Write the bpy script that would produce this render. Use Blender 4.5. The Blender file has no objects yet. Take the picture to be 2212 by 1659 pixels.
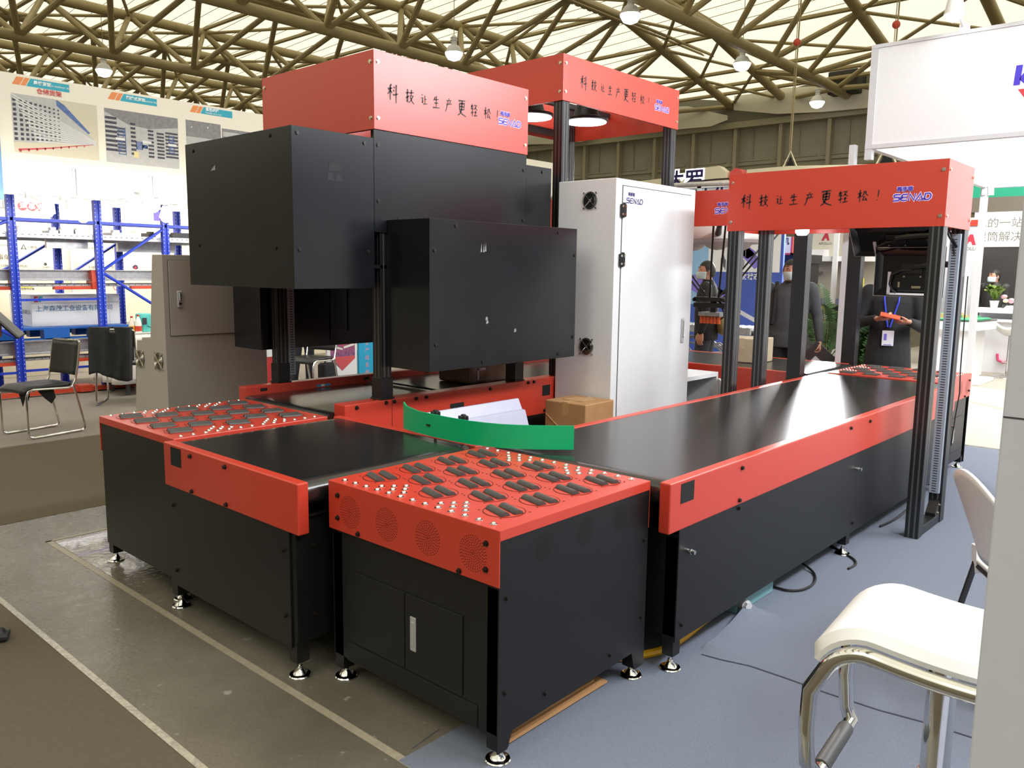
import bpy, bmesh, math, random
from mathutils import Vector, Matrix, Euler
random.seed(7)
SC = bpy.context.scene
COL = SC.collection

# ------------------------------------------------------------------ camera
cam_d = bpy.data.cameras.new('camera')
cam = bpy.data.objects.new('camera', cam_d); COL.objects.link(cam)
cam_d.sensor_fit = 'HORIZONTAL'; cam_d.sensor_width = 36.0
cam_d.lens = 1771.18 / 2212 * 36.0
cam_d.clip_start = 0.05; cam_d.clip_end = 300
pitch, roll, yaw = 0.13785484, 0.01301881, 0.73046708
fw = Vector((math.cos(yaw)*math.cos(pitch), math.sin(yaw)*math.cos(pitch), -math.sin(pitch)))
rt = fw.cross(Vector((0, 0, 1))).normalized(); up = rt.cross(fw)
R2 = rt*math.cos(roll) + up*math.sin(roll); U2 = -rt*math.sin(roll) + up*math.cos(roll)
cam.matrix_world = Matrix(((R2.x, U2.x, -fw.x, 0), (R2.y, U2.y, -fw.y, 0), (R2.z, U2.z, -fw.z, 1.6), (0, 0, 0, 1)))
SC.camera = cam

# ------------------------------------------------------------------ view, world, large lights
SC.view_settings.view_transform = 'Standard'
SC.view_settings.look = 'None'
SC.view_settings.exposure = 0.0
SC.view_settings.gamma = 1.0
SC.view_settings.use_curve_mapping = False
SC.cycles.use_denoising = True
SC.cycles.max_bounces = 6
SC.cycles.diffuse_bounces = 3
SC.cycles.glossy_bounces = 4
SC.cycles.sample_clamp_indirect = 6.0
SC.cycles.caustics_reflective = False
SC.cycles.caustics_refractive = False
w = bpy.data.worlds.new('hall_air'); SC.world = w; w.use_nodes = True
w.node_tree.nodes['Background'].inputs[0].default_value = (0.85, 0.9, 1.0, 1)
w.node_tree.nodes['Background'].inputs[1].default_value = 0.25

def area(name, loc, target, size, power, color):
    d = bpy.data.lights.new(name, 'AREA'); d.shape = 'RECTANGLE'
    d.size, d.size_y = size; d.energy = power; d.color = color
    o = bpy.data.objects.new(name, d); COL.objects.link(o)
    o.location = loc
    o.rotation_euler = (Vector(target) - Vector(loc)).to_track_quat('-Z', 'Y').to_euler()
    return o
# strip lights of the white booth on the right, warm strip of the rack booth on the left
area('booth_strip_light', (3.6, -1.7, 4.5), (3.6, 2.6, 0.9), (3.0, 0.5), 235, (0.88, 0.93, 1.0))
area('booth_strip_light', (7.2, -1.3, 4.4), (6.0, 2.6, 1.0), (3.0, 0.5), 280, (0.90, 0.94, 1.0))
area('booth_inner_light', (9.6, 0.2, 3.3), (11.0, -0.2, 1.2), (3.0, 2.0), 230, (0.95, 0.97, 1.0))
area('far_booth_light', (14.5, 2.0, 4.6), (15.5, 3.5, 0.0), (4.0, 3.0), 420, (1.0, 0.98, 0.95))
area('rack_booth_light', (5.5, 9.75, 2.33), (5.3, 12.0, 0.8), (6.0, 0.3), 62, (1.0, 0.95, 0.87))
area('rack_wall_fill', (5.0, 12.3, 2.5), (5.0, 13.0, 1.3), (6.5, 0.15), 130, (1.0, 0.95, 0.87))  # unseen fill added behind the rack to brighten the logo wall
area('hall_fill', (-5.0, 3.0, 8.6), (3.0, 3.0, 0.6), (5.0, 5.0), 260, (1.0, 0.97, 0.92))  # soft fill added behind the camera to lift left-facing sides
area('aisle_fill', (-1.0, -5.0, 6.5), (2.5, 1.5, 0.6), (3.0, 3.0), 150, (0.95, 0.97, 1.0))  # second added fill, out of view, brightening panels that face the camera side
area('booth_flood_lamp', (13.9, 5.35, 2.95), (5.2, 2.1, 0.8), (0.45, 0.45), 420, (1.0, 0.98, 1.0))

# ------------------------------------------------------------------ materials
def lin(c):
    c = c/255.0
    return c/12.92 if c <= 0.04045 else ((c+0.055)/1.055)**2.4
def rgb(r, g, b): return (lin(r), lin(g), lin(b), 1.0)
MATS = {}
def mat(name, col, rough=0.5, metal=0.0, noise=0.0, nscale=30.0, spec=0.5, emit=None, estr=0.0, bump=0.0, bscale=200.0, trans=0.0, coat=0.0, alpha=1.0):
    if name in MATS: return MATS[name]
    m = bpy.data.materials.new(name); m.use_nodes = True
    nt = m.node_tree; b = nt.nodes['Principled BSDF']
    b.inputs['Base Color'].default_value = col
    b.inputs['Roughness'].default_value = rough
    b.inputs['Metallic'].default_value = metal
    b.inputs['Specular IOR Level'].default_value = spec
    if trans: b.inputs['Transmission Weight'].default_value = trans
    if coat: b.inputs['Coat Weight'].default_value = coat
    if alpha < 1: b.inputs['Alpha'].default_value = alpha
    if emit:
        b.inputs['Emission Color'].default_value = emit
        b.inputs['Emission Strength'].default_value = estr
    tc = nt.nodes.new('ShaderNodeTexCoord')
    if noise:
        n = nt.nodes.new('ShaderNodeTexNoise'); n.inputs['Scale'].default_value = nscale; n.inputs['Detail'].default_value = 4
        nt.links.new(tc.outputs['Object'], n.inputs['Vector'])
        mx = nt.nodes.new('ShaderNodeMix'); mx.data_type = 'RGBA'; mx.blend_type = 'MULTIPLY'
        mx.inputs['Factor'].default_value = 1.0
        cr = nt.nodes.new('ShaderNodeValToRGB')
        cr.color_ramp.elements[0].position = 0.3; cr.color_ramp.elements[1].position = 0.7
        lo = 1.0 - noise
        cr.color_ramp.elements[0].color = (lo, lo, lo, 1); cr.color_ramp.elements[1].color = (1, 1, 1, 1)
        nt.links.new(n.outputs['Fac'], cr.inputs['Fac'])
        mx.inputs['A'].default_value = col
        nt.links.new(cr.outputs['Color'], mx.inputs['B'])
        nt.links.new(mx.outputs['Result'], b.inputs['Base Color'])
    if bump:
        n2 = nt.nodes.new('ShaderNodeTexNoise'); n2.inputs['Scale'].default_value = bscale
        nt.links.new(tc.outputs['Object'], n2.inputs['Vector'])
        bp = nt.nodes.new('ShaderNodeBump'); bp.inputs['Strength'].default_value = bump; bp.inputs['Distance'].default_value = 0.01
        nt.links.new(n2.outputs['Fac'], bp.inputs['Height'])
        nt.links.new(bp.outputs['Normal'], b.inputs['Normal'])
    MATS[name] = m
    return m

RED = mat('red_paint', rgb(196, 60, 42), 0.34, noise=0.06, nscale=60, bump=0.02, bscale=900, spec=0.8)
BLK = mat('black_paint', (0.0065, 0.0065, 0.0068, 1), 0.42, noise=0.12, nscale=12, bump=0.02, bscale=700)
BLKS = mat('black_cover_paint', (0.010, 0.0115, 0.0145, 1), 0.22, noise=0.35, nscale=5, bump=0.02, bscale=700)
ALB = mat('black_anodised_profile', (0.011, 0.011, 0.012, 1), 0.33, noise=0.1)
BELT = mat('black_belt_rubber', (0.018, 0.017, 0.017, 1), 0.22, noise=0.2, nscale=8, spec=0.9)
BELTG = mat('grey_belt_rubber', (0.03, 0.028, 0.027, 1), 0.26, noise=0.15, nscale=5, spec=0.9)
HOLE = mat('dark_opening', (0.003, 0.003, 0.003, 1), 0.8)
CHR = mat('chrome', (0.75, 0.75, 0.74, 1), 0.1, 1.0, noise=0.05)
STEEL = mat('galvanised_steel', (0.55, 0.56, 0.6, 1), 0.35, 0.85, noise=0.25, nscale=25)
BOLT = mat('black_bolt', (0.02, 0.016, 0.012, 1), 0.35, 0.3, noise=0.1)
ZINC = mat('zinc_bolt', (0.75, 0.7, 0.6, 1), 0.25, 1.0, noise=0.1)
ROLL = mat('grey_roller_rubber', (0.075, 0.07, 0.066, 1), 0.45, noise=0.3, nscale=40)
WHT = mat('white_paint', (0.78, 0.78, 0.8, 1), 0.4, noise=0.03)
WPAN = mat('white_panel', (0.8, 0.8, 0.82, 1), 0.45, noise=0.03)
GPAN = mat('pale_grey_panel', rgb(205, 205, 208), 0.45, noise=0.03)
GREYP = mat('grey_cabinet_paint', rgb(172, 165, 158), 0.5, noise=0.05)
CARD = mat('cardboard', rgb(176, 133, 88), 0.65, noise=0.12, nscale=14)
CARDL = mat('pale_cardboard', rgb(205, 188, 160), 0.65, noise=0.08, nscale=14)
TAPE = mat('brown_tape', rgb(190, 150, 100), 0.3, noise=0.1)
INK = mat('black_ink', (0.02, 0.008, 0.008, 1), 0.5, noise=0.05)
LOGO = mat('blue_logo', rgb(70, 55, 190), 0.5, noise=0.03)
LOGOW = mat('white_logo_outline', rgb(235, 215, 240), 0.5, noise=0.03)
PLW = mat('white_plastic', (0.82, 0.82, 0.8, 1), 0.35, noise=0.03)
SLOT = mat('grey_trunking', rgb(150, 158, 170), 0.5, noise=0.05)
BLUE = mat('rack_blue', rgb(28, 60, 190), 0.4, noise=0.1)
ORNG = mat('rack_orange_red', rgb(200, 70, 45), 0.45, noise=0.1)
YEL = mat('yellow_hose', rgb(225, 170, 20), 0.4, noise=0.1)
CABLE = mat('black_cable', (0.012, 0.012, 0.012, 1), 0.45, noise=0.1)

# ------------------------------------------------------------------ mesh builder
class MB:
    def __init__(s): s.v = []; s.f = []
    def add(s, vs, fs):
        n = len(s.v); s.v += [tuple(x) for x in vs]; s.f += [tuple(i+n for i in f) for f in fs]; return s
    def box(s, x0, x1, y0, y1, z0, z1):
        if x0 > x1: x0, x1 = x1, x0
        if y0 > y1: y0, y1 = y1, y0
        if z0 > z1: z0, z1 = z1, z0
        return s.add([(x0,y0,z0),(x1,y0,z0),(x1,y1,z0),(x0,y1,z0),(x0,y0,z1),(x1,y0,z1),(x1,y1,z1),(x0,y1,z1)],
                     [(0,3,2,1),(4,5,6,7),(0,1,5,4),(1,2,6,5),(2,3,7,6),(3,0,4,7)])
    def cyl(s, p0, p1, r, n=12, r1=None):
        p0, p1 = Vector(p0), Vector(p1); d = (p1-p0)
        if d.length < 1e-7: return s
        q = d.to_track_quat('Z', 'Y'); r1 = r if r1 is None else r1
        vs = []
        for p, rr in ((p0, r), (p1, r1)):
            for k in range(n):
                a = 2*math.pi*k/n
                vs.append(p + q @ Vector((rr*math.cos(a), rr*math.sin(a), 0)))
        fs = [(k, (k+1) % n, n+(k+1) % n, n+k) for k in range(n)] + [tuple(range(n-1, -1, -1)), tuple(range(n, 2*n))]
        return s.add(vs, fs)
    def tube(s, pts, r, n=8, caps=True):
        pts = [Vector(p) for p in pts]; m = len(pts); vs = []; fs = []
        rr = r if isinstance(r, (list, tuple)) else [r]*m
        t0 = (pts[1]-pts[0]).normalized()
        ref = Vector((0, 0, 1)) if abs(t0.z) < 0.9 else Vector((1, 0, 0))
        nrm = (ref - t0*ref.dot(t0)).normalized()
        for i, p in enumerate(pts):
            if i == 0: t = t0
            elif i == m-1: t = (pts[-1]-pts[-2]).normalized()
            else: t = ((pts[i+1]-p).normalized() + (p-pts[i-1]).normalized()).normalized()
            nrm = (nrm - t*nrm.dot(t)).normalized(); b = t.cross(nrm)
            for k in range(n):
                a = 2*math.pi*k/n
                vs.append(p + nrm*(rr[i]*math.cos(a)) + b*(rr[i]*math.sin(a)))
        for i in range(m-1):
            for k in range(n):
                fs.append((i*n+k, i*n+(k+1) % n, (i+1)*n+(k+1) % n, (i+1)*n+k))
        if caps: fs += [tuple(range(n-1, -1, -1)), tuple(range((m-1)*n, m*n))]
        return s.add(vs, fs)
    def lathe(s, c, prof, n=24):
        vs = []; fs = []; m = len(prof)
        for r, z in prof:
            for k in range(n):
                a = 2*math.pi*k/n
                vs.append((c[0]+r*math.cos(a), c[1]+r*math.sin(a), c[2]+z))
        for i in range(m-1):
            for k in range(n):
                fs.append((i*n+k, i*n+(k+1) % n, (i+1)*n+(k+1) % n, (i+1)*n+k))
        fs += [tuple(range(n-1, -1, -1)), tuple(range((m-1)*n, m*n))]
        return s.add(vs, fs)
    def prism(s, poly, axis, a0, a1):
        """poly of 2D points extruded along axis; remaining axes in cyclic order"""
        def mk(p, a):
            if axis == 'x': return (a, p[0], p[1])
            if axis == 'y': return (p[0], a, p[1])
            return (p[0], p[1], a)
        n = len(poly)
        vs = [mk(p, a0) for p in poly] + [mk(p, a1) for p in poly]
        fs = [(k, (k+1) % n, n+(k+1) % n, n+k) for k in range(n)] + [tuple(range(n-1, -1, -1)), tuple(range(n, 2*n))]
        return s.add(vs, fs)
    def grid(s, fn, nu, nv):
        vs = [fn(i/nu, j/nv) for j in range(nv+1) for i in range(nu+1)]
        fs = [(j*(nu+1)+i, j*(nu+1)+i+1, (j+1)*(nu+1)+i+1, (j+1)*(nu+1)+i) for j in range(nv) for i in range(nu)]
        return s.add(vs, fs)
    def ball(s, c, r, n=12, m=8, sc=(1, 1, 1)):
        vs = [(c[0], c[1], c[2]-r*sc[2])]; fs = []
        for j in range(1, m):
            t = -math.pi/2 + math.pi*j/m
            for k in range(n):
                a = 2*math.pi*k/n
                vs.append((c[0]+sc[0]*r*math.cos(t)*math.cos(a), c[1]+sc[1]*r*math.cos(t)*math.sin(a), c[2]+sc[2]*r*math.sin(t)))
        vs.append((c[0], c[1], c[2]+r*sc[2])); L = len(vs)-1
        for k in range(n): fs.append((0, 1+(k+1) % n, 1+k))
        for j in range(m-2):
            for k in range(n):
                fs.append((1+j*n+k, 1+j*n+(k+1) % n, 1+(j+1)*n+(k+1) % n, 1+(j+1)*n+k))
        for k in range(n): fs.append((L, 1+(m-2)*n+k, 1+(m-2)*n+(k+1) % n))
        return s.add(vs, fs)

def world_off(parent):
    o = Vector((0, 0, 0))
    while parent is not None:
        o += parent.location; parent = parent.parent
    return o
def finish_bm(bm, bevel, smooth, seg=2):
    bmesh.ops.recalc_face_normals(bm, faces=bm.faces)
    if bevel:
        es = [e for e in bm.edges if len(e.link_faces) == 2 and e.calc_face_angle(0) > 0.6]
        bmesh.ops.bevel(bm, geom=es, offset=bevel, segments=seg, profile=0.5, affect='EDGES', clamp_overlap=True)
    for f in bm.faces: f.smooth = smooth
    if smooth:
        for e in bm.edges:
            if len(e.link_faces) == 2 and e.calc_face_angle(0) > 0.7: e.smooth = False
def obj(name, mb, m, parent=None, bevel=0.0, smooth=False, solid=0.0, seg=2, sub=0):
    me = bpy.data.meshes.new(name)
    off = world_off(parent)
    me.from_pydata([(x-off.x, y-off.y, z-off.z) for x, y, z in mb.v], [], mb.f)
    bm = bmesh.new(); bm.from_mesh(me)
    finish_bm(bm, bevel, smooth, seg)
    bm.to_mesh(me); bm.free()
    me.materials.append(m)
    o = bpy.data.objects.new(name, me); COL.objects.link(o)
    if parent is not None: o.parent = parent
    if solid:
        md = o.modifiers.new('thickness', 'SOLIDIFY'); md.thickness = solid; md.offset = 0
    if sub:
        md = o.modifiers.new('smooth', 'SUBSURF'); md.levels = sub; md.render_levels = sub
    return o
def each(name, boxes, m, parent, **k):
    for bx in boxes:
        b = MB(); b.box(*bx); o = obj(name, b, m, parent, **k)
    return o
def tag(o, label, cat, group=None, kind=None):
    o['label'] = label; o['category'] = cat
    if group: o['group'] = group
    if kind: o['kind'] = kind
    return o
def struct(name, mb, m, parent=None, **k):
    o = obj(name, mb, m, parent, **k)
    if parent is None: o['kind'] = 'structure'
    return o
def thing(name, label, cat, loc=(0, 0, 0), group=None):
    o = bpy.data.objects.new(name, None); COL.objects.link(o)
    o.empty_display_size = 0.1; o.location = loc
    tag(o, label, cat, group)
    return o
def inst(name, src, parent, loc, rot=None):
    """one more object sharing src's mesh; loc in world coordinates"""
    o = bpy.data.objects.new(name, src); COL.objects.link(o)
    o.parent = parent; o.location = Vector(loc) - world_off(parent)
    if rot is not None: o.rotation_euler = rot
    return o
def copy_tree(o, parent=None):
    c = o.copy(); COL.objects.link(c)
    if parent is not None: c.parent = parent
    for ch in o.children: copy_tree(ch, c)
    return c
def mesh_of(mb, m, bevel=0.0, smooth=False):
    me = bpy.data.meshes.new('shared'); me.from_pydata(mb.v, [], mb.f)
    bm = bmesh.new(); bm.from_mesh(me); finish_bm(bm, bevel, smooth); bm.to_mesh(me); bm.free()
    me.materials.append(m); return me

# bolts: one mesh per direction; head sits on the plane and sticks out along the direction
BM = {}
def bolt_mesh(axis, m=None, r=0.007, h=0.007):
    m = m or BOLT
    key = (axis, m.name, r, h)
    if key not in BM:
        d = {'-x': (-1,0,0), '+x': (1,0,0), '-y': (0,-1,0), '+y': (0,1,0), '+z': (0,0,1)}[axis]
        d = Vector(d); b = MB()
        b.cyl(-d*0.001, d*0.0018, r*1.35, 12); b.cyl(d*0.0015, d*h, r, 10); b.cyl(d*h*0.99, d*(h+0.0004), r*0.45, 6)
        BM[key] = mesh_of(b, m, smooth=False)
    return BM[key]
def bolts(parent, axis, pts, m=None, r=0.007, h=0.007):
    for p in pts: inst('bolt', bolt_mesh(axis, m, r, h), parent, p)

# ------------------------------------------------------------------ lettering
def text(name, s, parent, O, U, V, size, m, bold=0.0, lift=0.0, align='CENTER', shear=0.0, space=1.0):
    cu = bpy.data.curves.new('lettering', 'FONT'); cu.body = s; cu.size = size
    cu.align_x = align; cu.align_y = 'CENTER'; cu.offset = bold; cu.shear = shear; cu.space_character = space
    cu.resolution_u = 2; cu.extrude = 0.0006
    t = bpy.data.objects.new('lettering', cu); COL.objects.link(t)
    dg = bpy.context.evaluated_depsgraph_get()
    me = bpy.data.meshes.new_from_object(t.evaluated_get(dg))
    bpy.data.objects.remove(t); bpy.data.curves.remove(cu)
    U, V = Vector(U).normalized(), Vector(V).normalized(); N = U.cross(V)
    off = world_off(parent); O = Vector(O) - off + N*(0.0012+lift)
    M = Matrix(((U.x, V.x, N.x, O.x), (U.y, V.y, N.y, O.y), (U.z, V.z, N.z, O.z), (0, 0, 0, 1)))
    me.transform(M); me.materials.clear(); me.materials.append(m)
    o = bpy.data.objects.new(name, me); COL.objects.link(o); o.parent = parent
    return o
class Plane:
    """2D drawing on a face: (u, v) metres from O along U and V, lifted along the normal"""
    def __init__(s, O, U, V): s.O = Vector(O); s.U = Vector(U); s.V = Vector(V); s.N = s.U.cross(s.V)
    def pt(s, u, v, l=0.0): return s.O + s.U*u + s.V*v + s.N*l
def poly2d(mb, pl, pts, lift=0.001):
    n = len(pts); return mb.add([pl.pt(u, v, lift) for u, v in pts], [tuple(range(n))])
def rect2d(mb, pl, u0, u1, v0, v1, lift=0.001):
    return poly2d(mb, pl, [(u0, v0), (u1, v0), (u1, v1), (u0, v1)], lift)
def disc2d(mb, pl, u, v, r, n=20, lift=0.001):
    return poly2d(mb, pl, [(u+r*math.cos(2*math.pi*k/n), v+r*math.sin(2*math.pi*k/n)) for k in range(n)], lift)
def stroke2d(mb, pl, pts, w0, w1=None, lift=0.0012, closed=False):
    """ribbon along pts, width going from w0 to w1 (brush)"""
    w1 = w0 if w1 is None else w1
    P = [Vector((p[0], p[1])) for p in pts]; n = len(P)
    L = []; R = []
    for i in range(n):
        a = P[i-1] if i else P[i]; b = P[i+1] if i < n-1 else P[i]
        t = (b-a)
        if t.length < 1e-9: t = Vector((1, 0))
        t.normalize(); nn = Vector((-t.y, t.x))
        f = i/(n-1) if n > 1 else 0; wv = (w0 + (w1-w0)*f)/2
        if 0 < i < n-1:
            c = (P[i]-P[i-1]).normalized().dot((P[i+1]-P[i]).normalized())
            wv /= max(0.6, math.sqrt(max(0.05, (1+c)/2)))
        L.append(P[i]+nn*wv); R.append(P[i]-nn*wv)
    vs = [pl.pt(p.x, p.y, lift) for p in L] + [pl.pt(p.x, p.y, lift) for p in R]
    return mb.add(vs, [(i, i+1, n+i+1, n+i) for i in range(n-1)])
BRUSH = {
 'ke': [[(40,94),(24,84)],[(6,66),(46,75)],[(28,86),(27,8)],[(27,66),(18,50),(5,38)],[(30,58),(44,47)],[(58,84),(66,75)],[(54,66),(62,57)],[(50,38),(95,48)],[(81,96),(79,50),(78,-4)]],
 'ji': [[(6,68),(42,75)],[(25,96),(24,10),(13,20)],[(5,36),(42,52)],[(46,73),(95,80)],[(69,96),(66,56)],[(50,53),(85,58),(62,24),(38,6)],[(55,46),(72,22),(98,2)]],
 'rang': [[(18,92),(27,82)],[(8,60),(30,64),(24,18),(39,33)],[(62,86),(61,16)],[(62,52),(84,57)],[(38,12),(97,18)]],
 'sheng': [[(36,88),(28,72),(14,58)],[(24,66),(84,74)],[(28,41),(78,46)],[(53,98),(51,8)],[(6,5),(97,11)]],
 'chan': [[(50,98),(57,89)],[(22,78),(84,86)],[(36,72),(43,60)],[(72,77),(60,61)],[(24,53),(90,60)],[(29,54),(23,24),(4,-4)]],
 'geng': [[(14,88),(87,94)],[(26,72),(25,36)],[(26,72),(77,77),(72,38)],[(26,54),(72,57)],[(25,37),(72,40)],[(53,90),(48,36),(30,12),(8,0)],[(28,30),(54,12),(95,0)]],
 'qing': [[(10,78),(42,83)],[(25,96),(12,58),(42,61)],[(28,74),(27,2)],[(5,26),(46,37)],[(52,88),(85,91),(66,68),(47,55)],[(62,74),(94,53)],[(56,35),(87,38)],[(71,50),(70,10)],[(48,8),(97,13)]],
 'song': [[(5,66),(44,73)],[(25,96),(24,2)],[(24,62),(17,46),(4,33)],[(26,56),(41,41)],[(65,86),(59,62),(46,45)],[(74,88),(82,64),(98,50)],[(66,48),(52,16),(86,22)],[(78,34),(92,8)]],
 'ex': [[(52,98),(49,60),(44,32)],[(40,12),(43,5)]],
}
SLOGAN = [('ke',.134,.10),('ji',.259,.083),('rang',.368,.066),('sheng',.463,.074),('chan',.566,.078),('geng',.675,.098),('qing',.781,.078),('song',.9,.078),('ex',.993,.066)]
SENAD = [
 [[(95,92),(18,92),(4,84),(4,66),(16,54),(84,54),(96,44),(96,20),(86,8),(2,8)]],
 [[(96,92),(24,92),(6,76),(6,24),(24,8),(96,8)],[(8,50),(90,50)]],
 [[(8,0),(8,94),(90,6),(90,100)]],
 [[(0,2),(50,96),(98,6),(36,6)]],
 [[(8,8),(8,92),(70,92),(94,70),(94,30),(70,8),(8,8)]],
]
def slogan(parent, pl, u0, v, mir=1.0, scale=1.0, m=None):
    b = MB()
    for k, u, h in SLOGAN:
        h *= scale; wd = h*0.82; uu = u0 + u*scale
        for st in BRUSH[k]:
            L = [(uu + (x-50)/100*wd, v + (y-48)/100*h) for x, y in st]
            # densify the bends a little and taper like a brush
            stroke2d(b, pl, L, 0.0105*scale*h/0.09, 0.0055*scale*h/0.09)
    return obj('lettering', b, m or INK, parent)
def logo(parent, pl, u0, v0, wd, h, outline=True, small=True, ink=None):
    ink = ink or LOGO
    slant = 0.16*h; cell = wd/5
    def S(off): 
        b = MB()
        for i, L in enumerate(SENAD):
            for st in L:
                pts = [(u0 + i*cell + x/100*cell*0.86 + slant*(y/100), v0 + y/100*h) for x, y in st]
                stroke2d(b, pl, pts, h*0.17+off, None, 0.0012 if off else 0.0022)
        return b
    if outline: obj('logo_outline', S(h*0.2), LOGOW, parent)
    obj('logo_letters', S(0), ink, parent)
    if small:
        O = pl.pt(u0 + wd*0.30, v0 + h*1.62)
        if outline: text('logo_outline', '赛那德', parent, O, pl.U, pl.V, h*0.72, LOGOW, bold=h*0.06)
        text('logo_letters', '赛那德', parent, O, pl.U, pl.V, h*0.72, ink, bold=h*0.008, lift=0.0012)
# ================================================================== setting
def floor_material():
    m = bpy.data.materials.new('polished_concrete'); m.use_nodes = True; nt = m.node_tree; b = nt.nodes['Principled BSDF']
    tc = nt.nodes.new('ShaderNodeTexCoord')
    n1 = nt.nodes.new('ShaderNodeTexNoise'); n1.inputs['Scale'].default_value = 1.6; n1.inputs['Detail'].default_value = 8
    n2 = nt.nodes.new('ShaderNodeTexNoise'); n2.inputs['Scale'].default_value = 14; n2.inputs['Detail'].default_value = 6
    nt.links.new(tc.outputs['Object'], n1.inputs['Vector']); nt.links.new(tc.outputs['Object'], n2.inputs['Vector'])
    cr = nt.nodes.new('ShaderNodeValToRGB'); cr.color_ramp.elements[0].position = 0.3; cr.color_ramp.elements[1].position = 0.72
    cr.color_ramp.elements[0].color = (0.115, 0.102, 0.076, 1); cr.color_ramp.elements[1].color = (0.19, 0.172, 0.135, 1)
    nt.links.new(n1.outputs['Fac'], cr.inputs['Fac'])
    cr2 = nt.nodes.new('ShaderNodeValToRGB'); cr2.color_ramp.elements[0].position = 0.66; cr2.color_ramp.elements[1].position = 0.74
    cr2.color_ramp.elements[0].color = (0, 0, 0, 1); cr2.color_ramp.elements[1].color = (1, 1, 1, 1)
    nt.links.new(n2.outputs['Fac'], cr2.inputs['Fac'])
    mx = nt.nodes.new('ShaderNodeMix'); mx.data_type = 'RGBA'
    nt.links.new(cr2.outputs['Color'], mx.inputs['Factor']); nt.links.new(cr.outputs['Color'], mx.inputs['A']); mx.inputs['B'].default_value = (0.30, 0.285, 0.25, 1)
    nt.links.new(mx.outputs['Result'], b.inputs['Base Color'])
    rr = nt.nodes.new('ShaderNodeMapRange'); rr.inputs['To Min'].default_value = 0.16; rr.inputs['To Max'].default_value = 0.42
    nt.links.new(n2.outputs['Fac'], rr.inputs['Value']); nt.links.new(rr.outputs['Result'], b.inputs['Roughness'])
    bp = nt.nodes.new('ShaderNodeBump'); bp.inputs['Strength'].default_value = 0.25; bp.inputs['Distance'].default_value = 0.006
    n3 = nt.nodes.new('ShaderNodeTexNoise'); n3.inputs['Scale'].default_value = 45; nt.links.new(tc.outputs['Object'], n3.inputs['Vector'])
    nt.links.new(n3.outputs['Fac'], bp.inputs['Height']); nt.links.new(bp.outputs['Normal'], b.inputs['Normal'])
    return m
b = MB(); b.box(-25, 40, -25, 100, -0.2, 0.0)
struct('floor', b, floor_material())

def carpet(name, label, x0, x1, y0, y1, m, z=0.0018):
    b = MB(); b.box(x0, x1, y0, y1, 0.0003, z)
    return tag(obj(name, b, m), label, 'carpet')
CG = mat('blue_grey_carpet', rgb(122, 128, 142), 0.95, noise=0.14, nscale=160, bump=0.5, bscale=500, spec=0.1)
CD = mat('dark_grey_carpet', rgb(104, 95, 80), 0.95, noise=0.12, nscale=50, bump=0.4, bscale=500, spec=0.1)
CD2 = mat('mid_grey_carpet', rgb(150, 142, 134), 0.95, noise=0.12, nscale=30, bump=0.4, bscale=500, spec=0.1)
b = MB(); b.prism([(1.62, -6.0), (8.6, -6.0), (8.6, 3.2), (2.15, 3.2), (2.15, 1.93), (1.62, 1.93)], 'z', 0.0003, 0.0018)
tag(obj('carpet', b, CG), 'blue grey felt carpet under the right side of the conveyor line', 'carpet')
b = MB()
for k in range(5): b.box(1.93+0.02*k, 2.50-0.03*k, 1.72+0.01*k, 2.2, 0.012+0.010*k, 0.020+0.010*k)
tag(obj('cardboard_sheets', b, mat('cardboard', rgb(176, 133, 88), 0.65, noise=0.12, nscale=14)), 'stack of flat cardboard sheets shoved under the nearest sorter', 'cardboard')
carpet('carpet', 'dark grey carpet strip at the lower left corner', -3.0, 1.167, -6.0, 5.0, CD)
carpet('carpet', 'olive grey carpet of the aisle beyond the wet concrete at left', -6.0, 9.5, 5.60, 8.0, CD)
carpet('carpet', 'grey carpet under the black chairs of the rack booth', -6.0, 12, 8.03, 12.9, CD2)
carpet('carpet', 'pale carpet of the aisle behind the far right sorter', 8.65, 30, -6, 5.55, mat('pale_aisle_carpet', rgb(172, 165, 155), 0.9, noise=0.12, nscale=20, spec=0.1))
b = MB(); b.box(1.618, 1.650, 1.3, 5.08, 0.0006, 0.0016)
tag(obj('floor_tape', b, mat('grey_tape', rgb(165, 155, 135), 0.4, noise=0.2, nscale=40)), 'long grey adhesive tape strip stuck on the concrete floor', 'tape')
b = MB(); b.box(1.618, 2.45, 5.06, 5.085, 0.0006, 0.0016)
tag(obj('floor_tape', b, MATS['grey_tape']), 'short tape strip across the concrete behind the left sorter', 'tape')
b = MB(); b.box(1.150, 1.176, 2.0, 5.0, 0.003, 0.0042)
tag(obj('carpet_edge_tape', b, mat('clear_edge_tape', rgb(190, 182, 165), 0.2, noise=0.4, nscale=60)), 'shiny tape along the edge of the lower left dark carpet', 'tape')
b = MB(); b.box(1.655, 2.55, 3.9, 5.05, 0.0006, 0.0014)
tag(obj('plastic_film', b, mat('clear_film', rgb(120, 112, 100), 0.12, noise=0.15, nscale=20, bump=0.35, bscale=28, coat=0.6)), 'glossy crinkled plastic film on the concrete beside left sorter', 'film')
# seams and a lifted slit in the blue carpet
SEAM = mat('carpet_seam', rgb(62, 66, 78), 0.95, noise=0.2)
def strip_on_floor(name, pts, r, m, label, cat, z=0.004):
    b = MB(); pl = Plane((0, 0, 0), (1, 0, 0), (0, 1, 0)); stroke2d(b, pl, pts, r, None, z)
    return tag(obj(name, b, m), label, cat)
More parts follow.
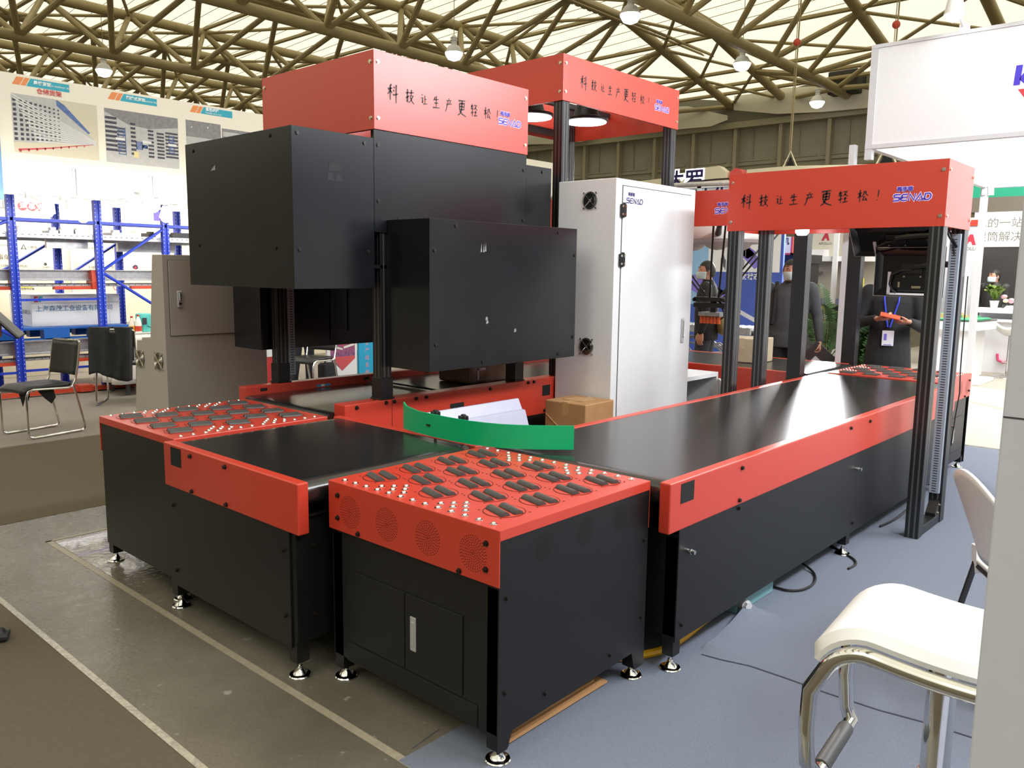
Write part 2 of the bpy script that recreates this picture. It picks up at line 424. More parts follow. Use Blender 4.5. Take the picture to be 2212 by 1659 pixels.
# ------------------------------------------------------------------ hall shell
def louvre_material():
    m = bpy.data.materials.new('louvred_wall'); m.use_nodes = True; nt = m.node_tree; b = nt.nodes['Principled BSDF']
    b.inputs['Base Color'].default_value = rgb(150, 142, 115); b.inputs['Roughness'].default_value = 0.6
    return m
LOUV = mat('louvre_paint', rgb(168, 162, 140), 0.6, noise=0.1, nscale=3)
WALLP = mat('wall_panel_paint', rgb(168, 162, 142), 0.6, noise=0.1, nscale=2)
WX = 36.0
b = MB(); b.box(WX, WX+0.3, -25, 100, 0, 8.2); wall = struct('wall_right', b, WALLP)
# corrugated louvre field: ridges run along the wall
prof = []; z = 0.0
while z < 6.6:
    prof += [(WX-0.10, z), (WX-0.10, z+0.13), (WX-0.02, z+0.17), (WX-0.02, z+0.27)]; z += 0.31
poly = [(p[1], p[0]) for p in prof]
b = MB(); n = len(prof)
vs = [(x_, -25, z_) for x_, z_ in prof] + [(x_, 62, z_) for x_, z_ in prof]
b.add(vs, [(i, i+1, n+i+1, n+i) for i in range(n-1)])
obj('louvre', b, LOUV, wall)
b = MB()
for i in range(40): 
    y_ = -20 + 2.16*i
    b.box(WX-0.06, WX-0.02, y_+0.9, y_+0.93, 6.7, 8.1); b.box(WX-0.07, WX-0.02, y_+0.1, y_+2.0, 6.68, 6.74)
obj('panel_joint', b, LOUV, wall)
b = MB()
COLM = mat('column_paint', rgb(176, 168, 140), 0.5, noise=0.08)
for i in range(38):
    y_ = -18.4 + 2.16*i
    b.box(WX-0.34, WX-0.02, y_, y_+0.16, 0, 8.15)
obj('mullion', b, COLM, wall)
b = MB(); b.box(WX-0.5, WX-0.05, -25, 100, 8.15, 8.42); struct('trim_1', b, COLM)
b = MB(); b.box(-25, 40, 100, 100.3, 0, 12); struct('wall_left', b, WALLP)
b = MB(); b.box(-2, 12, -6.2, -6.0, 0, 2.7); struct('wall_reflector', b, WPAN)  # made-up wall out of view, put there to reflect in the glossy covers
b = MB(); b.box(-2, 12, -6.1, -5.9, 2.7, 4.2); struct('trim_reflector', b, mat('reflector_blue', rgb(60, 95, 150), 0.5, noise=0.1))  # blue band added above it for a bluish reflection on the black covers
b = MB(); b.box(-25, 40, -25, -24.7, 0, 12); struct('wall_near', b, WALLP)
b = MB(); b.box(-25, -24.7, -25, 100, 0, 12); struct('wall_rear', b, WALLP)
# scalloped canopy panels where the membrane roof comes down on the wall
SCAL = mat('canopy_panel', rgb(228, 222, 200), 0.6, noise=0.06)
b = MB()
for i, y0_ in enumerate((-3.2, 4.2, 11.4, 18.6, 26.0, 34.5, 43.0, 52.0)):
    L = 6.9
    pts = [(y0_+L*0.12, 8.3), (y0_, 8.5), (y0_, 8.7), (y0_+L*0.12, 8.95), (y0_+L*0.30, 9.35), (y0_+L*0.75, 9.6), (y0_+L, 9.6), (y0_+L, 8.9), (y0_+L*0.7, 8.5), (y0_+L*0.4, 8.35)]
    b.prism(pts, 'x', 35.2, 35.25)
struct('trim_2', b, SCAL)
b = MB(); b.box(35.6, 36.2, -25, 100, 8.4, 10.2); struct('trim_3', b, mat('canopy_band', rgb(130, 124, 104), 0.7, noise=0.1))  # darker band between the canopy panels and the roof

# translucent membrane roof lit by daylight
def membrane():
    m = bpy.data.materials.new('translucent_membrane'); m.use_nodes = True; nt = m.node_tree; b = nt.nodes['Principled BSDF']
    b.inputs['Base Color'].default_value = (0.8, 0.78, 0.62, 1); b.inputs['Roughness'].default_value = 0.7
    tc = nt.nodes.new('ShaderNodeTexCoord'); n = nt.nodes.new('ShaderNodeTexNoise'); n.inputs['Scale'].default_value = 0.12
    nt.links.new(tc.outputs['Object'], n.inputs['Vector'])
    cr = nt.nodes.new('ShaderNodeValToRGB')
    cr.color_ramp.elements[0].color = (1.0, 0.96, 0.70, 1); cr.color_ramp.elements[1].color = (1.0, 0.985, 0.86, 1)
    nt.links.new(n.outputs['Fac'], cr.inputs['Fac']); nt.links.new(cr.outputs['Color'], b.inputs['Emission Color'])
    b.inputs['Emission Strength'].default_value = ROOF_E
    return m
ROOF_E = 1.0
b = MB()
b.grid(lambda u, v: (-25+61*u, -25+125*v, 11.9 + 0.35*math.sin(u*math.pi) + 0.25*math.cos((v*125-38.3)/8.9*2*math.pi) - max(0, -25+61*u-27)/8.6*2.3), 60, 80)
struct('ceiling', b, membrane())
PIPE = mat('truss_paint', rgb(168, 150, 106), 0.55, noise=0.18, nscale=3)
DECK = mat('purlin_deck', rgb(112, 100, 60), 0.6, noise=0.2, nscale=3)
def corr(y0, y1, z):
    b = MB(); L = []
    x = -6.0
    while x < 27.0:
        L += [(x, z), (x+0.18, z), (x+0.20, z+0.09), (x+0.34, z+0.09)]; x += 0.36
    n = len(L); vs = [(a, y0, c) for a, c in L] + [(a, y1, c) for a, c in L]
    return b.add(vs, [(i, i+1, n+i+1, n+i) for i in range(n-1)])
def TZ(x): return 11.0 - max(0.0, x-27)/8.6*1.85
TR = [('nearest the white booth at the upper right', 4.2, (2.0, 7.2)), ('third from the left, ending over the right gantry', 13.25, (10.9, 16.1)), ('second from the left, passing above the black scanner tunnel', 22.45, (18.6, 24.1)),
      ('leftmost big one above the rack booth posters', 31.0, (27.4, 32.9)), ('fifth from the right, low behind the rack booth posters', 40.0, (36.3, 41.3)), ('sixth, far beyond the rack booth', 49.0, (45.2, 50.2)), ('farthest of all, deep beyond the rack booth', 58.0, (54.2, 59.2))]
UP = []
for lab, yl, us in TR:
    t = thing('roof_truss', 'tubular roof truss, ' + lab, 'truss', (10, yl, 9), 'roof trusses of the hall')
    b = MB(); b.tube([(-6, yl, 9), (32.5, yl, 9.0), (35.5, yl, 8.9)], 0.185, 10); obj('lower_chord', b, PIPE, t, smooth=True)
    for sgn, yu in zip((-1, 1), us):
        b = MB(); b.tube([(-6, yu, 11), (27, yu, 11), (35.6, yu, 9.15)], 0.19, 10); obj('upper_chord', b, PIPE, t, smooth=True)
        b = corr(yu+0.12, yu+0.62, 11.08); obj('deck_strip', b, DECK, t, solid=0.02)
        x = 1.1
        while x < 35:
            for dx in (-1.5, 1.5):
                b = MB(); b.cyl((x, yl, 9), (x+dx, yu, TZ(x+dx)), 0.10, 8); obj('web', b, PIPE, t, smooth=True)
            x += 3.0
    x = 2.6
    while x < 34:
        b = MB(); x2 = x+3.0*(1 if int(x/3) % 2 else -1); b.cyl((x, us[0], TZ(x)), (x2, us[1], TZ(x2)), 0.06, 6); obj('top_brace', b, PIPE, t, smooth=True)
        x += 3.0
    UP.append(us)
# bracing between neighbouring trusses, pipes hung under it
br = thing('roof_bracing', 'thin diagonal tubes bracing the hall roof between the trusses', 'bracing', (15, 15, 11))
for (a, c) in zip(UP[:-1], UP[1:]):
    x = 2.6; k = 0
    while x < 33:
        b = MB(); b.cyl((x, a[1], TZ(x)), (x+3.0, c[0], TZ(x+3)), 0.07, 6); b.cyl((x+3.0, a[1], TZ(x+3)), (x, c[0], TZ(x)), 0.06, 6); obj('diagonal_tube', b, PIPE, br, smooth=True)
        x += 3.0
for x in [2.6+3.0*i for i in range(11)] + [33.8, 34.6]:
    b = MB(); b.tube([(x, -6, TZ(x)+0.15), (x, 62, TZ(x)+0.15)], 0.085, 6); obj('purlin', b, PIPE, br, smooth=True)
for yy in (17.6, 25.6):
    for dy, dz, r_ in ((0, 0, 0.06), (0.35, 0.05, 0.05)):
        b = MB(); b.tube([(-6, yy+dy, 10.5+dz), (33, yy+dy, 10.5+dz)], r_, 8); obj('service_pipe', b, PIPE, br, smooth=True)
b = MB()
for i in range(50):
    x = -4+0.66*i
    b.tube([(x, -2, TZ(x)+.4), (x+3, 29, TZ(x+3)+.4), (x+6, 60, TZ(x+6)+.4)], 0.012, 4)
o = obj('membrane_cables', b, PIPE, br); o['kind'] = 'stuff'
# dark saddle boxes where trusses meet the wall
for i, (yy, lb) in enumerate(((13.25, 'dark truss bearing on the wall under the right-hand truss end'), (22.45, 'dark truss bearing on the wall beyond the second gantry'))):
    b = MB(); b.box(34.6, 36, yy-0.6, yy+0.6, 8.9, 9.8); 
    tag(obj('truss_bearing', b, mat('bearing_dark', rgb(50, 46, 36), 0.7, noise=0.1), bevel=0.05), lb, 'bearing')
# pendant high bay lamps
LAMPG = mat('lamp_glow', (1, 1, 1, 1), 0.4, emit=(0.97, 0.95, 1.0, 1), estr=6)
def highbay(x, y, z, label, lit=True):
    t = thing('high_bay_lamp', label, 'pendant lamp', (x, y, z), 'high bay lamps under the hall roof')
    b = MB(); b.cyl((x, y, z+0.8), (x, y, TZ(x)), 0.012, 6); obj('drop_rod', b, PIPE, t)
    b = MB(); b.lathe((x, y, z), [(0.30, 0.25), (0.29, 0.28), (0.18, 0.46), (0.10, 0.50), (0.09, 0.62), (0.13, 0.64), (0.09, 0.68), (0.12, 0.72), (0.05, 0.8)], 20); obj('reflector', b, PLW, t, smooth=True)
    b = MB(); b.lathe((x, y, z), [(0.05, 0.0), (0.2, 0.06), (0.285, 0.2), (0.29, 0.26)], 20); obj('diffuser', b, LAMPG, t, smooth=True)
highbay(19.9, 13.6, 8.4, 'lit high bay lamp at the top centre, above the second red gantry')
highbay(26.6, 13.6, 8.35, 'lit high bay lamp above the right end of the second red header')
highbay(33.8, 13.9, 8.25, 'lit high bay lamp lowest near the louvred wall')
highbay(19.5, 20.2, 8.35, 'lit high bay lamp between the two tall red headers')
highbay(13.6, 33.0, 8.6, 'small high bay lamp left, above the first poster')
highbay(24.0, 32.0, 8.4, 'high bay lamp beside the left edge of the scanner tunnel header')
highbay(23.0, 6.9, 8.6, 'lit high bay lamp above the white booth fascia at upper right')
# ================================================================== conveyor line
def arc(cx, cy, r, a0, a1, n=8):
    return [(cx+r*math.cos(math.radians(a0+(a1-a0)*i/n)), cy+r*math.sin(math.radians(a0+(a1-a0)*i/n))) for i in range(n+1)]
FOOT = {}
def foot(parent, x, y, top):
    """levelling foot: disc, cone, nut and threaded rod"""
    b = MB()
    b.lathe((x, y, 0), [(0.043, 0.0), (0.044, 0.005), (0.041, 0.009), (0.028, 0.011), (0.026, 0.013), (0.013, 0.032), (0.012, 0.036)], 28)
    d = obj('foot', b, CHR, parent, smooth=True)
    r = MB(); r.cyl((x, y, 0.03), (x, y, top), 0.0055, 10); r.cyl((x, y, 0.033), (x, y, 0.043), 0.0105, 6)
    obj('threaded_rod', r, CHR, d)
    return d

DISC_ME = ROLL_ME = STUD_ME = None
def vent(parent, O, U, V, r, m):
    """punched round vent: rings of small holes"""
    pl = Plane(O, U, V); b = MB()
    for k in range(0, 8):
        rr = r*(k+0.5)/8; n = max(1, int(5+k*4.4)) if k else 4
        for i in range(n):
            a = 2*math.pi*i/n + k*0.35
            disc2d(b, pl, rr*math.cos(a), rr*math.sin(a), 0.0021, 6, 0.0008)
    return obj('vent', b, m, parent)

REDHOLE = mat('punched_hole_red', rgb(60, 8, 6), 0.8)
def sort_module(label, x, y, W, D, rot90, roller_along, skirt_vents=True, seed=0):
    """square black cabinet with a red top of swivelling roller discs; ball studs along local -x and +x"""
    global DISC_ME, ROLL_ME, STUD_ME
    t = thing('roller_sorter', label, 'sorting machine', (0, 0, 0), 'roller sorting modules of the conveyor line')
    H = 0.80; s = 0.012
    # red folded top with a deep skirt on local -x
    b = MB(); b.box(0, W, 0, D, H-0.004, H); b.box(0, W, 0, 0.004, H-0.036, H-0.002); b.box(0, W, D-0.004, D, H-0.036, H-0.002)
    b.box(W-0.004, W, 0, D, 0.613, H-0.002)
    top = obj('top_plate', b, RED, t, bevel=0.0015)
    b = MB(); b.box(-0.001, 0.004, 0, D, 0.613, H-0.001)
    sk = obj('skirt', b, RED, t, bevel=0.0012)
    for v in (0.115, 0.33, 0.545, 0.758):
        vent(sk, (-0.001, v*D/0.89, 0.70), (0, -1, 0), (0, 0, 1), 0.063, REDHOLE)
    # black body
    b = MB(); b.box(0.012, 0.02, s, D-s, 0.105, 0.66); b.box(W-0.02, W-0.012, s, D-s, 0.105, 0.66)
    b.box(0.012, W-0.012, D-0.012, D-0.004, 0.105, 0.764); b.box(0.03, W-0.03, 0.03, D-0.03, 0.12, 0.14)
    obj('body', b, BLK, t)
    b = MB(); b.prism([(0.003, 0.764), (W-0.004, 0.764), (W-0.004, 0.05), (W-0.07, 0.05), (W-0.09, 0.125), (0.07, 0.105), (0.05, 0.05), (0.003, 0.05)], 'y', 0.001, 0.006)
    sp = obj('side_panel', b, BLK, t)
    for u in (0.22, 0.448, 0.66): vent(sp, (u, 0.001, 0.695), (1, 0, 0), (0, 0, 1), 0.05, HOLE)
    for (lx, ly) in ((0.012, 0.008), (W-0.066, 0.008), (0.012, D-0.062), (W-0.066, D-0.062)):
        b = MB(); b.box(lx, lx+0.052, ly, ly+0.052, 0.05, 0.6); obj('leg', b, BLK, t)
        foot(t, lx+0.030, ly+0.028, 0.06)
    # double doors with a latch on the skirt side
    for d0, d1 in ((0.17, 0.458), (0.462, 0.75)):
        b = MB(); b.box(0.007, 0.013, d0*D/0.89, d1*D/0.89, 0.185, 0.468)
        d = obj('door', b, BLK, t, bevel=0.0015)
        if d0 < 0.3:
            b = MB(); b.box(0.003, 0.008, 0.398*D/0.89, 0.428*D/0.89, 0.266, 0.392)
            h = obj('door_latch', b, mat('satin_metal', (0.62, 0.62, 0.63, 1), 0.35, 0.6, noise=0.05), d, bevel=0.004)
            b = MB(); b.box(0.0005, 0.004, 0.404*D/0.89, 0.422*D/0.89, 0.285, 0.375); obj('latch_handle', b, MATS['satin_metal'], d, bevel=0.003)
    b = MB(); b.box(0.008, 0.016, 0.10*D/0.89, 0.80*D/0.89, 0.10, 0.178); obj('kick_panel', b, BLK, t, bevel=0.002)
    bolts(t, '-x', [(-0.001, v*D/0.89, z) for v, z in [(0.83, .751), (0.832, .663), (.709, .627), (.056, .747), (.056, .661), (.176, .625)]], r=0.0075, h=0.009)
    bolts(t, '-y', [(u, 0.001, z) for u, z in [(.037, .57), (.035, .251), (.24, .168), (.621, .171), (.825, .257), (.83, .57)]], r=0.007, h=0.009)
    # swivel discs with two rollers each
    if DISC_ME is None:
        b = MB(); b.lathe((0, 0, 0), [(0.0715, 0.0002), (0.0715, 0.0006), (0.0700, 0.0006), (0.0700, -0.0015), (0.0690, -0.0015), (0.0690, 0.0010), (0.001, 0.0010)], 40)
        DISC_ME = mesh_of(b, RED, smooth=False)
        b = MB()
        b.add(*half_roller()); ROLL_ME = mesh_of(b, ROLL, smooth=True)
        b = MB(); b.lathe((0, 0, 0), [(0.0125, 0), (0.0125, 0.0015), (0.0078, 0.002), (0.0072, 0.004), (0.0052, 0.0075), (0.002, 0.009)], 14)
        STUD_ME = mesh_of(b, CHR, smooth=True)
    xs3 = (0.165, 0.348, 0.540, 0.722); xs2 = (0.258, 0.441, 0.631)
    fx, fy = W/0.86, D/0.89
    rr = random.Random(seed)
    pin = MB(); ppl = Plane((0, 0, H), (1, 0, 0), (0, 1, 0))
    for row, yy in enumerate((0.132, 0.295, 0.454, 0.617, 0.775)):
        for xx in (xs3 if row % 2 == 0 else xs2):
            d = inst('swivel_disc', DISC_ME, t, (xx*fx, yy*fy, H))
            ra = (math.radians(86) if roller_along == 'x' else -0.29) + rr.uniform(-0.03, 0.03)
            d.rotation_euler = (0, 0, ra)
            g_ = bpy.data.objects.new('disc_gap', gap_mesh()); COL.objects.link(g_); g_.parent = d
            for o in (-0.026, 0.026):
                q = bpy.data.objects.new('roller', ROLL_ME); COL.objects.link(q); q.parent = d; q.location = (o, 0, 0.001)
                sl = bpy.data.objects.new('roller_slot', slot_mesh()); COL.objects.link(sl); sl.parent = d; sl.location = (o, 0, 0.0012)
            for a in (0.6, 2.2, 3.75, 5.35):
                disc2d(pin, ppl, xx*fx+0.086*math.cos(a), yy*fy+0.086*math.sin(a), 0.0042, 8, 0.0008)
    obj('pin_hole', pin, mat('pin_hole_dark', rgb(70, 12, 8), 0.8), t)['kind'] = 'stuff'
    base = [(.036, .06+.0646*i) for i in range(13)]
    tri = [(.077, v) for v in (.227, .288, .348, .542, .603, .667)] + [(.11, v) for v in (.26, .318, .574, .636)] + [(.143, v) for v in (.288, .605)]
    for u, v in base + tri:
        inst('ball_stud', STUD_ME, t, (u*fx, v*fy, H))
        inst('ball_stud', STUD_ME, t, (W-0.018*fx-(u-.018)*fx, (0.90-v)*fy, H))
    t.location = (x, y, 0)
    if rot90: t.rotation_euler = (0, 0, math.pi/2)
    return t
def half_roller():
    n = 10; vs = []; fs = []
    for yy in (-0.053, 0.053):
        for k in range(n+1):
            a = math.pi*k/n
            vs.append((0.0165*math.cos(a), yy, 0.0005+0.0125*math.sin(a)))
    for k in range(n): fs.append((k, k+1, n+2+k, n+1+k))
    fs += [tuple(range(n, -1, -1)), tuple(range(n+1, 2*n+2))]
    return vs, fs
_gap = []
def gap_mesh():
    if not _gap:
        b = MB(); n = 40
        vs = [(r*math.cos(2*math.pi*k/n), r*math.sin(2*math.pi*k/n), 0.0012) for r in (0.0705, 0.0728) for k in range(n)]
        b.add(vs, [(k, (k+1) % n, n+(k+1) % n, n+k) for k in range(n)]); _gap.append(mesh_of(b, REDHOLE))
    return _gap[0]
_slot = []
def slot_mesh():
    if not _slot:
        b = MB(); pl = Plane((0, 0, 0), (1, 0, 0), (0, 1, 0)); rect2d(b, pl, -0.019, 0.019, -0.057, 0.057, 0.0003)
        _slot.append(mesh_of(b, REDHOLE))
    return _slot[0]

m1 = sort_module('nearest red topped roller sorter with latched black doors in front', 1.805, 1.66, 0.86, 0.89, False, 'y', seed=1)
m2 = sort_module('red topped roller sorter in front of the beige control cabinet', 2.60, 3.672, 0.845, 0.86, True, 'y', seed=2)
m3 = sort_module('red topped roller sorter at the far right behind the tall black post', 7.592, 1.672, 0.885, 0.862, True, 'x', seed=3)

def belt_loop(axis, a0, a1, b0, b1, z, r, n=8):
    """closed belt around two drums; travels along axis from a0 to a1, across b0..b1"""
    prof = [(a0+r, z), (a0+r+0.03, z), (a1-r-0.03, z)] + [(a1-r, z)] + [(a1-r+r*math.sin(t), z-r+r*math.cos(t)) for t in [math.pi*i/n for i in range(1, n)]] + \
           [(a1-r, z-2*r), (a0+r, z-2*r)] + [(a0+r-r*math.sin(t), z-r-r*math.cos(t)) for t in [math.pi*i/n for i in range(1, n)]]
    b = MB()
    if axis == 'x': b.prism(prof, 'y', b0, b1)
    else: b.prism([(z_, a_) for a_, z_ in prof], 'y', b0, b1); b.v = [(yy, zz_x[1], zz_x[0]) for (zz0, yy, aa) in b.v for zz_x in [(zz0, aa)]]
    return b

def conveyor_x(label, x0, x1, y0, y1, ztop, zbelt, legs, belt_m, feet_y=None, rail_lo=0.598, rw=0.05, ext=0.0, group='belt conveyors of the line'):
    t = thing('belt_conveyor', label, 'conveyor', (x0, y0, 0), group)
    for (a, b_) in ((y0, y0+rw), (y1-rw, y1)):
        b = MB(); b.box(x0, x1, a, b_, rail_lo, ztop)
        obj('side_rail', b, RED, t, bevel=0.006, seg=3)
    obj('belt', belt_loop('x', x0+0.01, x1-0.01, y0+rw+0.001, y1-rw-0.001, zbelt, 0.05), belt_m, t, smooth=True)
    each('side_panel', [(x0+0.09, x1-0.05, a, a+0.008, 0.13, rail_lo+0.01) for a in (y0+0.006, y1-0.014)], BLK, t)
    b = MB(); b.box(x0+0.09, x0+0.098, y0+0.012, y1-0.012, 0.15, 0.58); b.box(x0+0.1, x1-0.06, y0+0.05, y1-0.05, 0.56, 0.59); b.box(x1-0.06, x1-0.052, y0+0.012, y1-0.012, 0.15, 0.58)
    obj('frame', b, BLK, t)
    for lx in legs:
        for ly in (y0+0.014, y1-0.064):
            b = MB(); b.box(lx-0.027, lx+0.027, ly, ly+0.05, 0.065, 0.56); obj('leg', b, BLK, t); foot(t, lx, ly+0.025, 0.08)
    return t
rc = conveyor_x('long belt conveyor with red rails running to the right gantry', 2.673, 6.722, 1.575, 2.577, 0.80, 0.797, (2.79, 4.68, 6.56), BELT)
bolts(rc, '-y', [(x, 1.575, z) for x, z in [(3.263, .762), (3.252, .62), (4.564, .762), (4.867, .761), (5.9, .762), (6.3, .62)]] + [(x, 1.581, z) for x, z in [(2.808, .192), (4.71, .188), (3.265, .58)]], r=0.008, h=0.010)
for p in ((2.829, 1.58, .497), (4.701, 1.58, .508), (6.62, 1.58, .497)):
    b = MB(); b.cyl(p, (p[0], p[1]-0.035, p[2]), 0.009, 12); b.cyl((p[0], p[1]-0.012, p[2]), (p[0], p[1]-0.02, p[2]), 0.012, 6); obj('quick_coupling', b, CHR, rc, smooth=True)
b = MB(); rect2d(b, Plane((0, 1.575, 0), (1, 0, 0), (0, 0, 1)), 2.750, 2.852, 0.706, 0.786); obj('rail_opening', b, HOLE, rc)
b = MB(); b.box(2.69, 2.73, 2.0, 2.55, 0.56, 0.60); obj('drum_bracket', b, STEEL, rc)

# left conveyor runs along y between the two sorters
lc = thing('belt_conveyor', 'short belt conveyor with red rails between the two left sorters', 'conveyor', (1.683, 2.575, 0), 'belt conveyors of the line')
for (a, c) in ((1.683, 1.733), (2.625, 2.672)):
    b = MB(); b.box(a, c, 2.575, 3.655, 0.598, 0.80); obj('side_rail', b, RED, lc, bevel=0.006, seg=3)
prof = belt_loop('x', 2.58, 3.652, 1.735, 2.623, 0.797, 0.05)
prof.v = [(yy, xx, zz) for xx, yy, zz in prof.v]
obj('belt', prof, BELT, lc, smooth=True)
each('side_panel', [(1.690, 1.698, 2.65, 3.65, 0.125, 0.61), (2.650, 2.658, 2.65, 3.65, 0.125, 0.61)], BLK, lc)
b = MB(); b.box(1.70, 2.65, 2.62, 2.628, 0.15, 0.64); b.box(1.70, 2.65, 2.60, 2.62, 0.655, 0.663); b.box(1.75, 2.6, 2.66, 3.66, 0.56, 0.59); obj('frame', b, BLK, lc)
for x_ in (1.727, 2.622):
    for y_ in (2.653, 3.635):
        b = MB(); b.box(x_-0.028, x_+0.028, y_-0.026, y_+0.026, 0.065, 0.60); obj('leg', b, BLK, lc); foot(lc, x_, y_, 0.08)
bolts(lc, '-x', [(1.683, y, z) for y, z in [(3.398, .773), (3.101, .776), (3.396, .615), (3.1, .615)]] + [(1.69, y, z) for y, z in [(3.598, .509), (2.69, .516), (3.589, .2), (2.69, .25)]], r=0.008, h=0.010)
bolts(lc, '-y', [(1.78, 2.62, .53), (2.4, 2.62, .53), (1.78, 2.62, .25)], r=0.007, h=0.01)
b = MB(); rect2d(b, Plane((1.683, 0, 0), (0, -1, 0), (0, 0, 1)), -3.585, -3.487, 0.703, 0.788); obj('rail_opening', b, HOLE, lc)

# scanning line at the back, rails stand higher
bc = thing('belt_conveyor', 'high railed belt conveyor passing under the black scanner tunnel', 'conveyor', (2.68, 3.65, 0), 'belt conveyors of the line')
b = MB(); b.box(2.70, 6.40, 3.65, 3.752, 0.598, 0.852); obj('side_rail', b, RED, bc, bevel=0.006, seg=3)
b = MB(); b.box(2.67, 6.40, 4.635, 4.715, 0.598, 0.852); obj('side_rail', b, RED, bc, bevel=0.006, seg=3)
obj('belt', belt_loop('x', 2.645, 3.62, 3.755, 4.63, 0.797, 0.05), BELT, bc, smooth=True)
obj('belt', belt_loop('x', 3.66, 6.38, 3.755, 4.63, 0.807, 0.05), BELTG, bc, smooth=True)
b = MB(); b.box(3.62, 3.66, 3.753, 4.634, 0.78, 0.803); b.box(3.3, 6.35, 3.753, 3.80, 0.79, 0.822); obj('slider_plate', b, mat('brushed_plate', (0.4, 0.36, 0.33, 1), 0.35, 0.7, noise=0.1), bc)
each('side_panel', [(2.8, 6.35, 3.658, 3.666, 0.13, 0.61), (2.8, 6.35, 4.70, 4.708, 0.13, 0.61)], BLK, bc); each('frame', [(2.8, 6.35, 3.7, 4.66, 0.54, 0.58)], BLK, bc)
for x_ in (2.85, 4.4, 6.2):
    for y_ in (3.695, 4.67):
        b = MB(); b.box(x_-0.027, x_+0.027, y_-0.025, y_+0.025, 0.065, 0.58); obj('leg', b, BLK, bc); foot(bc, x_, y_, 0.08)
bolts(bc, '-y', [(x, 3.65, z) for x, z in [(2.78, .83), (2.99, .835), (3.05, .835), (3.22, .835), (3.30, .835), (3.86, .83), (4.24, .835), (4.30, .835), (4.02, .62), (4.42, .62)]], r=0.009, h=0.011)
b = MB()
pl = Plane((0, 3.65, 0), (1, 0, 0), (0, 0, 1))
rect2d(b, pl, 3.50, 3.62, 0.68, 0.77); rect2d(b, pl, 4.395, 4.48, 0.725, 0.80); rect2d(b, pl, 3.032, 3.035, 0.60, 0.852)
obj('rail_opening', b, HOLE, bc)
b = MB(); pl = Plane((0, 4.635, 0), (1, 0, 0), (0, 0, 1))
for x_ in (2.80, 3.62, 4.2): rect2d(b, pl, x_-0.025, x_+0.025, 0.815, 0.835)
obj('rail_opening', b, HOLE, bc)
b = MB(); rect2d(b, pl, 3.20, 3.31, 0.803, 0.818); s_ = obj('warning_sticker', b, mat('sticker_blue', rgb(60, 160, 205), 0.4, noise=0.1), bc)
b = MB(); rect2d(b, pl, 3.235, 3.262, 0.804, 0.817, 0.0016); obj('sticker_print', b, mat('sticker_white', rgb(235, 235, 235), 0.5, noise=0.05), s_)

# conveyor crossing behind the right gantry, and the one it feeds
fc = thing('belt_conveyor', 'red sided belt conveyor crossing behind the right gantry, carton on it', 'conveyor', (6.48, 2.62, 0), 'belt conveyors of the line')
each('side_rail', [(6.48, 6.53, 2.66, 5.0, 0.56, 0.802), (7.50, 7.55, 2.66, 5.0, 0.56, 0.802)], RED, fc, bevel=0.004)
pb = belt_loop('x', 2.6, 4.98, 6.532, 7.498, 0.80, 0.045); pb.v = [(yy, xx, zz) for xx, yy, zz in pb.v]
obj('belt', pb, BELTG, fc, smooth=True)
each('side_panel', [(6.49, 6.50, 2.7, 4.95, 0.12, 0.57), (7.53, 7.54, 2.7, 4.95, 0.12, 0.57)], BLK, fc)
for x_ in (6.53, 7.5):
    for y_ in (2.8, 4.85):
        b = MB(); b.box(x_-0.025, x_+0.025, y_-0.025, y_+0.025, 0.065, 0.56); obj('leg', b, BLK, fc); foot(fc, x_, y_, 0.08)
bolts(fc, '-x', [(6.48, y, z) for y, z in [(3.35, .755), (3.0, .755), (3.35, .60)]], r=0.008, h=0.01)

# ================================================================== gantries
def profile_post(parent, name, x, y, w, d, z0, z1, m=None):
    """slotted aluminium profile: two grooves on every side"""
    b = MB(); b.box(x, x+w, y, y+d, z0, z1)
    p = obj(name, b, m or ALB, parent, bevel=0.002)
    g = MB()
    for f in (0.3, 0.7):
        g.add([(x-0.0008, y+d*f-0.005, z0), (x-0.0008, y+d*f+0.005, z0), (x-0.0008, y+d*f+0.005, z1), (x-0.0008, y+d*f-0.005, z1)], [(0, 1, 2, 3)])
        g.add([(x+w*f-0.005, y-0.0008, z0), (x+w*f+0.005, y-0.0008, z0), (x+w*f+0.005, y-0.0008, z1), (x+w*f-0.005, y-0.0008, z1)], [(0, 1, 2, 3)])
        g.add([(x+w+0.0008, y+d*f-0.005, z0), (x+w+0.0008, y+d*f+0.005, z0), (x+w+0.0008, y+d*f+0.005, z1), (x+w+0.0008, y+d*f-0.005, z1)], [(0, 1, 2, 3)])
    obj('groove', g, mat('groove_shine', (0.12, 0.125, 0.13, 1), 0.3, 0.5, noise=0.1), p)
    return p
def trunking(parent, x, y, z0, z1, w, axis='y'):
    """slotted cable trunking, slots as short dark bars"""
    b = MB()
    if axis == 'y': b.box(x, x+0.03, y, y+w, z0, z1)
    else: b.box(x, x+w, y, y+0.03, z0, z1)
    o = obj('cable_trunking', b, SLOT, parent, bevel=0.002)
    s = MB(); n = int((z1-z0-0.02)/0.0166)
    for i in range(n):
        z = z0+0.012+i*0.0166
        if axis == 'y': s.box(x-0.001, x+0.001, y+w*0.30, y+w*0.74, z, z+0.006)
        else: s.box(x+w*0.30, x+w*0.74, y-0.001, y+0.001, z, z+0.006)
    obj('slots', s, mat('slot_dark', (0.03, 0.035, 0.045, 1), 0.6, noise=0.1), o)
    return o
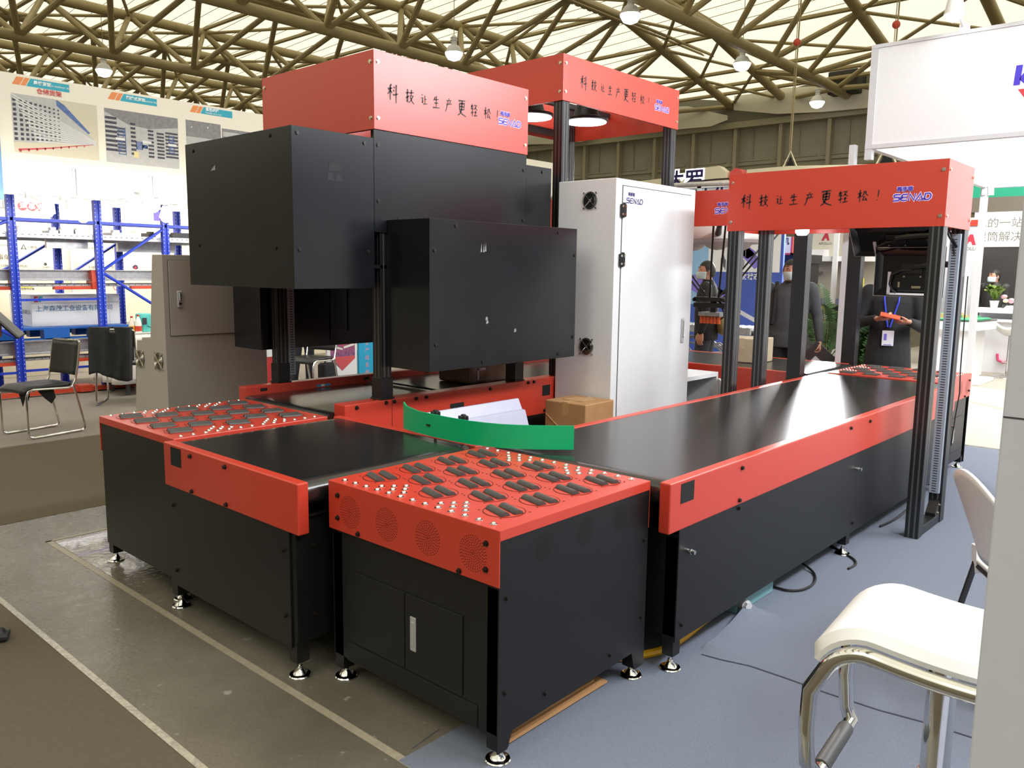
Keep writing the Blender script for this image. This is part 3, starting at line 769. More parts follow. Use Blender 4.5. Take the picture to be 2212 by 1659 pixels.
def header(parent, x0, x1, y0, y1, z0, z1, th=0.004):
    """red sheet metal band around the gantry head: four panels"""
    out = {}
    for nm, bx in (('-y', (x0, x1, y0, y0+th)), ('+y', (x0, x1, y1-th, y1)), ('-x', (x0, x0+th, y0+th, y1-th)), ('+x', (x1-th, x1, y0+th, y1-th))):
        b = MB(); b.box(*bx, z0, z1); out[nm] = obj('header_panel', b, RED, parent, bevel=0.0012)
    b = MB(); b.box(x0+th, x1-th, y0+th, y0+0.02, z0, z0+0.003); b.box(x0+th, x0+0.02, y0+th, y1-th, z0, z0+0.003); obj('header_flange', b, RED, parent)
    return out
def hbolts(parent, x0, x1, y0, y1, z0, z1):
    e = 0.028; zs = (z0+0.06, z1-0.06)
    bolts(parent, '-y', [(x, y0, z) for x in (x0+e, x1-e) for z in zs], ZINC, 0.0085, 0.007)
    bolts(parent, '-x', [(x0, y, z) for y in (y0+e, y1-e) for z in zs], ZINC, 0.0085, 0.007)

# --- scanner tunnel over the back conveyor
g1 = thing('scanner_gantry', 'black boxed scanner tunnel with red slogan header over back conveyor', 'gantry', (2.93, 3.65, 0.852), 'red headed gantries')
x0, x1, y0, y1 = 2.915, 4.188, 3.64, 4.745
for (px, py) in ((2.965, 3.66), (4.115, 3.66), (2.925, 4.655), (4.115, 4.655)):
    profile_post(g1, 'post', px, py, 0.075, 0.075, 0.86, 2.72)
    b = MB(); b.box(px-0.012, px+0.087, py-0.012, py+0.087, 0.853, 0.862); b.box(px-0.006, px+0.081, py-0.006, py+0.081, 0.862, 0.98); obj('post_foot', b, ALB, g1, bevel=0.002)
    bolts(g1, '+z', [(px-0.03, py+0.03, 0.853), (px+0.105, py+0.03, 0.853)], r=0.007)
each('cross_bar', [(2.99, 4.115, yy, yy+0.07, 2.60, 2.67) for yy in (3.66, 4.655)] + [(xx, xx+0.07, 3.73, 4.655, 2.60, 2.67) for xx in (2.965, 4.115)], ALB, g1)
hp = header(g1, x0, x1, y0, y1, 2.352, 2.766)
hbolts(g1, x0, x1, y0, y1, 2.352, 2.766)
pl = Plane((x0, y0, 2.352), (1, 0, 0), (0, 0, 1))
slogan(hp['-y'], pl, 0.0, 0.207, scale=0.985)
logo(hp['-y'], pl, 0.985, 0.160, 0.215, 0.040)
def cover(parent, name, xa, xb, ya, yb, za, zb, openside):
    b = MB(); b.box(xa, xb, ya, yb, za, zb)
    return obj(name, b, BLKS, parent, bevel=0.0012)
cover(g1, 'side_cover', 2.395, 2.913, 3.645, 4.742, 1.49, 2.303, '+x')
cover(g1, 'side_cover', 4.195, 4.456, 3.655, 4.735, 1.49, 2.291, '-x')
each('front_panel', [(2.918, 4.186, 3.648, 3.653, 1.80, 2.353)], BLKS, g1); each('rear_panel', [(2.918, 4.186, 4.735, 4.74, 1.49, 2.353)], BLKS, g1)
b = MB(); b.box(2.92, 4.19, 3.66, 4.73, 1.60, 1.62); obj('tunnel_ceiling', b, BLK, g1)
cover(g1, 'front_cover', 3.005, 4.292, 3.296, 3.642, 1.042, 1.870, '+y')
cover(g1, 'rear_cover', 2.86, 4.2, 4.75, 5.08, 1.065, 1.875, '-y')
b = MB(); b.box(3.40, 3.43, 4.742, 4.749, 1.1, 1.6); b.box(3.55, 3.57, 4.742, 4.749, 1.16, 1.6); obj('guide_rail', b, ALB, g1)
b = MB(); b.cyl((3.3, 4.45, 1.56), (3.75, 4.45, 1.56), 0.014, 10); obj('scanner_lamp', b, mat('lamp_tube_white', (0.8, 0.8, 0.8, 1), 0.4, noise=0.02), g1, smooth=True)
trunking(g1, 3.003, 4.655, 0.90, 1.62, 0.05, 'x')
bolts(g1, '-x', [(2.395, y, z) for y, z in [(4.65, 2.26), (3.84, 2.27), (4.62, 1.72), (3.81, 1.70)]], r=0.009, h=0.006)
bolts(g1, '-y', [(x, 3.645, z) for x, z in [(2.43, 2.27), (2.85, 2.268), (2.43, 1.69), (2.87, 1.69)]], r=0.009, h=0.006)
bolts(g1, '-y', [(x, 3.648, z) for x, z in [(2.945, 2.27), (2.945, 1.97), (4.16, 2.25)]], r=0.009, h=0.006)
bolts(g1, '-y', [(4.36, 3.655, 2.26), (4.16, 3.648, 1.93)], r=0.009, h=0.006)
bolts(g1, '-y', [(x, 3.296, z) for x, z in [(3.20, 1.838), (4.10, 1.838), (3.04, 1.70), (4.27, 1.70), (3.05, 1.19), (4.27, 1.17), (3.42, 1.07), (4.12, 1.07)]], r=0.009, h=0.006)
bolts(g1, '+z', [(x, 3.33, 1.870) for x in (3.16, 4.0)] + [(3.03, 3.36, 1.870), (3.03, 3.58, 1.870)], r=0.009, h=0.006)
b = MB(); pl = Plane((0, 3.645, 0), (1, 0, 0), (0, 0, 1))
SCUF = mat('dull_scuff', (0.012, 0.014, 0.018, 1), 0.7, noise=0.5, nscale=60)
poly2d(b, pl, [(2.615, 2.10), (2.70, 2.105), (2.685, 2.145), (2.62, 2.15)]); poly2d(b, pl, [(2.607, 2.055), (2.65, 2.05), (2.64, 2.095), (2.61, 2.09)]); poly2d(b, pl, [(2.655, 2.05), (2.705, 2.05), (2.70, 2.09), (2.665, 2.095)])
obj('scuff_mark', b, SCUF, g1)
b = MB(); pl = Plane((0, 3.296, 0), (1, 0, 0), (0, 0, 1)); r5 = random.Random(5)
for u, v in [(3.4, 1.73), (3.42, 1.73), (3.435, 1.735)]: poly2d(b, pl, [(u-.004, v-.03), (u+.008, v-.03), (u+.004, v+.02)])
for u, v in [(3.45, 1.32), (3.455, 1.30), (3.7, 1.24)]: poly2d(b, pl, [(u-.01, v-.012), (u+.012, v-.006), (u+.006, v+.012), (u-.006, v+.008)])
poly2d(b, Plane((2.395, 0, 0), (0, -1, 0), (0, 0, 1)), [(-4.455, 2.135), (-4.40, 2.135), (-4.40, 2.165)])
obj('tape_residue', b, mat('pale_residue', (0.35, 0.36, 0.36, 1), 0.6, noise=0.6, nscale=120), g1)

# --- second gantry with LED lamps
g2 = thing('camera_gantry', 'tall open red header gantry with two round LED lamps inside', 'gantry', (4.56, 3.65, 0.852), 'red headed gantries')
x0, x1, y0, y1, z0, z1 = 4.558, 6.078, 3.65, 4.80, 2.76, 3.068
hp = header(g2, x0, x1, y0, y1, z0, z1); hbolts(g2, x0, x1, y0, y1, z0, z1)
pl = Plane((x0, y0, z0), (1, 0, 0), (0, 0, 1))
slogan(hp['-y'], pl, 0.10, 0.152, scale=0.975)
logo(hp['-y'], pl, 1.155, 0.108, 0.215, 0.040)
for (px, py) in ((4.57, 3.66), (5.99, 3.66), (4.57, 4.71), (5.99, 4.71)):
    profile_post(g2, 'post', px, py, 0.078, 0.078, 0.853, z1-0.03)
each('cross_bar', [(4.57, 6.06, yy, yy+0.05, z0+0.16, z0+0.20) for yy in (3.98, 4.32)] + [(4.60, 6.0, 4.715, 4.77, z0+0.02, z0+0.07)], ALB, g2)
b = MB(); b.box(4.565, 4.625, 4.40, 4.45, 0.853, 2.86); bar = obj('grey_upright', b, GPAN, g2)
s = MB()
for i in range(100): s.box(4.5640, 4.566, 4.405, 4.42, 1.8+i*0.0098, 1.8+i*0.0098+0.005)
obj('slots', s, MATS['slot_dark'], bar)
LED = mat('led_ring', (1, 1, 1, 1), 0.4, emit=(1.0, 0.95, 1.0, 1), estr=14)
for (lx, ly) in ((4.75, 4.10), (5.16, 3.90)):
    lamp = MB(); lamp.lathe((lx, ly, z0-0.045), [(0.155, 0.008), (0.165, 0.012), (0.165, 0.03), (0.10, 0.05), (0.085, 0.10), (0.06, 0.19)], 32)
    h = obj('lamp_housing', lamp, BLK, g2, smooth=True)
    e = MB(); e.lathe((lx, ly, z0-0.045), [(0.150, 0.0), (0.154, 0.006), (0.02, 0.009)], 32); obj('led_face', e, LED, h)

# --- right gantry across the long conveyor
g3 = thing('scanner_gantry', 'low red header gantry standing across the long conveyor at right', 'gantry', (5.26, 1.37, 0), 'red headed gantries')
x0, x1, y0, y1, z0, z1 = 5.26, 5.83, 1.368, 2.742, 1.885, 2.268
hp = header(g3, x0, x1, y0, y1, z0, z1); hbolts(g3, x0, x1, y0, y1, z0, z1)
pl = Plane((x0, y1, z0), (0, -1, 0), (0, 0, 1))
slogan(hp['-x'], pl, 0.0, 0.193); logo(hp['-x'], pl, 1.078, 0.153, 0.215, 0.042)
for (px, py) in ((5.262, 1.372), (5.735, 1.372), (5.262, 2.655), (5.735, 2.655)):
    profile_post(g3, 'post', px, py, 0.09, 0.078, 0.004, z1-0.03)
each('cross_bar', [(5.352, 5.735, 1.376, 1.446, 0.004, 0.06), (5.352, 5.735, 2.66, 2.73, 0.004, 0.06), (5.27, 5.33, 1.45, 2.655, 2.10, 2.17)], ALB, g3, bevel=0.002)
b = MB(); b.prism([(5.735, 0.06), (5.735, 0.15), (5.715, 0.15), (5.645, 0.08), (5.645, 0.06)], 'y', 1.38, 1.44); br = obj('corner_bracket', b, ALB, g3)
bolts(br, '-y', [(5.72, 1.38, .125), (5.70, 1.38, .075)], ZINC, 0.006)
trunking(g3, 5.70, 1.384, 0.20, 1.86, 0.06, 'y')
b = MB(); b.tube([(5.6, 1.45, 1.9), (5.62, 1.43, 1.84), (5.69, 1.42, 1.8), (5.71, 1.41, 1.7)], 0.006, 6); b.tube([(5.65, 1.46, 1.92), (5.66, 1.42, 1.83), (5.70, 1.40, 1.78)], 0.006, 6); obj('cable', b, CABLE, g3)
b = MB(); b.tube([(5.85, 1.36, 1.6), (5.85, 1.355, 1.0), (5.86, 1.35, 0.85), (5.85, 1.36, 0.7), (5.845, 1.37, 0.5)], 0.004, 6); obj('cable', b, CABLE, g3)
b = MB(); b.lathe((5.62, 2.36, 1.865), [(0.03, 0.0), (0.045, 0.02), (0.045, 0.05)], 16); obj('spot_lamp', b, LED, g3)

# --- robot gantry behind
g4 = thing('robot_gantry', 'red header gantry of the delta robot, behind the right gantry', 'gantry', (6.5, 2.65, 0), 'red headed gantries')
x0, x1, y0, y1, z0, z1 = 6.33, 7.68, 2.60, 5.45, 1.99, 2.285
hp = header(g4, x0, x1, y0, y1, z0, z1)
pl = Plane((x0, y1, z0), (0, -1, 0), (0, 0, 1))
slogan(hp['-x'], pl, 0.55, 0.15); logo(hp['-x'], pl, 2.03, 0.10, 0.24, 0.045)
for (px, py) in ((6.35, 2.62), (7.575, 2.63), (6.35, 5.32), (7.57, 5.32)):
    b = MB(); b.box(px, px+0.10, py, py+0.11, 0.004, z1-0.02); obj('post', b, ALB, g4, bevel=0.003)
each('cross_bar', [(6.5, 7.6, 4.0, 4.08, z1-0.10, z1-0.02), (6.5, 7.6, 3.5, 3.58, z1-0.10, z1-0.02)], ALB, g4)
# delta robot hangs under it
dr = thing('delta_robot', 'delta robot with white body and thin black arms hanging under red header', 'robot', (7.0, 3.75, 1.95))
b = MB(); b.lathe((7.0, 3.75, 1.86), [(0.30, 0.0), (0.42, 0.012), (0.44, 0.04), (0.43, 0.10), (0.36, 0.16), (0.30, 0.26)], 36); obj('robot_body', b, PLW, dr, smooth=True)
for k in range(3):
    a = math.radians(-30+120*k)
    c = Vector((7.0+0.24*math.cos(a), 3.75+0.24*math.sin(a), 1.90))
    e = Vector((7.0+0.66*math.cos(a), 3.75+0.66*math.sin(a), 2.0))
    b = MB(); b.ball(c, 0.13, 12, 8, (1, 1, 0.75)); cap = obj('motor_cover', b, PLW, dr, smooth=True)
    b = MB(); b.tube([c, e], [0.035, 0.022], 10); obj('upper_arm', b, CABLE, dr, smooth=True)
    tv = Vector((-math.sin(a), math.cos(a), 0))
    low = Vector((7.0+0.07*math.cos(a), 3.75+0.07*math.sin(a), 1.36))
    for s_ in (-0.05, 0.05):
        b = MB(); b.tube([e+tv*s_, low+tv*s_*0.8], 0.009, 8); obj('forearm', b, CABLE, dr)
b = MB(); b.box(6.90, 7.10, 3.62, 3.90, 1.34, 1.375); b.box(6.93, 7.07, 3.60, 3.92, 1.28, 1.32); b.cyl((6.9, 3.6, 1.35), (7.1, 3.6, 1.35), 0.018); b.cyl((6.9, 3.9, 1.35), (7.1, 3.9, 1.35), 0.018); b.cyl((7, 3.75, 1.2), (7, 3.75, 1.34), 0.03); obj('end_effector', b, CABLE, dr)
b = MB(); b.box(6.92, 7.08, 3.64, 3.86, 1.20, 1.235); gp = obj('gripper_plate', b, STEEL, dr)
b = MB()
for i in range(6): b.cyl((6.95, 3.66+i*0.036, 1.13), (6.95, 3.66+i*0.036, 1.2), 0.016, 10)
obj('suction_cups', b, mat('suction_orange', rgb(215, 95, 40), 0.5, noise=0.1), gp)
b = MB(); b.tube([(7.0, 3.7, 1.34), (6.95, 3.62, 1.30), (6.93, 3.60, 1.2), (6.98, 3.68, 1.16), (7.02, 3.75, 1.2)], 0.008, 8); obj('air_hose', b, CABLE, dr)
# ================================================================== cabinets, cartons, guide, cables
def fan(parent, O, U, V, r, metal=None):
    metal = metal or CHR
    pl = Plane(O, U, V)
    b = MB(); disc2d(b, pl, 0, 0, r*0.98, 28, 0.001); f = obj('fan', b, HOLE, parent)
    b = MB()
    for q in (0.22, 0.40, 0.56, 0.72, 0.88, 1.0):
        L = [(r*q*math.cos(2*math.pi*k/24), r*q*math.sin(2*math.pi*k/24)) for k in range(25)]
        b.tube([pl.pt(u, v, 0.007) for u, v in L], 0.0016, 5, caps=False)
    for a in (math.pi/4, 3*math.pi/4):
        c, s = math.cos(a)*r*1.22, math.sin(a)*r*1.22
        b.tube([pl.pt(-c, -s, 0.003), pl.pt(-c*0.85, -s*0.85, 0.009), pl.pt(c*0.85, s*0.85, 0.009), pl.pt(c, s, 0.003)], 0.0022, 5)
        for q in (-1, 1):
            b.cyl(pl.pt(q*c, q*s, 0), pl.pt(q*c, q*s, 0.010), 0.0055, 8)
    b.cyl(pl.pt(0, 0, 0.002), pl.pt(0, 0, 0.006), r*0.2, 16)
    obj('fan_guard', b, metal, f)
    return f
cw = thing('control_cabinet', 'tall white control cabinet with two side fans behind long conveyor', 'cabinet', (4.51, 3.15, 0))
b = MB(); b.box(4.51, 5.53, 3.15, 3.63, 0.0, 2.205); obj('body', b, WHT, cw, bevel=0.004)
b = MB(); b.box(4.584, 5.462, 3.143, 3.150, 0.12, 2.158); d = obj('door', b, WHT, cw, bevel=0.002)
b = MB(); b.box(4.578, 5.468, 3.1485, 3.1498, 0.114, 2.164); obj('door_gap', b, mat('shadow_gap', (0.05, 0.05, 0.06, 1), 0.7, noise=0.1), cw)
logo(d, Plane((4.615, 3.143, 2.05), (1, 0, 0), (0, 0, 1)), 0.0, 0.0, 0.20, 0.036, outline=False, ink=mat('navy_logo', rgb(50, 50, 110), 0.5, noise=0.05))
for z in (2.0, 1.677):
    b = MB(); b.box(4.556, 4.606, 3.128, 3.146, z-0.04, z+0.04); b.cyl((4.582, 3.132, z-0.045), (4.582, 3.132, z+0.05), 0.011, 10)
    h = obj('hinge', b, BLK, cw, bevel=0.002)
    bolts(h, '-y', [(x, 3.128, z+dz) for x in (4.565, 4.598) for dz in (-.026, .026)], ZINC, 0.006, 0.003)
b = MB(); b.box(5.385, 5.418, 3.131, 3.144, 1.08, 1.265); h = obj('handle', b, mat('satin_metal', (0.62, 0.62, 0.63, 1), 0.35, 0.6), cw, bevel=0.008, seg=3)
b = MB(); b.box(5.395, 5.408, 3.122, 3.133, 1.12, 1.25); obj('handle_lever', b, CHR, h, bevel=0.004)
for z in (2.068, 1.09): fan(cw, (4.51, 3.358, z), (0, -1, 0), (0, 0, 1), 0.058)

gc = thing('control_cabinet', 'beige stepped control console with latched door behind left sorter', 'cabinet', (2.487, 5.3, 0))
b = MB(); b.prism([(5.30, 0.0), (5.82, 0.0), (5.80, 0.60), (5.73, 1.088), (5.655, 1.09), (5.65, 1.11), (5.52, 1.118), (5.44, 1.672), (5.30, 1.672)], 'x', 2.487, 3.236)
obj('body', b, GREYP, gc, bevel=0.004)
b = MB(); b.box(2.522, 3.184, 5.2965, 5.30, 1.137, 1.637); obj('door_gap', b, MATS['shadow_gap'], gc)
b = MB(); b.box(2.525, 3.181, 5.292, 5.298, 1.140, 1.634); d = obj('door', b, GREYP, gc, bevel=0.002)
b = MB(); b.box(2.571, 2.607, 5.278, 5.293, 1.325, 1.437); h = obj('latch', b, MATS['satin_metal'], d, bevel=0.014, seg=3)
b = MB(); b.box(2.581, 2.597, 5.270, 5.280, 1.37, 1.425); obj('latch_lever', b, CHR, h, bevel=0.005); 
b = MB(); b.cyl((2.589, 5.274, 1.352), (2.589, 5.280, 1.352), 0.009, 12); obj('keyhole', b, HOLE, h)
for (y_, z_) in ((5.683, .961), (5.404, .966)): fan(gc, (2.487, y_, z_), (0, -1, 0), (0, 0, 1), 0.06, ZINC)

def carton(name, label, x0, x1, y0, y1, z0, z1, m, tape_m, rz=0.0, flap=True):
    cx, cy = (x0+x1)/2, (y0+y1)/2
    t = thing(name, label, 'carton', (cx, cy, z0))
    hx, hy, h = (x1-x0)/2, (y1-y0)/2, z1-z0
    rr = random.Random(int(cx*100)); b = MB()
    n = 6
    b.box(cx-hx, cx+hx, cy-hy, cy+hy, z0, z1)
    obj('carton_body', b, m, t, bevel=0.008, seg=3)
    b = MB(); b.box(cx-hx*1.002, cx+hx*1.002, cy-0.024, cy+0.024, z1-0.0005, z1+0.0012); b.box(cx-hx-0.001, cx-hx+0.001, cy-0.024, cy+0.024, z1-0.09, z1); obj('tape', b, tape_m, t)
    if flap:
        b = MB(); b.box(cx-hx*0.45, cx+hx*0.45, cy-hy*0.5, cy+hy*0.5, z1+0.0012, z1+0.0035); obj('top_label', b, tape_m, t)
    t.rotation_euler = (0, 0, rz)
    return t
c1 = carton('carton', 'brown cardboard carton wrapped in film beside the white cabinet', 4.16, 4.485, 3.10, 3.43, 0.0, 0.752, CARD, TAPE, 0.03)
b = MB(); b.tube([(4.158, 3.42, 0.66), (4.156, 3.25, 0.54), (4.157, 3.11, 0.45)], 0.004, 6); obj('strap', b, TAPE, c1)
b = MB(); rect2d(b, Plane((4.16, 3.26, 0.5), (0, -1, 0), (0, 0, 1)), 0.03, 0.13, 0.06, 0.10, 0.002); obj('printed_mark', b, INK, c1)
carton('carton', 'pale cardboard carton standing on the red conveyor behind gantry posts', 6.86, 7.20, 3.22, 3.56, 0.802, 1.02, CARDL, mat('pale_tape', rgb(215, 200, 170), 0.4, noise=0.1), 0.1, False)
t = thing('wrapped_box', 'box wrapped in clear shiny film lying on the back conveyor', 'box', (4.2, 4.02, 0.808), None)
b = MB(); b.box(4.0, 4.40, 3.96, 4.30, 0.809, 0.955); obj('carton_body', b, mat('film_brown', rgb(120, 100, 82), 0.25, noise=0.3, nscale=12, coat=0.8), t, bevel=0.02, seg=3)
b = MB(); poly2d(b, Plane((4.0, 3.96, 0.81), (1, 0, 0), (0, 0, 1)), [(0.06, 0.03), (0.075, 0.03), (0.075, 0.11), (0.06, 0.11)]); poly2d(b, Plane((4.0, 3.96, 0.81), (1, 0, 0), (0, 0, 1)), [(0.06, 0.095), (0.14, 0.095), (0.14, 0.11), (0.06, 0.11)]); obj('printed_mark', b, LOGOW, t)

lowc = thing('low_cabinet', 'low white cabinet with its door hanging open behind long conveyor', 'cabinet', (5.5, 3.2, 0))
b = MB()
for bx in ((5.545, 6.11, 3.2, 3.62, 0.76, 0.795), (5.545, 5.565, 3.2, 3.62, 0.0, 0.76), (6.085, 6.11, 3.2, 3.62, 0.0, 0.76), (5.565, 6.085, 3.60, 3.62, 0.0, 0.76), (5.565, 6.085, 3.2, 3.6, 0.03, 0.06)): b.box(*bx)
obj('carcass', b, WPAN, lowc, bevel=0.002)
b = MB(); b.box(5.567, 6.083, 3.59, 3.598, 0.07, 0.75); obj('dark_inside', b, HOLE, lowc)
b = MB(); b.prism([(6.10, 3.195), (5.76, 2.955), (5.77, 2.94), (6.11, 3.18)], 'z', 0.05, 0.745); d = obj('door', b, WPAN, lowc, bevel=0.002)

gr = thing('guide_fence', 'curved bright green guide strip between the two front conveyors', 'guide', (2.6, 2.6, 0.8))
P_ = [(2.640, 3.085), (2.628, 3.05), (2.612, 2.95), (2.603, 2.84), (2.599, 2.72), (2.604, 2.60), (2.622, 2.51), (2.650, 2.43), (2.690, 2.365), (2.735, 2.305), (2.79, 2.245), (2.853, 2.182)]
b = MB(); n = len(P_); th = 0.007; L = []; R_ = []
for i, p in enumerate(P_):
    a = Vector(P_[max(0, i-1)]); c = Vector(P_[min(n-1, i+1)]); t_ = (c-a).normalized(); nn = Vector((-t_.y, t_.x))*th/2
    L.append((p[0]+nn.x, p[1]+nn.y)); R_.append((p[0]-nn.x, p[1]-nn.y))
tops = [0.945, 0.93] + [0.920]*(n-2)
vs = [(x, y, 0.812) for x, y in L] + [(x, y, 0.812) for x, y in R_] + [(x, y, tops[i]) for i, (x, y) in enumerate(L)] + [(x, y, tops[i]) for i, (x, y) in enumerate(R_)]
fs = []
for i in range(n-1):
    fs += [(i, i+1, 2*n+i+1, 2*n+i), (n+i, 3*n+i, 3*n+i+1, n+i+1), (2*n+i, 2*n+i+1, 3*n+i+1, 3*n+i), (i, n+i, n+i+1, i+1)]
fs += [(0, 2*n, 3*n, n), (n-1, 2*n-1, 4*n-1, 3*n-1)]
b.add(vs, fs); obj('guide_strip', b, mat('green_plastic', rgb(0, 168, 108), 0.35, noise=0.06, nscale=8), gr, smooth=True)
for (x, y) in ((2.645, 2.86), (2.655, 2.68)):
    b = MB(); b.cyl((x, y, 0.80), (x, y, 0.905), 0.008, 10); b.box(x-0.05, x+0.01, y-0.012, y+0.012, 0.86, 0.868); s_ = obj('bracket', b, ALB, gr)
    b = MB(); vs = []
    for i in range(24):
        a = 2*math.pi*i/24; r_ = 0.020 + 0.006*math.cos(6*a); vs.append((x+r_*math.cos(a), y+r_*math.sin(a)))
    b.prism(vs, 'z', 0.905, 0.925); b.cyl((x, y, 0.895), (x, y, 0.932), 0.012, 12); obj('star_knob', b, CABLE, s_, bevel=0.002)

wc = thing('sheet_metal_cover', 'white folded sheet metal cover lying behind the green guide strip', 'cover', (3.3, 3.2, 0))
b = MB(); b.prism([(3.12, 0.0), (3.36, 0.0), (3.26, 0.832), (3.245, 0.832), (3.215, 0.772), (3.19, 0.768), (3.14, 0.62)], 'x', 2.86, 3.685)
obj('cover_shell', b, mat('lilac_white_paint', rgb(178, 178, 200), 0.4, noise=0.03), wc, bevel=0.003)

# cables, hose and junction box on the floor under the long conveyor
def cable(name, pts, r, m, label, cat):
    # smooth the polyline with Catmull-Rom
    V_ = [Vector(p) for p in pts]; out = []
    for i in range(len(V_)-1):
        p0 = V_[max(0, i-1)]; p1 = V_[i]; p2 = V_[i+1]; p3 = V_[min(len(V_)-1, i+2)]
        for k in range(6):
            t = k/6
            out.append(0.5*((2*p1)+(p2-p0)*t+(2*p0-5*p1+4*p2-p3)*t*t+(3*p1-p0-3*p2+p3)*t**3))
    out.append(V_[-1])
    b = MB(); b.tube(out, r, 8); return tag(obj(name, b, m, smooth=True), label, cat)
cable('cable', [(3.80, 1.85, .01), (3.895, 1.713, .01), (3.905, 1.606, .01), (3.974, 1.55, .01), (4.099, 1.545, .01), (4.236, 1.60, .01), (4.29, 1.69, .03), (4.25, 1.78, .08), (4.10, 1.80, .06), (4.02, 1.72, .012), (3.9, 1.8, .01)], 0.0065, CABLE, 'looped black cable on the carpet under the long conveyor', 'cable')
cable('cable', [(4.9, 1.85, .02), (4.78, 1.73, .008), (4.71, 1.64, .008), (4.62, 1.53, .008), (4.54, 1.488, .008), (4.44, 1.492, .008)], 0.0065, CABLE, 'short black cable end sticking out beside the middle conveyor foot', 'cable')
cable('cable', [(5.35, 1.62, .01), (5.6, 1.60, .012), (6.0, 1.62, .01)], 0.007, CABLE, 'black cable lying along the conveyor behind the tall black post', 'cable')
cable('hose', [(2.3, 2.1, .02), (2.55, 1.90, .02), (2.70, 1.79, .02), (2.80, 1.73, .02), (2.90, 1.70, .02), (3.05, 1.70, .02), (3.25, 1.71, .03), (3.42, 1.70, .05), (3.46, 1.69, .055)], 0.017, YEL, 'thick yellow hose running under the front of the long conveyor', 'hose')
jb = thing('junction_box', 'pale teal junction box on the floor under the long conveyor', 'box', (3.6, 1.7, 0.003))
b = MB(); b.box(3.465, 3.86, 1.66, 2.0, 0.003, 0.145); obj('box_body', b, mat('teal_box', rgb(120, 165, 170), 0.45, noise=0.05), jb, bevel=0.004)
b = MB(); b.cyl((3.50, 1.66, 0.055), (3.48, 1.62, 0.055), 0.026, 12); b.cyl((3.49, 1.64, 0.055), (3.475, 1.605, 0.055), 0.02, 6); obj('cable_gland', b, GPAN, jb)
# lifted carpet flap and seams
b = MB()
def flapz(u, v):
    x = 2.99+0.62*u; y0_ = 1.60 + 0.03*u; y = y0_ - 0.24*v*(1-0.15*u)
    z = 0.004 + 0.045*max(0, 1-((u-0.72)/0.45)**2)*(1-v)**2 + 0.012*(1-v)*math.sin(u*9)
    return (x, y, max(0.0005, z*(1-v)*min(1, u*8, (1-u)*8)))
b.grid(flapz, 24, 10)
tag(obj('carpet_flap', b, CG, smooth=True), 'lifted flap of blue grey carpet cut beside the long conveyor', 'carpet flap')
strip_on_floor('carpet_slit', [(2.984, 1.579), (2.999, 1.49), (3.03, 1.381), (3.033, 1.224), (3.029, 1.057), (3.038, 0.872), (3.065, 0.72), (3.076, 0.537), (3.09, 0.2)], 0.008, SEAM, 'dark slit in the blue carpet beside the white bar stool', 'carpet seam')
strip_on_floor('carpet_crack', [(1.842, 1.97), (1.77, 1.96), (1.696, 1.949)], 0.004, SEAM, 'short dark crack in the floor beside the nearest sorter foot', 'crack', 0.0012)

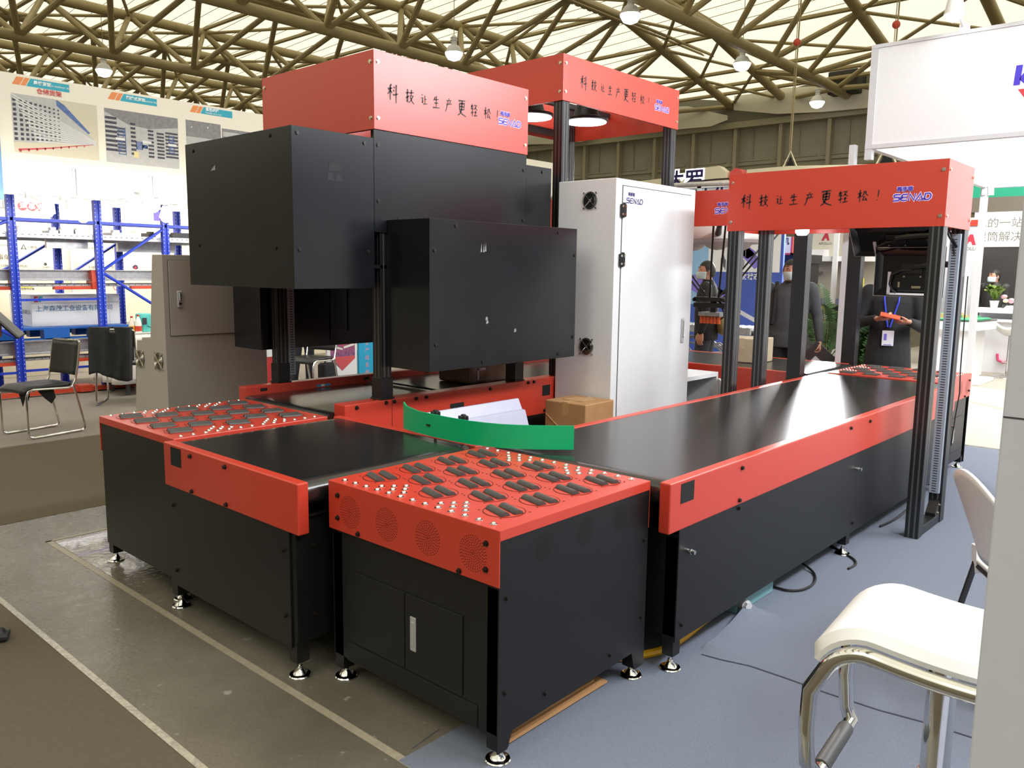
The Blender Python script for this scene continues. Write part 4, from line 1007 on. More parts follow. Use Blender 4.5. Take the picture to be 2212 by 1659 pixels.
# ------------------------------------------------------------------ monitors on the right gantry
def monitor(label, cx, cy, cz, w_, h_, rx, rz):
    t = thing('monitor', label, 'monitor', (0, 0, 0), 'monitors on the right gantry')
    b = MB(); b.box(-0.012, 0.006, -w_/2, w_/2, -h_/2, h_/2); obj('bezel', b, mat('silver_bezel', (0.5, 0.5, 0.5, 1), 0.25, 0.7, noise=0.05), t, bevel=0.004)
    b = MB(); b.prism([(-w_/2+.01, -h_/2+.01), (w_/2-.01, -h_/2+.01), (w_/2-.01, h_/2-.01), (-w_/2+.01, h_/2-.01)], 'x', -0.013, -0.014)
    s = 0.05
    b = MB(); vs = []
    for x, e in ((-0.012, 0.006), (-0.030, s), (-0.034, s+0.01)):
        vs += [(x, -w_/2+e, -h_/2+e), (x, w_/2-e, -h_/2+e), (x, w_/2-e, h_/2-e), (x, -w_/2+e, h_/2-e)]
    fs = [(k+4*j, (k+1) % 4+4*j, (k+1) % 4+4*j+4, k+4*j+4) for j in range(2) for k in range(4)] + [(8, 9, 10, 11)]
    b.add(vs, fs); obj('back_shell', b, mat('gloss_black', (0.008, 0.008, 0.009, 1), 0.12, noise=0.1), t)
    b = MB(); b.box(0.006, 0.008, -w_/2+.015, w_/2-.015, -h_/2+.02, h_/2-.015); obj('screen', b, mat('dark_screen', (0.01, 0.01, 0.012, 1), 0.1, noise=0.05), t)
    pl = Plane((-0.0345, 0, 0), (0, -1, 0), (0, 0, 1))
    b = MB()
    for u in (-0.02, 0.08):
        for v in (-0.03, 0.05): disc2d(b, pl, u, v, 0.006, 10, 0.002)
    rect2d(b, pl, -0.055, -0.042, -0.10, -0.065); rect2d(b, pl, 0.03, 0.085, -0.105, -0.09)
    obj('screw', b, ZINC, t)
    b = MB(); b.box(-0.046, -0.034, -0.09, 0.03, -0.01, 0.055); obj('mount_plate', b, BLK, t, bevel=0.003)
    b = MB(); b.box(-0.045, -0.033, 0.10, 0.118, -0.15, 0.0); b.box(-0.045, -0.033, -0.2, 0.118, -0.15, -0.137); obj('white_bracket', b, WPAN, t)
    b = MB(); b.tube([(-0.04, -0.04, 0.01), (-0.06, 0.03, 0.01), (-0.07, 0.09, -0.02), (-0.06, 0.10, -0.08), (-0.05, 0.08, -0.125), (-0.045, 0.06, -0.135)], 0.006, 8); obj('cable', b, CABLE, t, smooth=True)
    b = MB(); disc2d(b, pl, 0.105, 0.045, 0.018, 16, 0.004); obj('yellow_tag', b, mat('tag_yellow', rgb(200, 190, 50), 0.5, noise=0.1), t)
    b = MB(); b.tube([(-0.04, -0.03, 0.03), (-0.05, -0.15, 0.05), (-0.04, -0.30, 0.05)], 0.02, 8); obj('arm', b, ALB, t)
    t.location = (cx, cy, cz); t.rotation_euler = (0, rx, rz)
    return t
monitor('black monitor seen from behind, hanging on the right gantry post', 5.77, 1.69, 1.622, 0.43, 0.325, 0.0, 0.03)
monitor('tilted glossy monitor under the red header of the right gantry', 5.76, 1.80, 1.84, 0.54, 0.28, math.radians(-38), 0.02)
# ================================================================== right booth, stools, chairs
wb = thing('booth_fascia', 'white booth fascia frame at the upper right with blue logo letter', 'fascia', (7.57, 2.65, 2.7))
b = MB(); b.box(7.57, 7.62, -3.2, 2.65, 2.72, 3.535); f1 = obj('front_board', b, WPAN, wb, bevel=0.002)
b = MB(); b.box(7.565, 7.63, 2.60, 2.66, 2.60, 3.56); b.box(7.562, 7.628, -3.2, 2.66, 2.69, 2.725); b.box(7.562, 7.628, -3.2, 2.66, 3.53, 3.56); obj('board_trim', b, GPAN, wb)
b = MB(); b.box(7.62, 11.75, 2.60, 2.65, 2.722, 3.535); obj('side_board', b, WPAN, wb)
b = MB(); b.box(11.72, 11.77, -3.2, 2.65, 2.722, 3.535); obj('back_board', b, WPAN, wb)
b = MB(); b.box(11.72, 11.77, -3.2, 1.0, 0.0, 2.70); obj('reflector_board', b, WPAN, wb)  # unseen white board added for the pale reflection on the right gantry header
b = MB(); b.box(7.62, 11.75, 2.595, 2.655, 2.69, 2.722); b.box(11.70, 11.78, -3.2, 2.65, 2.69, 2.722); obj('lower_rail', b, GPAN, wb)
b = MB(); b.box(11.70, 11.775, 2.585, 2.66, 0.0, 2.7); b.box(11.66, 11.70, 2.60, 2.64, 2.60, 2.69); b.box(11.70, 11.75, 2.52, 2.58, 2.60, 2.69); obj('pole', b, GPAN, wb)
b = MB(); b.box(7.575, 7.65, 2.75, 2.80, 0.0, 2.74); obj('pole', b, GPAN, wb)
# blue letter with a red triangle running out of the frame
pl = Plane((7.57, 1.56, 3.06), (0, -1, 0), (0, 0, 1))
b = MB(); poly2d(b, pl, [(0.0, 0.02), (0.045, 0.02), (0.055, 0.17), (0.01, 0.17)]); poly2d(b, pl, [(0.045, 0.08), (0.11, 0.17), (0.16, 0.17), (0.075, 0.07), (0.13, 0.02), (0.08, 0.02), (0.04, 0.06)]); obj('logo_letter', b, LOGO, f1)
b = MB(); poly2d(b, pl, [(0.035, -0.012), (0.14, -0.012), (0.09, -0.09)]); obj('logo_triangle', b, mat('logo_red', rgb(205, 60, 70), 0.5, noise=0.05), f1)
SPOTE = mat('spot_glow', (1, 1, 1, 1), 0.4, emit=(1.0, 0.98, 0.95, 1), estr=25)
def arm_spot(name, label, x, y, z, dx, dy, dz, group, m=None):
    """spot lamp on a short arm: clamp, arm, head, lens"""
    t = thing(name, label, 'spot lamp', (x, y, z), group)
    e = Vector((x+dx, y+dy, z+dz))
    b = MB(); b.box(x-0.04, x+0.04, y-0.03, y+0.03, z-0.03, z+0.03); b.tube([(x, y, z), e], 0.012, 8); obj('arm', b, PLW, t)
    dn = Vector((dx*0.2, -dy*0.6, -1)).normalized()
    b = MB(); b.cyl(e-dn*0.05, e+dn*0.09, 0.05, 16, r1=0.075); h = obj('lamp_head', b, PLW, t, smooth=True)
    b = MB(); b.ball(e+dn*0.085, 0.058, 14, 8); obj('lens', b, m or SPOTE, h, smooth=True)
    return t
for i, (y_, lab) in enumerate(((1.95, 'glaring spot lamp on top of the white fascia near its left end'), (1.35, 'glaring spot lamp on top of the white fascia near the frame edge'))):
    arm_spot('spot_lamp', lab, 7.60, y_, 3.58, -0.32, 0.0, 0.12, 'spot lamps on the white fascia')

pp = thing('partition_panel', 'pale grey partition panel edge filling the right frame edge', 'partition', (1.75, 0.3, 0))
b = MB(); b.box(1.80, 1.86, -1.2, 0.337, 0.0, 2.6) ; obj('panel', b, mat('partition_grey', rgb(206, 209, 220), 0.5, noise=0.03), pp, bevel=0.004)
b = MB(); b.box(1.799, 1.8, -1.2, 0.335, 1.33, 1.333); obj('panel_joint', b, MATS['shadow_gap'], pp)

# bar stool in front
st = thing('bar_stool', 'white padded bar stool with chrome loop legs at lower right', 'bar stool', (2.14, 0.47, 0))
def rotz(p, c, a): 
    x, y = p[0]-c[0], p[1]-c[1]; return (c[0]+x*math.cos(a)-y*math.sin(a), c[1]+x*math.sin(a)+y*math.cos(a), p[2])
SCn = (2.14, 0.47); SA = math.radians(5)
def seatp(u, v, dz):
    # u across 0..1, v from the front waterfall edge (0) to the back (1)
    t = v*0.60
    r_ = 0.13
    L = r_*math.radians(65)
    if t < L:
        a = math.radians(65) - t/r_
        y = 0.60 + (r_+dz)*math.sin(a); z = 0.752 - r_ + (r_+dz)*math.cos(a)
    else:
        y = 0.60 - (t-L); z = 0.752 + dz - 0.02*math.sin((t-L)/0.45*math.pi)
        if t-L > 0.36: z += ((t-L)-0.36)**2*2.2
    x = 1.915 + 0.395*u
    edge = min(u, 1-u, v*1.2, (1-v)*1.2)
    return rotz((x, y, z), SCn, SA)
def seat_shape(u, v, top):
    e = min(u, 1-u)*0.42; f = min(v, 1-v)*0.6
    k = 1-max(0, 1-min(e, f)/0.025)**2 if min(e, f) < 0.025 else 1
    return seatp(u, v, 0.022*k+0.004 if top else -0.008)
b = MB(); nu, nv = 20, 30
T = [seat_shape(i/nu, j/nv, True) for j in range(nv+1) for i in range(nu+1)]
B = [seat_shape(i/nu, j/nv, False) for j in range(nv+1) for i in range(nu+1)]
n = len(T); W_ = nu+1
fs = [(j*W_+i, j*W_+i+1, (j+1)*W_+i+1, (j+1)*W_+i) for j in range(nv) for i in range(nu)]
fs2 = [tuple(n+k for k in reversed(f)) for f in fs]
rim = [i for i in range(W_)] + [j*W_+nu for j in range(1, nv+1)] + [nv*W_+i for i in range(nu-1, -1, -1)] + [j*W_ for j in range(nv-1, 0, -1)]
side = [(rim[k], rim[(k+1) % len(rim)], n+rim[(k+1) % len(rim)], n+rim[k]) for k in range(len(rim))]
b.add(T+B, fs+fs2+side); obj('seat', b, mat('white_leather', (0.82, 0.81, 0.8, 1), 0.42, noise=0.03, bump=0.05, bscale=300), st, smooth=True)
# chrome flat tube loop: down both sides, joined by the footrest
def loop_side(u):
    L = []
    for j in range(26, -1, -1):
        p = seatp(u, j/30, -0.030); L.append(p)
    p0 = L[-1]
    q = rotz((1.915+0.395*u, 0.725, 0.60), SCn, SA); L.append(q)
    L.append(rotz((1.915+0.395*u, 0.728, 0.50), SCn, SA)); L.append(rotz((1.915+0.395*u, 0.72, 0.41), SCn, SA))
    return L
la, lb = loop_side(-0.02), loop_side(0.86)
foot_a = rotz((1.935, 0.705, 0.37), SCn, SA); foot_b = rotz((2.25, 0.705, 0.37), SCn, SA)
b = MB(); b.tube(la + [foot_a, foot_b] + lb[::-1], 0.020, 10); obj('frame', b, CHR, st, smooth=True)
b = MB(); b.cyl(rotz((1.975, 0.705, 0.37), SCn, SA), rotz((2.20, 0.705, 0.37), SCn, SA), 0.021, 12); obj('foot_grip', b, mat('grey_rubber', (0.12, 0.12, 0.12, 1), 0.5, noise=0.1), st, smooth=True)
b = MB(); b.lathe((2.12, 0.47, 0), [(0.21, 0.003), (0.21, 0.012), (0.10, 0.03), (0.04, 0.05), (0.036, 0.07), (0.036, 0.36), (0.039, 0.362), (0.039, 0.375), (0.034, 0.377), (0.034, 0.72)], 28); obj('column', b, CHR, st, smooth=True)

# white shell chair behind the stool
wch = thing('shell_chair', 'white plastic shell chair with dark metal legs behind bar stool', 'chair', (3.5, 0.62, 0))
CX, CY, CA = 3.62, 0.47, math.radians(212)
def cpt(x, y, z): return (CX + x*math.cos(CA)-y*math.sin(CA), CY + x*math.sin(CA)+y*math.cos(CA), z)
def backp(u, v):
    x = (u-0.5)*(0.44-0.10*(1-v)); y = -0.19 - 0.10*v - 0.035*(1-(2*u-1)**2); z = 0.50+0.36*v - 0.07*(2*u-1)**2*v
    return cpt(x, y, z)
b = MB(); b.grid(backp, 14, 12); obj('backrest', b, PLW, wch, smooth=True, solid=0.012)
def seatq(u, v):
    x = (u-0.5)*0.43; y = -0.20+0.42*v; z = 0.455 - 0.02*math.sin(u*math.pi)*math.sin(v*math.pi) - 0.03*max(0, v-0.8)/0.2
    return cpt(x, y, z)
b = MB(); b.grid(seatq, 12, 12); obj('seat', b, PLW, wch, smooth=True, solid=0.014)
b = MB()
for s_ in (-1, 1):
    b.add(*(lambda pts: (pts, [(0, 1, 2, 3)]))([cpt(s_*0.15, -0.20, 0.52), cpt(s_*0.19, -0.205, 0.52), cpt(s_*0.2, -0.19, 0.40), cpt(s_*0.17, -0.185, 0.40)]))
obj('shell_arm', b, PLW, wch, solid=0.02)
DKM = mat('dark_metal_tube', (0.10, 0.10, 0.105, 1), 0.3, 0.7, noise=0.05)
for s_ in (-1, 1):
    for (y0_, y1_) in ((-0.19, -0.27), (0.16, 0.22)):
        b = MB(); b.tube([cpt(s_*0.185, y0_, 0.44 if y0_ > 0 else 0.46), cpt(s_*0.225, y1_, 0.03)], 0.0125, 10); l = obj('leg', b, DKM, wch, smooth=True)
        b = MB(); b.tube([cpt(s_*0.222, y1_*0.985, 0.055), cpt(s_*0.227, y1_*1.01, 0.004)], 0.0155, 10); obj('leg_cap', b, PLW, l)
b = MB(); b.tube([cpt(-0.19, -0.19, 0.43), cpt(0.19, -0.19, 0.43)], 0.010, 8); b.tube([cpt(0.19, -0.19, 0.43), cpt(0.19, 0.17, 0.43)], 0.010, 8); b.tube([cpt(-0.19, -0.19, 0.43), cpt(-0.19, 0.17, 0.43)], 0.010, 8); obj('seat_frame', b, DKM, wch, smooth=True)

# ================================================================== background on the right
def board(name, label, cat, x, y0, y1, z0, z1, m, th=0.06, group=None):
    t = thing(name, label, cat, (x, y0, z0), group); b = MB(); b.box(x, x+th, y0, y1, z0, z1); p = obj('board', b, m, t, bevel=0.002); return t, p
BEIGE = mat('beige_panel', rgb(205, 200, 185), 0.6, noise=0.05)
# blue banner with machine pictures
t, p = board('banner', 'blue and white exhibition banner behind the delta robot', 'banner', 13.0, 5.75, 9.2, 0.0, 2.62, mat('banner_blue', rgb(70, 95, 190), 0.5, noise=0.12, nscale=2))
pl = Plane((13.0, 0, 0), (0, -1, 0), (0, 0, 1)); U = lambda y: -y
LBL = mat('banner_pale_blue', rgb(150, 195, 240), 0.5, noise=0.15, nscale=3); BW = mat('banner_white', rgb(240, 240, 248), 0.5, noise=0.03); LAV = mat('banner_lavender', rgb(135, 120, 225), 0.5, noise=0.2, nscale=6)
b = MB(); rect2d(b, pl, U(9.2), U(7.1), 1.05, 2.2); obj('pale_panel', b, LBL, p)
b = MB(); rect2d(b, pl, U(7.1), U(5.80), 1.62, 2.55, 0.0015); obj('white_panel', b, BW, p)
b = MB()
for (yc, zc, w_, h_) in ((6.45, 2.0, .25, .16), (6.30, 1.85, .22, .18), (7.2, 1.35, .5, .22), (6.85, 1.20, .35, .2)):
    poly2d(b, pl, [(U(yc)-w_, zc+h_*.4), (U(yc)-w_*.3, zc+h_), (U(yc)+w_, zc-h_*.4), (U(yc)+w_*.3, zc-h_)], 0.003)
obj('machine_picture', b, LAV, p)
b = MB(); r9 = random.Random(9)
for k in range(34):
    yc = 6.0+0.9*r9.random(); zc = 1.65+0.6*r9.random()
    rect2d(b, pl, U(yc), U(yc)+0.015, zc, zc+0.12+0.1*r9.random(), 0.004)
obj('machine_legs', b, mat('banner_grey_line', rgb(110, 110, 130), 0.5, noise=0.1), p)
b = MB()
for k in range(26):
    u_ = U(6.62)+0.028*k; v_ = 1.06-0.013*k
    poly2d(b, pl, [(u_, v_), (u_+0.02, v_-0.008), (u_+0.05, v_-0.10), (u_+0.03, v_-0.09)], 0.003)
obj('roller_picture', b, BW, p)
text('lettering', '存放状态', p, (13.0, 6.36, 1.54), (0, -1, 0), (0, 0, 1), 0.11, BW, bold=0.002, lift=0.002)
text('lettering', 'ZL2015 1 0222085.2', p, (13.0, 6.98, 2.10), (0, -1, 0), (0, 0, 1), 0.085, BW, bold=0.002, lift=0.002)
# roller track in front of the banner
t = thing('roller_track', 'grey roller conveyor track standing before the blue banner', 'roller track', (11.2, 6.0, 0))
b = MB(); b.box(11.0, 11.05, 5.3, 7.6, 0.72, 0.82); b.box(11.5, 11.55, 5.3, 7.6, 0.72, 0.82); obj('track_frame', b, STEEL, t)
b = MB()
for k in range(22): b.cyl((11.03, 5.35+0.1*k, 0.80), (11.52, 5.35+0.1*k, 0.80), 0.03, 8)
obj('track_rollers', b, STEEL, t, smooth=True)
for y_ in (5.5, 6.4, 7.4):
    for x_ in (11.03, 11.52):
        b = MB(); b.box(x_-0.02, x_+0.02, y_-0.02, y_+0.02, 0.0, 0.72); obj('leg', b, DKM, t)
t = thing('cable_heap', 'heap of grey cables and fittings bundled under the roller track', 'cable heap', (11.2, 6.3, 0)); b = MB(); r8 = random.Random(8)
for k in range(26):
    c = Vector((11.1+0.3*r8.random(), 6.0+0.9*r8.random(), 0.1+0.5*r8.random())); d = Vector((r8.uniform(-.2, .2), r8.uniform(-.3, .3), r8.uniform(-.2, .2)))
    b.tube([c-d, c+Vector((0, 0, .08)), c+d, c+d*1.3-Vector((0, 0, .1))], 0.016, 6)
o = obj('cables', b, mat('cable_grey', rgb(150, 148, 150), 0.5, noise=0.5, nscale=20), t); o['kind'] = 'stuff'
# vertical lifter with its sign
t = thing('vertical_lifter', 'black framed lifter machine with red and white stripes behind grey shirted man', 'machine', (14.0, 5.9, 0))
b = MB(); b.box(14.0, 14.5, 6.40, 6.50, 0, 1.9); b.box(14.0, 14.5, 5.75, 5.85, 0, 1.9); b.box(13.98, 14.5, 5.70, 6.55, 1.78, 1.93); obj('frame', b, BLK, t)
b = MB(); b.box(14.05, 14.10, 6.30, 6.36, 0.3, 1.78); obj('red_rail', b, RED, t)
b = MB(); b.box(14.08, 14.12, 5.86, 6.30, 0.3, 1.78); obj('white_panel', b, WPAN, t)
t, p = board('hanging_sign', 'cream sign with red edge naming the vertical lifter', 'sign', 13.9, 6.02, 6.75, 1.955, 2.235, mat('cream_sign', rgb(250, 235, 185), 0.5, noise=0.03), 0.05)
b = MB(); b.box(13.895, 13.94, 5.99, 6.75, 1.925, 1.958); b.box(13.895, 13.94, 5.99, 6.022, 1.925, 2.235); obj('red_edge', b, RED, t)
b = MB(); b.cyl((13.92, 6.4, 1.93), (13.92, 6.4, 1.62), 0.02, 8); b.cyl((13.92, 6.4, 0), (13.92, 6.4, 1.7), 0.02, 8); obj('sign_pole', b, RED, t)
text('lettering', '垂直升降机', p, (13.9, 6.38, 2.15), (0, -1, 0), (0, 0, 1), 0.13, INK, bold=0.003)
text('lettering', 'Vertical Lifter', p, (13.9, 6.36, 2.0), (0, -1, 0), (0, 0, 1), 0.075, INK, bold=0.001)
# beige display wall with shelves
AP = mat('logo_crimson', rgb(190, 50, 70), 0.5, noise=0.05); GRT = mat('grey_lettering', rgb(110, 108, 105), 0.5, noise=0.05)
def apollo(p, x, yc, zc, s):
    pl = Plane((x, yc, zc), (0, -1, 0), (0, 0, 1)); b = MB()
    poly2d(b, pl, [(-0.5*s, -0.45*s), (-0.05*s, 0.5*s), (0.22*s, 0.5*s), (0.05*s, 0.1*s), (-0.2*s, -0.45*s)], 0.002)
    poly2d(b, pl, [(0.22*s, 0.5*s), (0.5*s, -0.45*s), (0.22*s, -0.45*s), (0.02*s, 0.1*s)], 0.0025)
    rect2d(b, pl, -0.1*s, 0.35*s, -0.15*s, 0.02*s, 0.003)
    obj('logo_mark', b, AP, p)
    text('lettering', 'APOLLO', p, (x, yc, zc-0.8*s), (0, -1, 0), (0, 0, 1), 0.42*s, GRT, bold=0.003*s)
t, p = board('display_wall', 'beige display wall with crimson logo and shelves behind gantry posts', 'wall panel', 17.0, 5.0, 7.3, 0.0, 3.2, BEIGE)
apollo(p, 17.0, 6.64, 2.36, 0.17)
b = MB(); b.box(16.6, 17.0, 4.9, 7.3, 1.86, 1.96); obj('shelf_beam', b, WPAN, t)
b = MB(); b.box(16.6, 17.0, 5.0, 7.3, 1.0, 1.12); b.box(16.55, 17.0, 5.0, 7.3, 0.9, 0.96); obj('shelf', b, STEEL, t)
b = MB(); b.box(16.7, 17.0, 6.55, 6.9, 1.96, 2.1); obj('tray', b, WPAN, t); b = MB(); b.box(16.75, 17.0, 6.65, 7.0, 1.62, 1.66); obj('tray', b, STEEL, t)
b = MB(); b.box(16.54, 16.55, 6.35, 6.5, 0.88, 0.97); obj('yellow_label', b, mat('label_yellow', rgb(215, 205, 60), 0.5, noise=0.05), t)
t, p = board('pillar', 'slim white pillar beside the orange one behind the gantry posts', 'pillar', 16.55, 6.205, 6.30, 0.0, 2.9, WPAN)
t, p = board('pillar', 'orange red pillar behind the gantry posts, beside a slim white pillar', 'pillar', 16.9, 5.98, 6.17, 0.0, 3.0, mat('pillar_orange', rgb(232, 95, 40), 0.5, noise=0.06))
t, p = board('lit_panel', 'bright cream panel right of the orange pillar', 'panel', 17.2, 5.3, 5.98, 0.0, 2.8, mat('cream_panel', rgb(250, 240, 215), 0.5, noise=0.05))
b = MB(); b.box(17.15, 17.2, 5.45, 5.68, 2.05, 2.5); obj('orange_poster', b, mat('poster_orange', rgb(225, 110, 60), 0.5, noise=0.1), t); b = MB(); b.box(17.15, 17.2, 5.45, 5.68, 1.95, 2.05); obj('yellow_poster', b, MATS['label_yellow'], t)
t = thing('yellow_robot', 'bright yellow machine partly hidden by a black gantry post', 'machine', (16.4, 5.7, 0))
b = MB(); b.box(16.2, 16.4, 5.62, 5.9, 1.3, 1.85); b.prism([(5.6, 1.55), (5.95, 1.30), (5.9, 1.1), (5.6, 1.05)], 'x', 16.2, 16.4); b.box(16.2, 16.4, 5.65, 5.85, 0, 1.1); obj('machine_body', b, mat('machine_yellow', rgb(240, 225, 30), 0.4, noise=0.05), t, bevel=0.02)
t = thing('sign_stand', 'white stand with an orange printed poster beside the gantry post', 'sign stand', (16.0, 6.0, 0))
b = MB(); b.box(16.0, 16.4, 6.03, 6.50, 0.0, 0.80); obj('stand_body', b, WPAN, t, bevel=0.004)
b = MB(); b.box(15.99, 16.0, 6.06, 6.36, 0.13, 0.73); p = obj('orange_poster', b, mat('poster_amber', rgb(250, 170, 40), 0.5, noise=0.05), t)
text('lettering', '科多电气', p, (15.99, 6.2, 0.56), (0, -1, 0), (0, 0, 1), 0.075, AP, bold=0.002); text('lettering', 'KEDO', p, (15.99, 6.2, 0.44), (0, -1, 0), (0, 0, 1), 0.09, mat('lettering_orange', rgb(235, 110, 40), 0.5, noise=0.05)); text('lettering', '产品展示', p, (15.99, 6.2, 0.27), (0, -1, 0), (0, 0, 1), 0.055, INK)
t = thing('display_rack', 'dark metal rack with a grey tray beside the red pillar', 'rack', (15.6, 5.6, 0))
b = MB(); b.box(15.6, 15.66, 5.50, 5.56, 0, 0.95); b.box(15.6, 15.66, 5.9, 5.96, 0, 0.95); b.box(15.55, 16.2, 5.45, 6.0, 0.92, 1.02); obj('rack_frame', b, BLK, t)
b = MB(); b.prism([(5.5, 0.30), (5.98, 0.18), (5.98, 0.40), (5.5, 0.50)], 'x', 15.62, 15.9); obj('tray', b, GPAN, t)
# tall white column with crimson logo, far right
t, p = board('column', 'tall grey white column with crimson logo right of gantry', 'column', 16.0, 3.62, 4.2, 0.0, 2.60, mat('column_grey', rgb(200, 200, 205), 0.5, noise=0.05), 0.4)
apollo(p, 16.0, 3.735, 2.22, 0.19)
b = MB(); b.box(15.98, 16.0, 3.58, 4.2, 2.46, 2.56); obj('red_band', b, RED, t)
t, p = board('bright_panel', 'blank bright white light box below the crimson logo column', 'light box', 15.6, 3.62, 3.95, 0.6, 1.75, mat('white_board', (0.85, 0.85, 0.85, 1), 0.5, noise=0.02), 0.1)
b = MB(); b.box(15.6, 15.7, 3.65, 3.92, 0, 0.6); obj('stand_foot', b, WPAN, t)
# sign wall of the far booth
t, p = board('sign_wall', 'cream sign wall with grey characters above a dark screen', 'sign wall', 18.0, -0.5, 4.16, 2.16, 2.82, mat('sign_cream', rgb(238, 236, 222), 0.5, noise=0.03))
text('lettering', '领先的一站式', p, (18.0, 4.33, 2.60), (0, -1, 0), (0, 0, 1), 0.20, GRT, align='LEFT', space=1.0)
text('lettering', '辊筒解决方案', p, (18.0, 4.12, 2.34), (0, -1, 0), (0, 0, 1), 0.20, GRT, align='LEFT')
t2, p2 = board('dark_screen_wall', 'large dark screen panel under the cream sign behind counter man', 'screen', 18.02, -0.5, 4.18, 1.06, 2.16, mat('dark_wall_panel', rgb(52, 50, 47), 0.5, noise=0.05))
b = MB(); b.box(18.0, 18.1, -0.5, 4.18, 0, 1.06); obj('white_base', b, WPAN, t2)
t3, p3 = board('brown_band', 'grey brown fascia band above the cream sign', 'fascia', 18.01, -0.5, 4.25, 2.82, 3.1, mat('band_brown', rgb(108, 100, 88), 0.6, noise=0.06))
t4, p4 = board('green_band', 'green fascia band under the white booth frame at right', 'fascia', 18.4, -0.5, 6.6, 3.10, 3.65, mat('band_green', rgb(35, 165, 130), 0.5, noise=0.06))
b = MB(); b.box(18.41, 18.45, -0.48, -0.3, 0, 3.1); obj('support_post', b, GPAN, t4)
t, p = board('flag_banner', 'narrow red banner beside the dark screen, lamp on top', 'banner', 17.6, 4.08, 4.25, 1.2, 2.15, mat('banner_red', rgb(190, 60, 85), 0.5, noise=0.08), 0.02)
b = MB(); b.cyl((17.61, 4.16, 0), (17.61, 4.16, 2.15), 0.015, 8); obj('banner_pole', b, GPAN, t)
b = MB(); b.ball((17.5, 4.14, 2.14), 0.07); obj('banner_lamp', b, SPOTE, t)
# white display counter with a model landscape
t = thing('display_counter', 'white display counter on a plinth, far right beside the last sorter', 'counter', (13.6, 3.0, 0))
b = MB(); b.box(13.5, 14.4, 2.86, 3.9, 0.0, 0.055); obj('plinth', b, WPAN, t, bevel=0.01)
b = MB(); b.box(13.75, 14.6, 3.08, 3.75, 0.055, 0.80); obj('counter_body', b, WPAN, t)
b = MB(); b.prism([(13.5, 3.9), (13.5, 3.12), (13.62, 2.96), (14.4, 2.89), (14.7, 3.0), (14.7, 3.9)], 'z', 0.80, 0.94); obj('counter_top', b, WPAN, t, bevel=0.004)
b = MB(); b.prism([(13.495, 3.9), (13.495, 3.117), (13.617, 2.956), (14.4, 2.886), (14.7, 2.995), (14.7, 3.9)], 'z', 0.93, 0.942); obj('dark_edge', b, DKM, t)
md = thing('site_model', 'green architectural model landscape on the white display counter', 'model', (14.2, 3.2, 0.942))
b = MB(); b.prism([(13.55, 3.85), (13.55, 3.15), (13.66, 3.02), (14.35, 2.96), (14.62, 3.05), (14.62, 3.85)], 'z', 0.943, 0.96); obj('model_base', b, mat('model_green', rgb(60, 165, 110), 0.6, noise=0.4, nscale=12), md)
r3 = random.Random(3)
for k in range(16):
    x_, y_ = 13.7+0.78*r3.random(), 3.08+0.65*r3.random(); h_ = 0.02+0.05*r3.random()
    b = MB(); b.box(x_, x_+0.10, y_, y_+0.08, 0.96, 0.96+h_); obj('model_block', b, [MATS['model_green'], WPAN, mat('model_tan', rgb(215, 170, 120), 0.6, noise=0.1)][k % 3], md)
t = thing('reception_counter', 'white reception counter in front of the masked man at right', 'counter', (15.5, 2.5, 0))
b = MB(); b.box(15.6, 16.0, -0.5, 3.40, 0.0, 0.88); obj('counter_body', b, WPAN, t)
b = MB(); b.box(15.45, 16.0, -0.5, 3.48, 1.0, 1.075); b.box(15.8, 16.0, -0.5, 3.45, 0.88, 1.0); obj('counter_top', b, WPAN, t, bevel=0.004)
b = MB(); b.box(15.44, 16.0, -0.5, 3.42, 0.86, 0.90); obj('ledge', b, WPAN, t)
b = MB(); b.box(15.79, 15.8, -0.5, 2.95, 0.90, 1.0); obj('dark_recess', b, DKM, t)
b = MB(); b.tube([(15.59, 3.08, .32), (15.57, 3.06, .22), (15.57, 2.98, .18), (15.57, 2.9, .22), (15.59, 2.88, .32)], 0.02, 8); obj('pink_ribbon', b, mat('pink_ribbon', rgb(225, 70, 120), 0.5, noise=0.1), t)
# bar stool at the counter
t = thing('bar_stool', 'white bar stool with chrome column before the reception counter', 'bar stool', (15.0, 2.80, 0))
b = MB(); b.lathe((15.0, 2.80, 0), [(0.22, 0.003), (0.21, 0.015), (0.06, 0.05), (0.03, 0.06), (0.028, 0.66)], 20); b.cyl((15.0, 2.80, 0.25), (14.85, 2.86, 0.25), 0.01); obj('column', b, CHR, t, smooth=True)
def seat2(u, v):
    a = (v-0.2)*math.pi*0.55
    return (15.0-0.2+0.40*u, 2.80+0.19-0.4*min(v, .7)-0.0*v, 0.68+0.0*u + (0.24*max(0, u-0.55)/0.45) + 0.03*math.cos(u*5))
b = MB(); b.grid(lambda u, v: (14.80+0.42*u, 2.62+0.40*v, 0.67 + 0.30*max(0, 0.5-u)**1.3 + 0.12*(2*v-1)**2), 12, 10); obj('seat', b, PLW, t, smooth=True, solid=0.03)
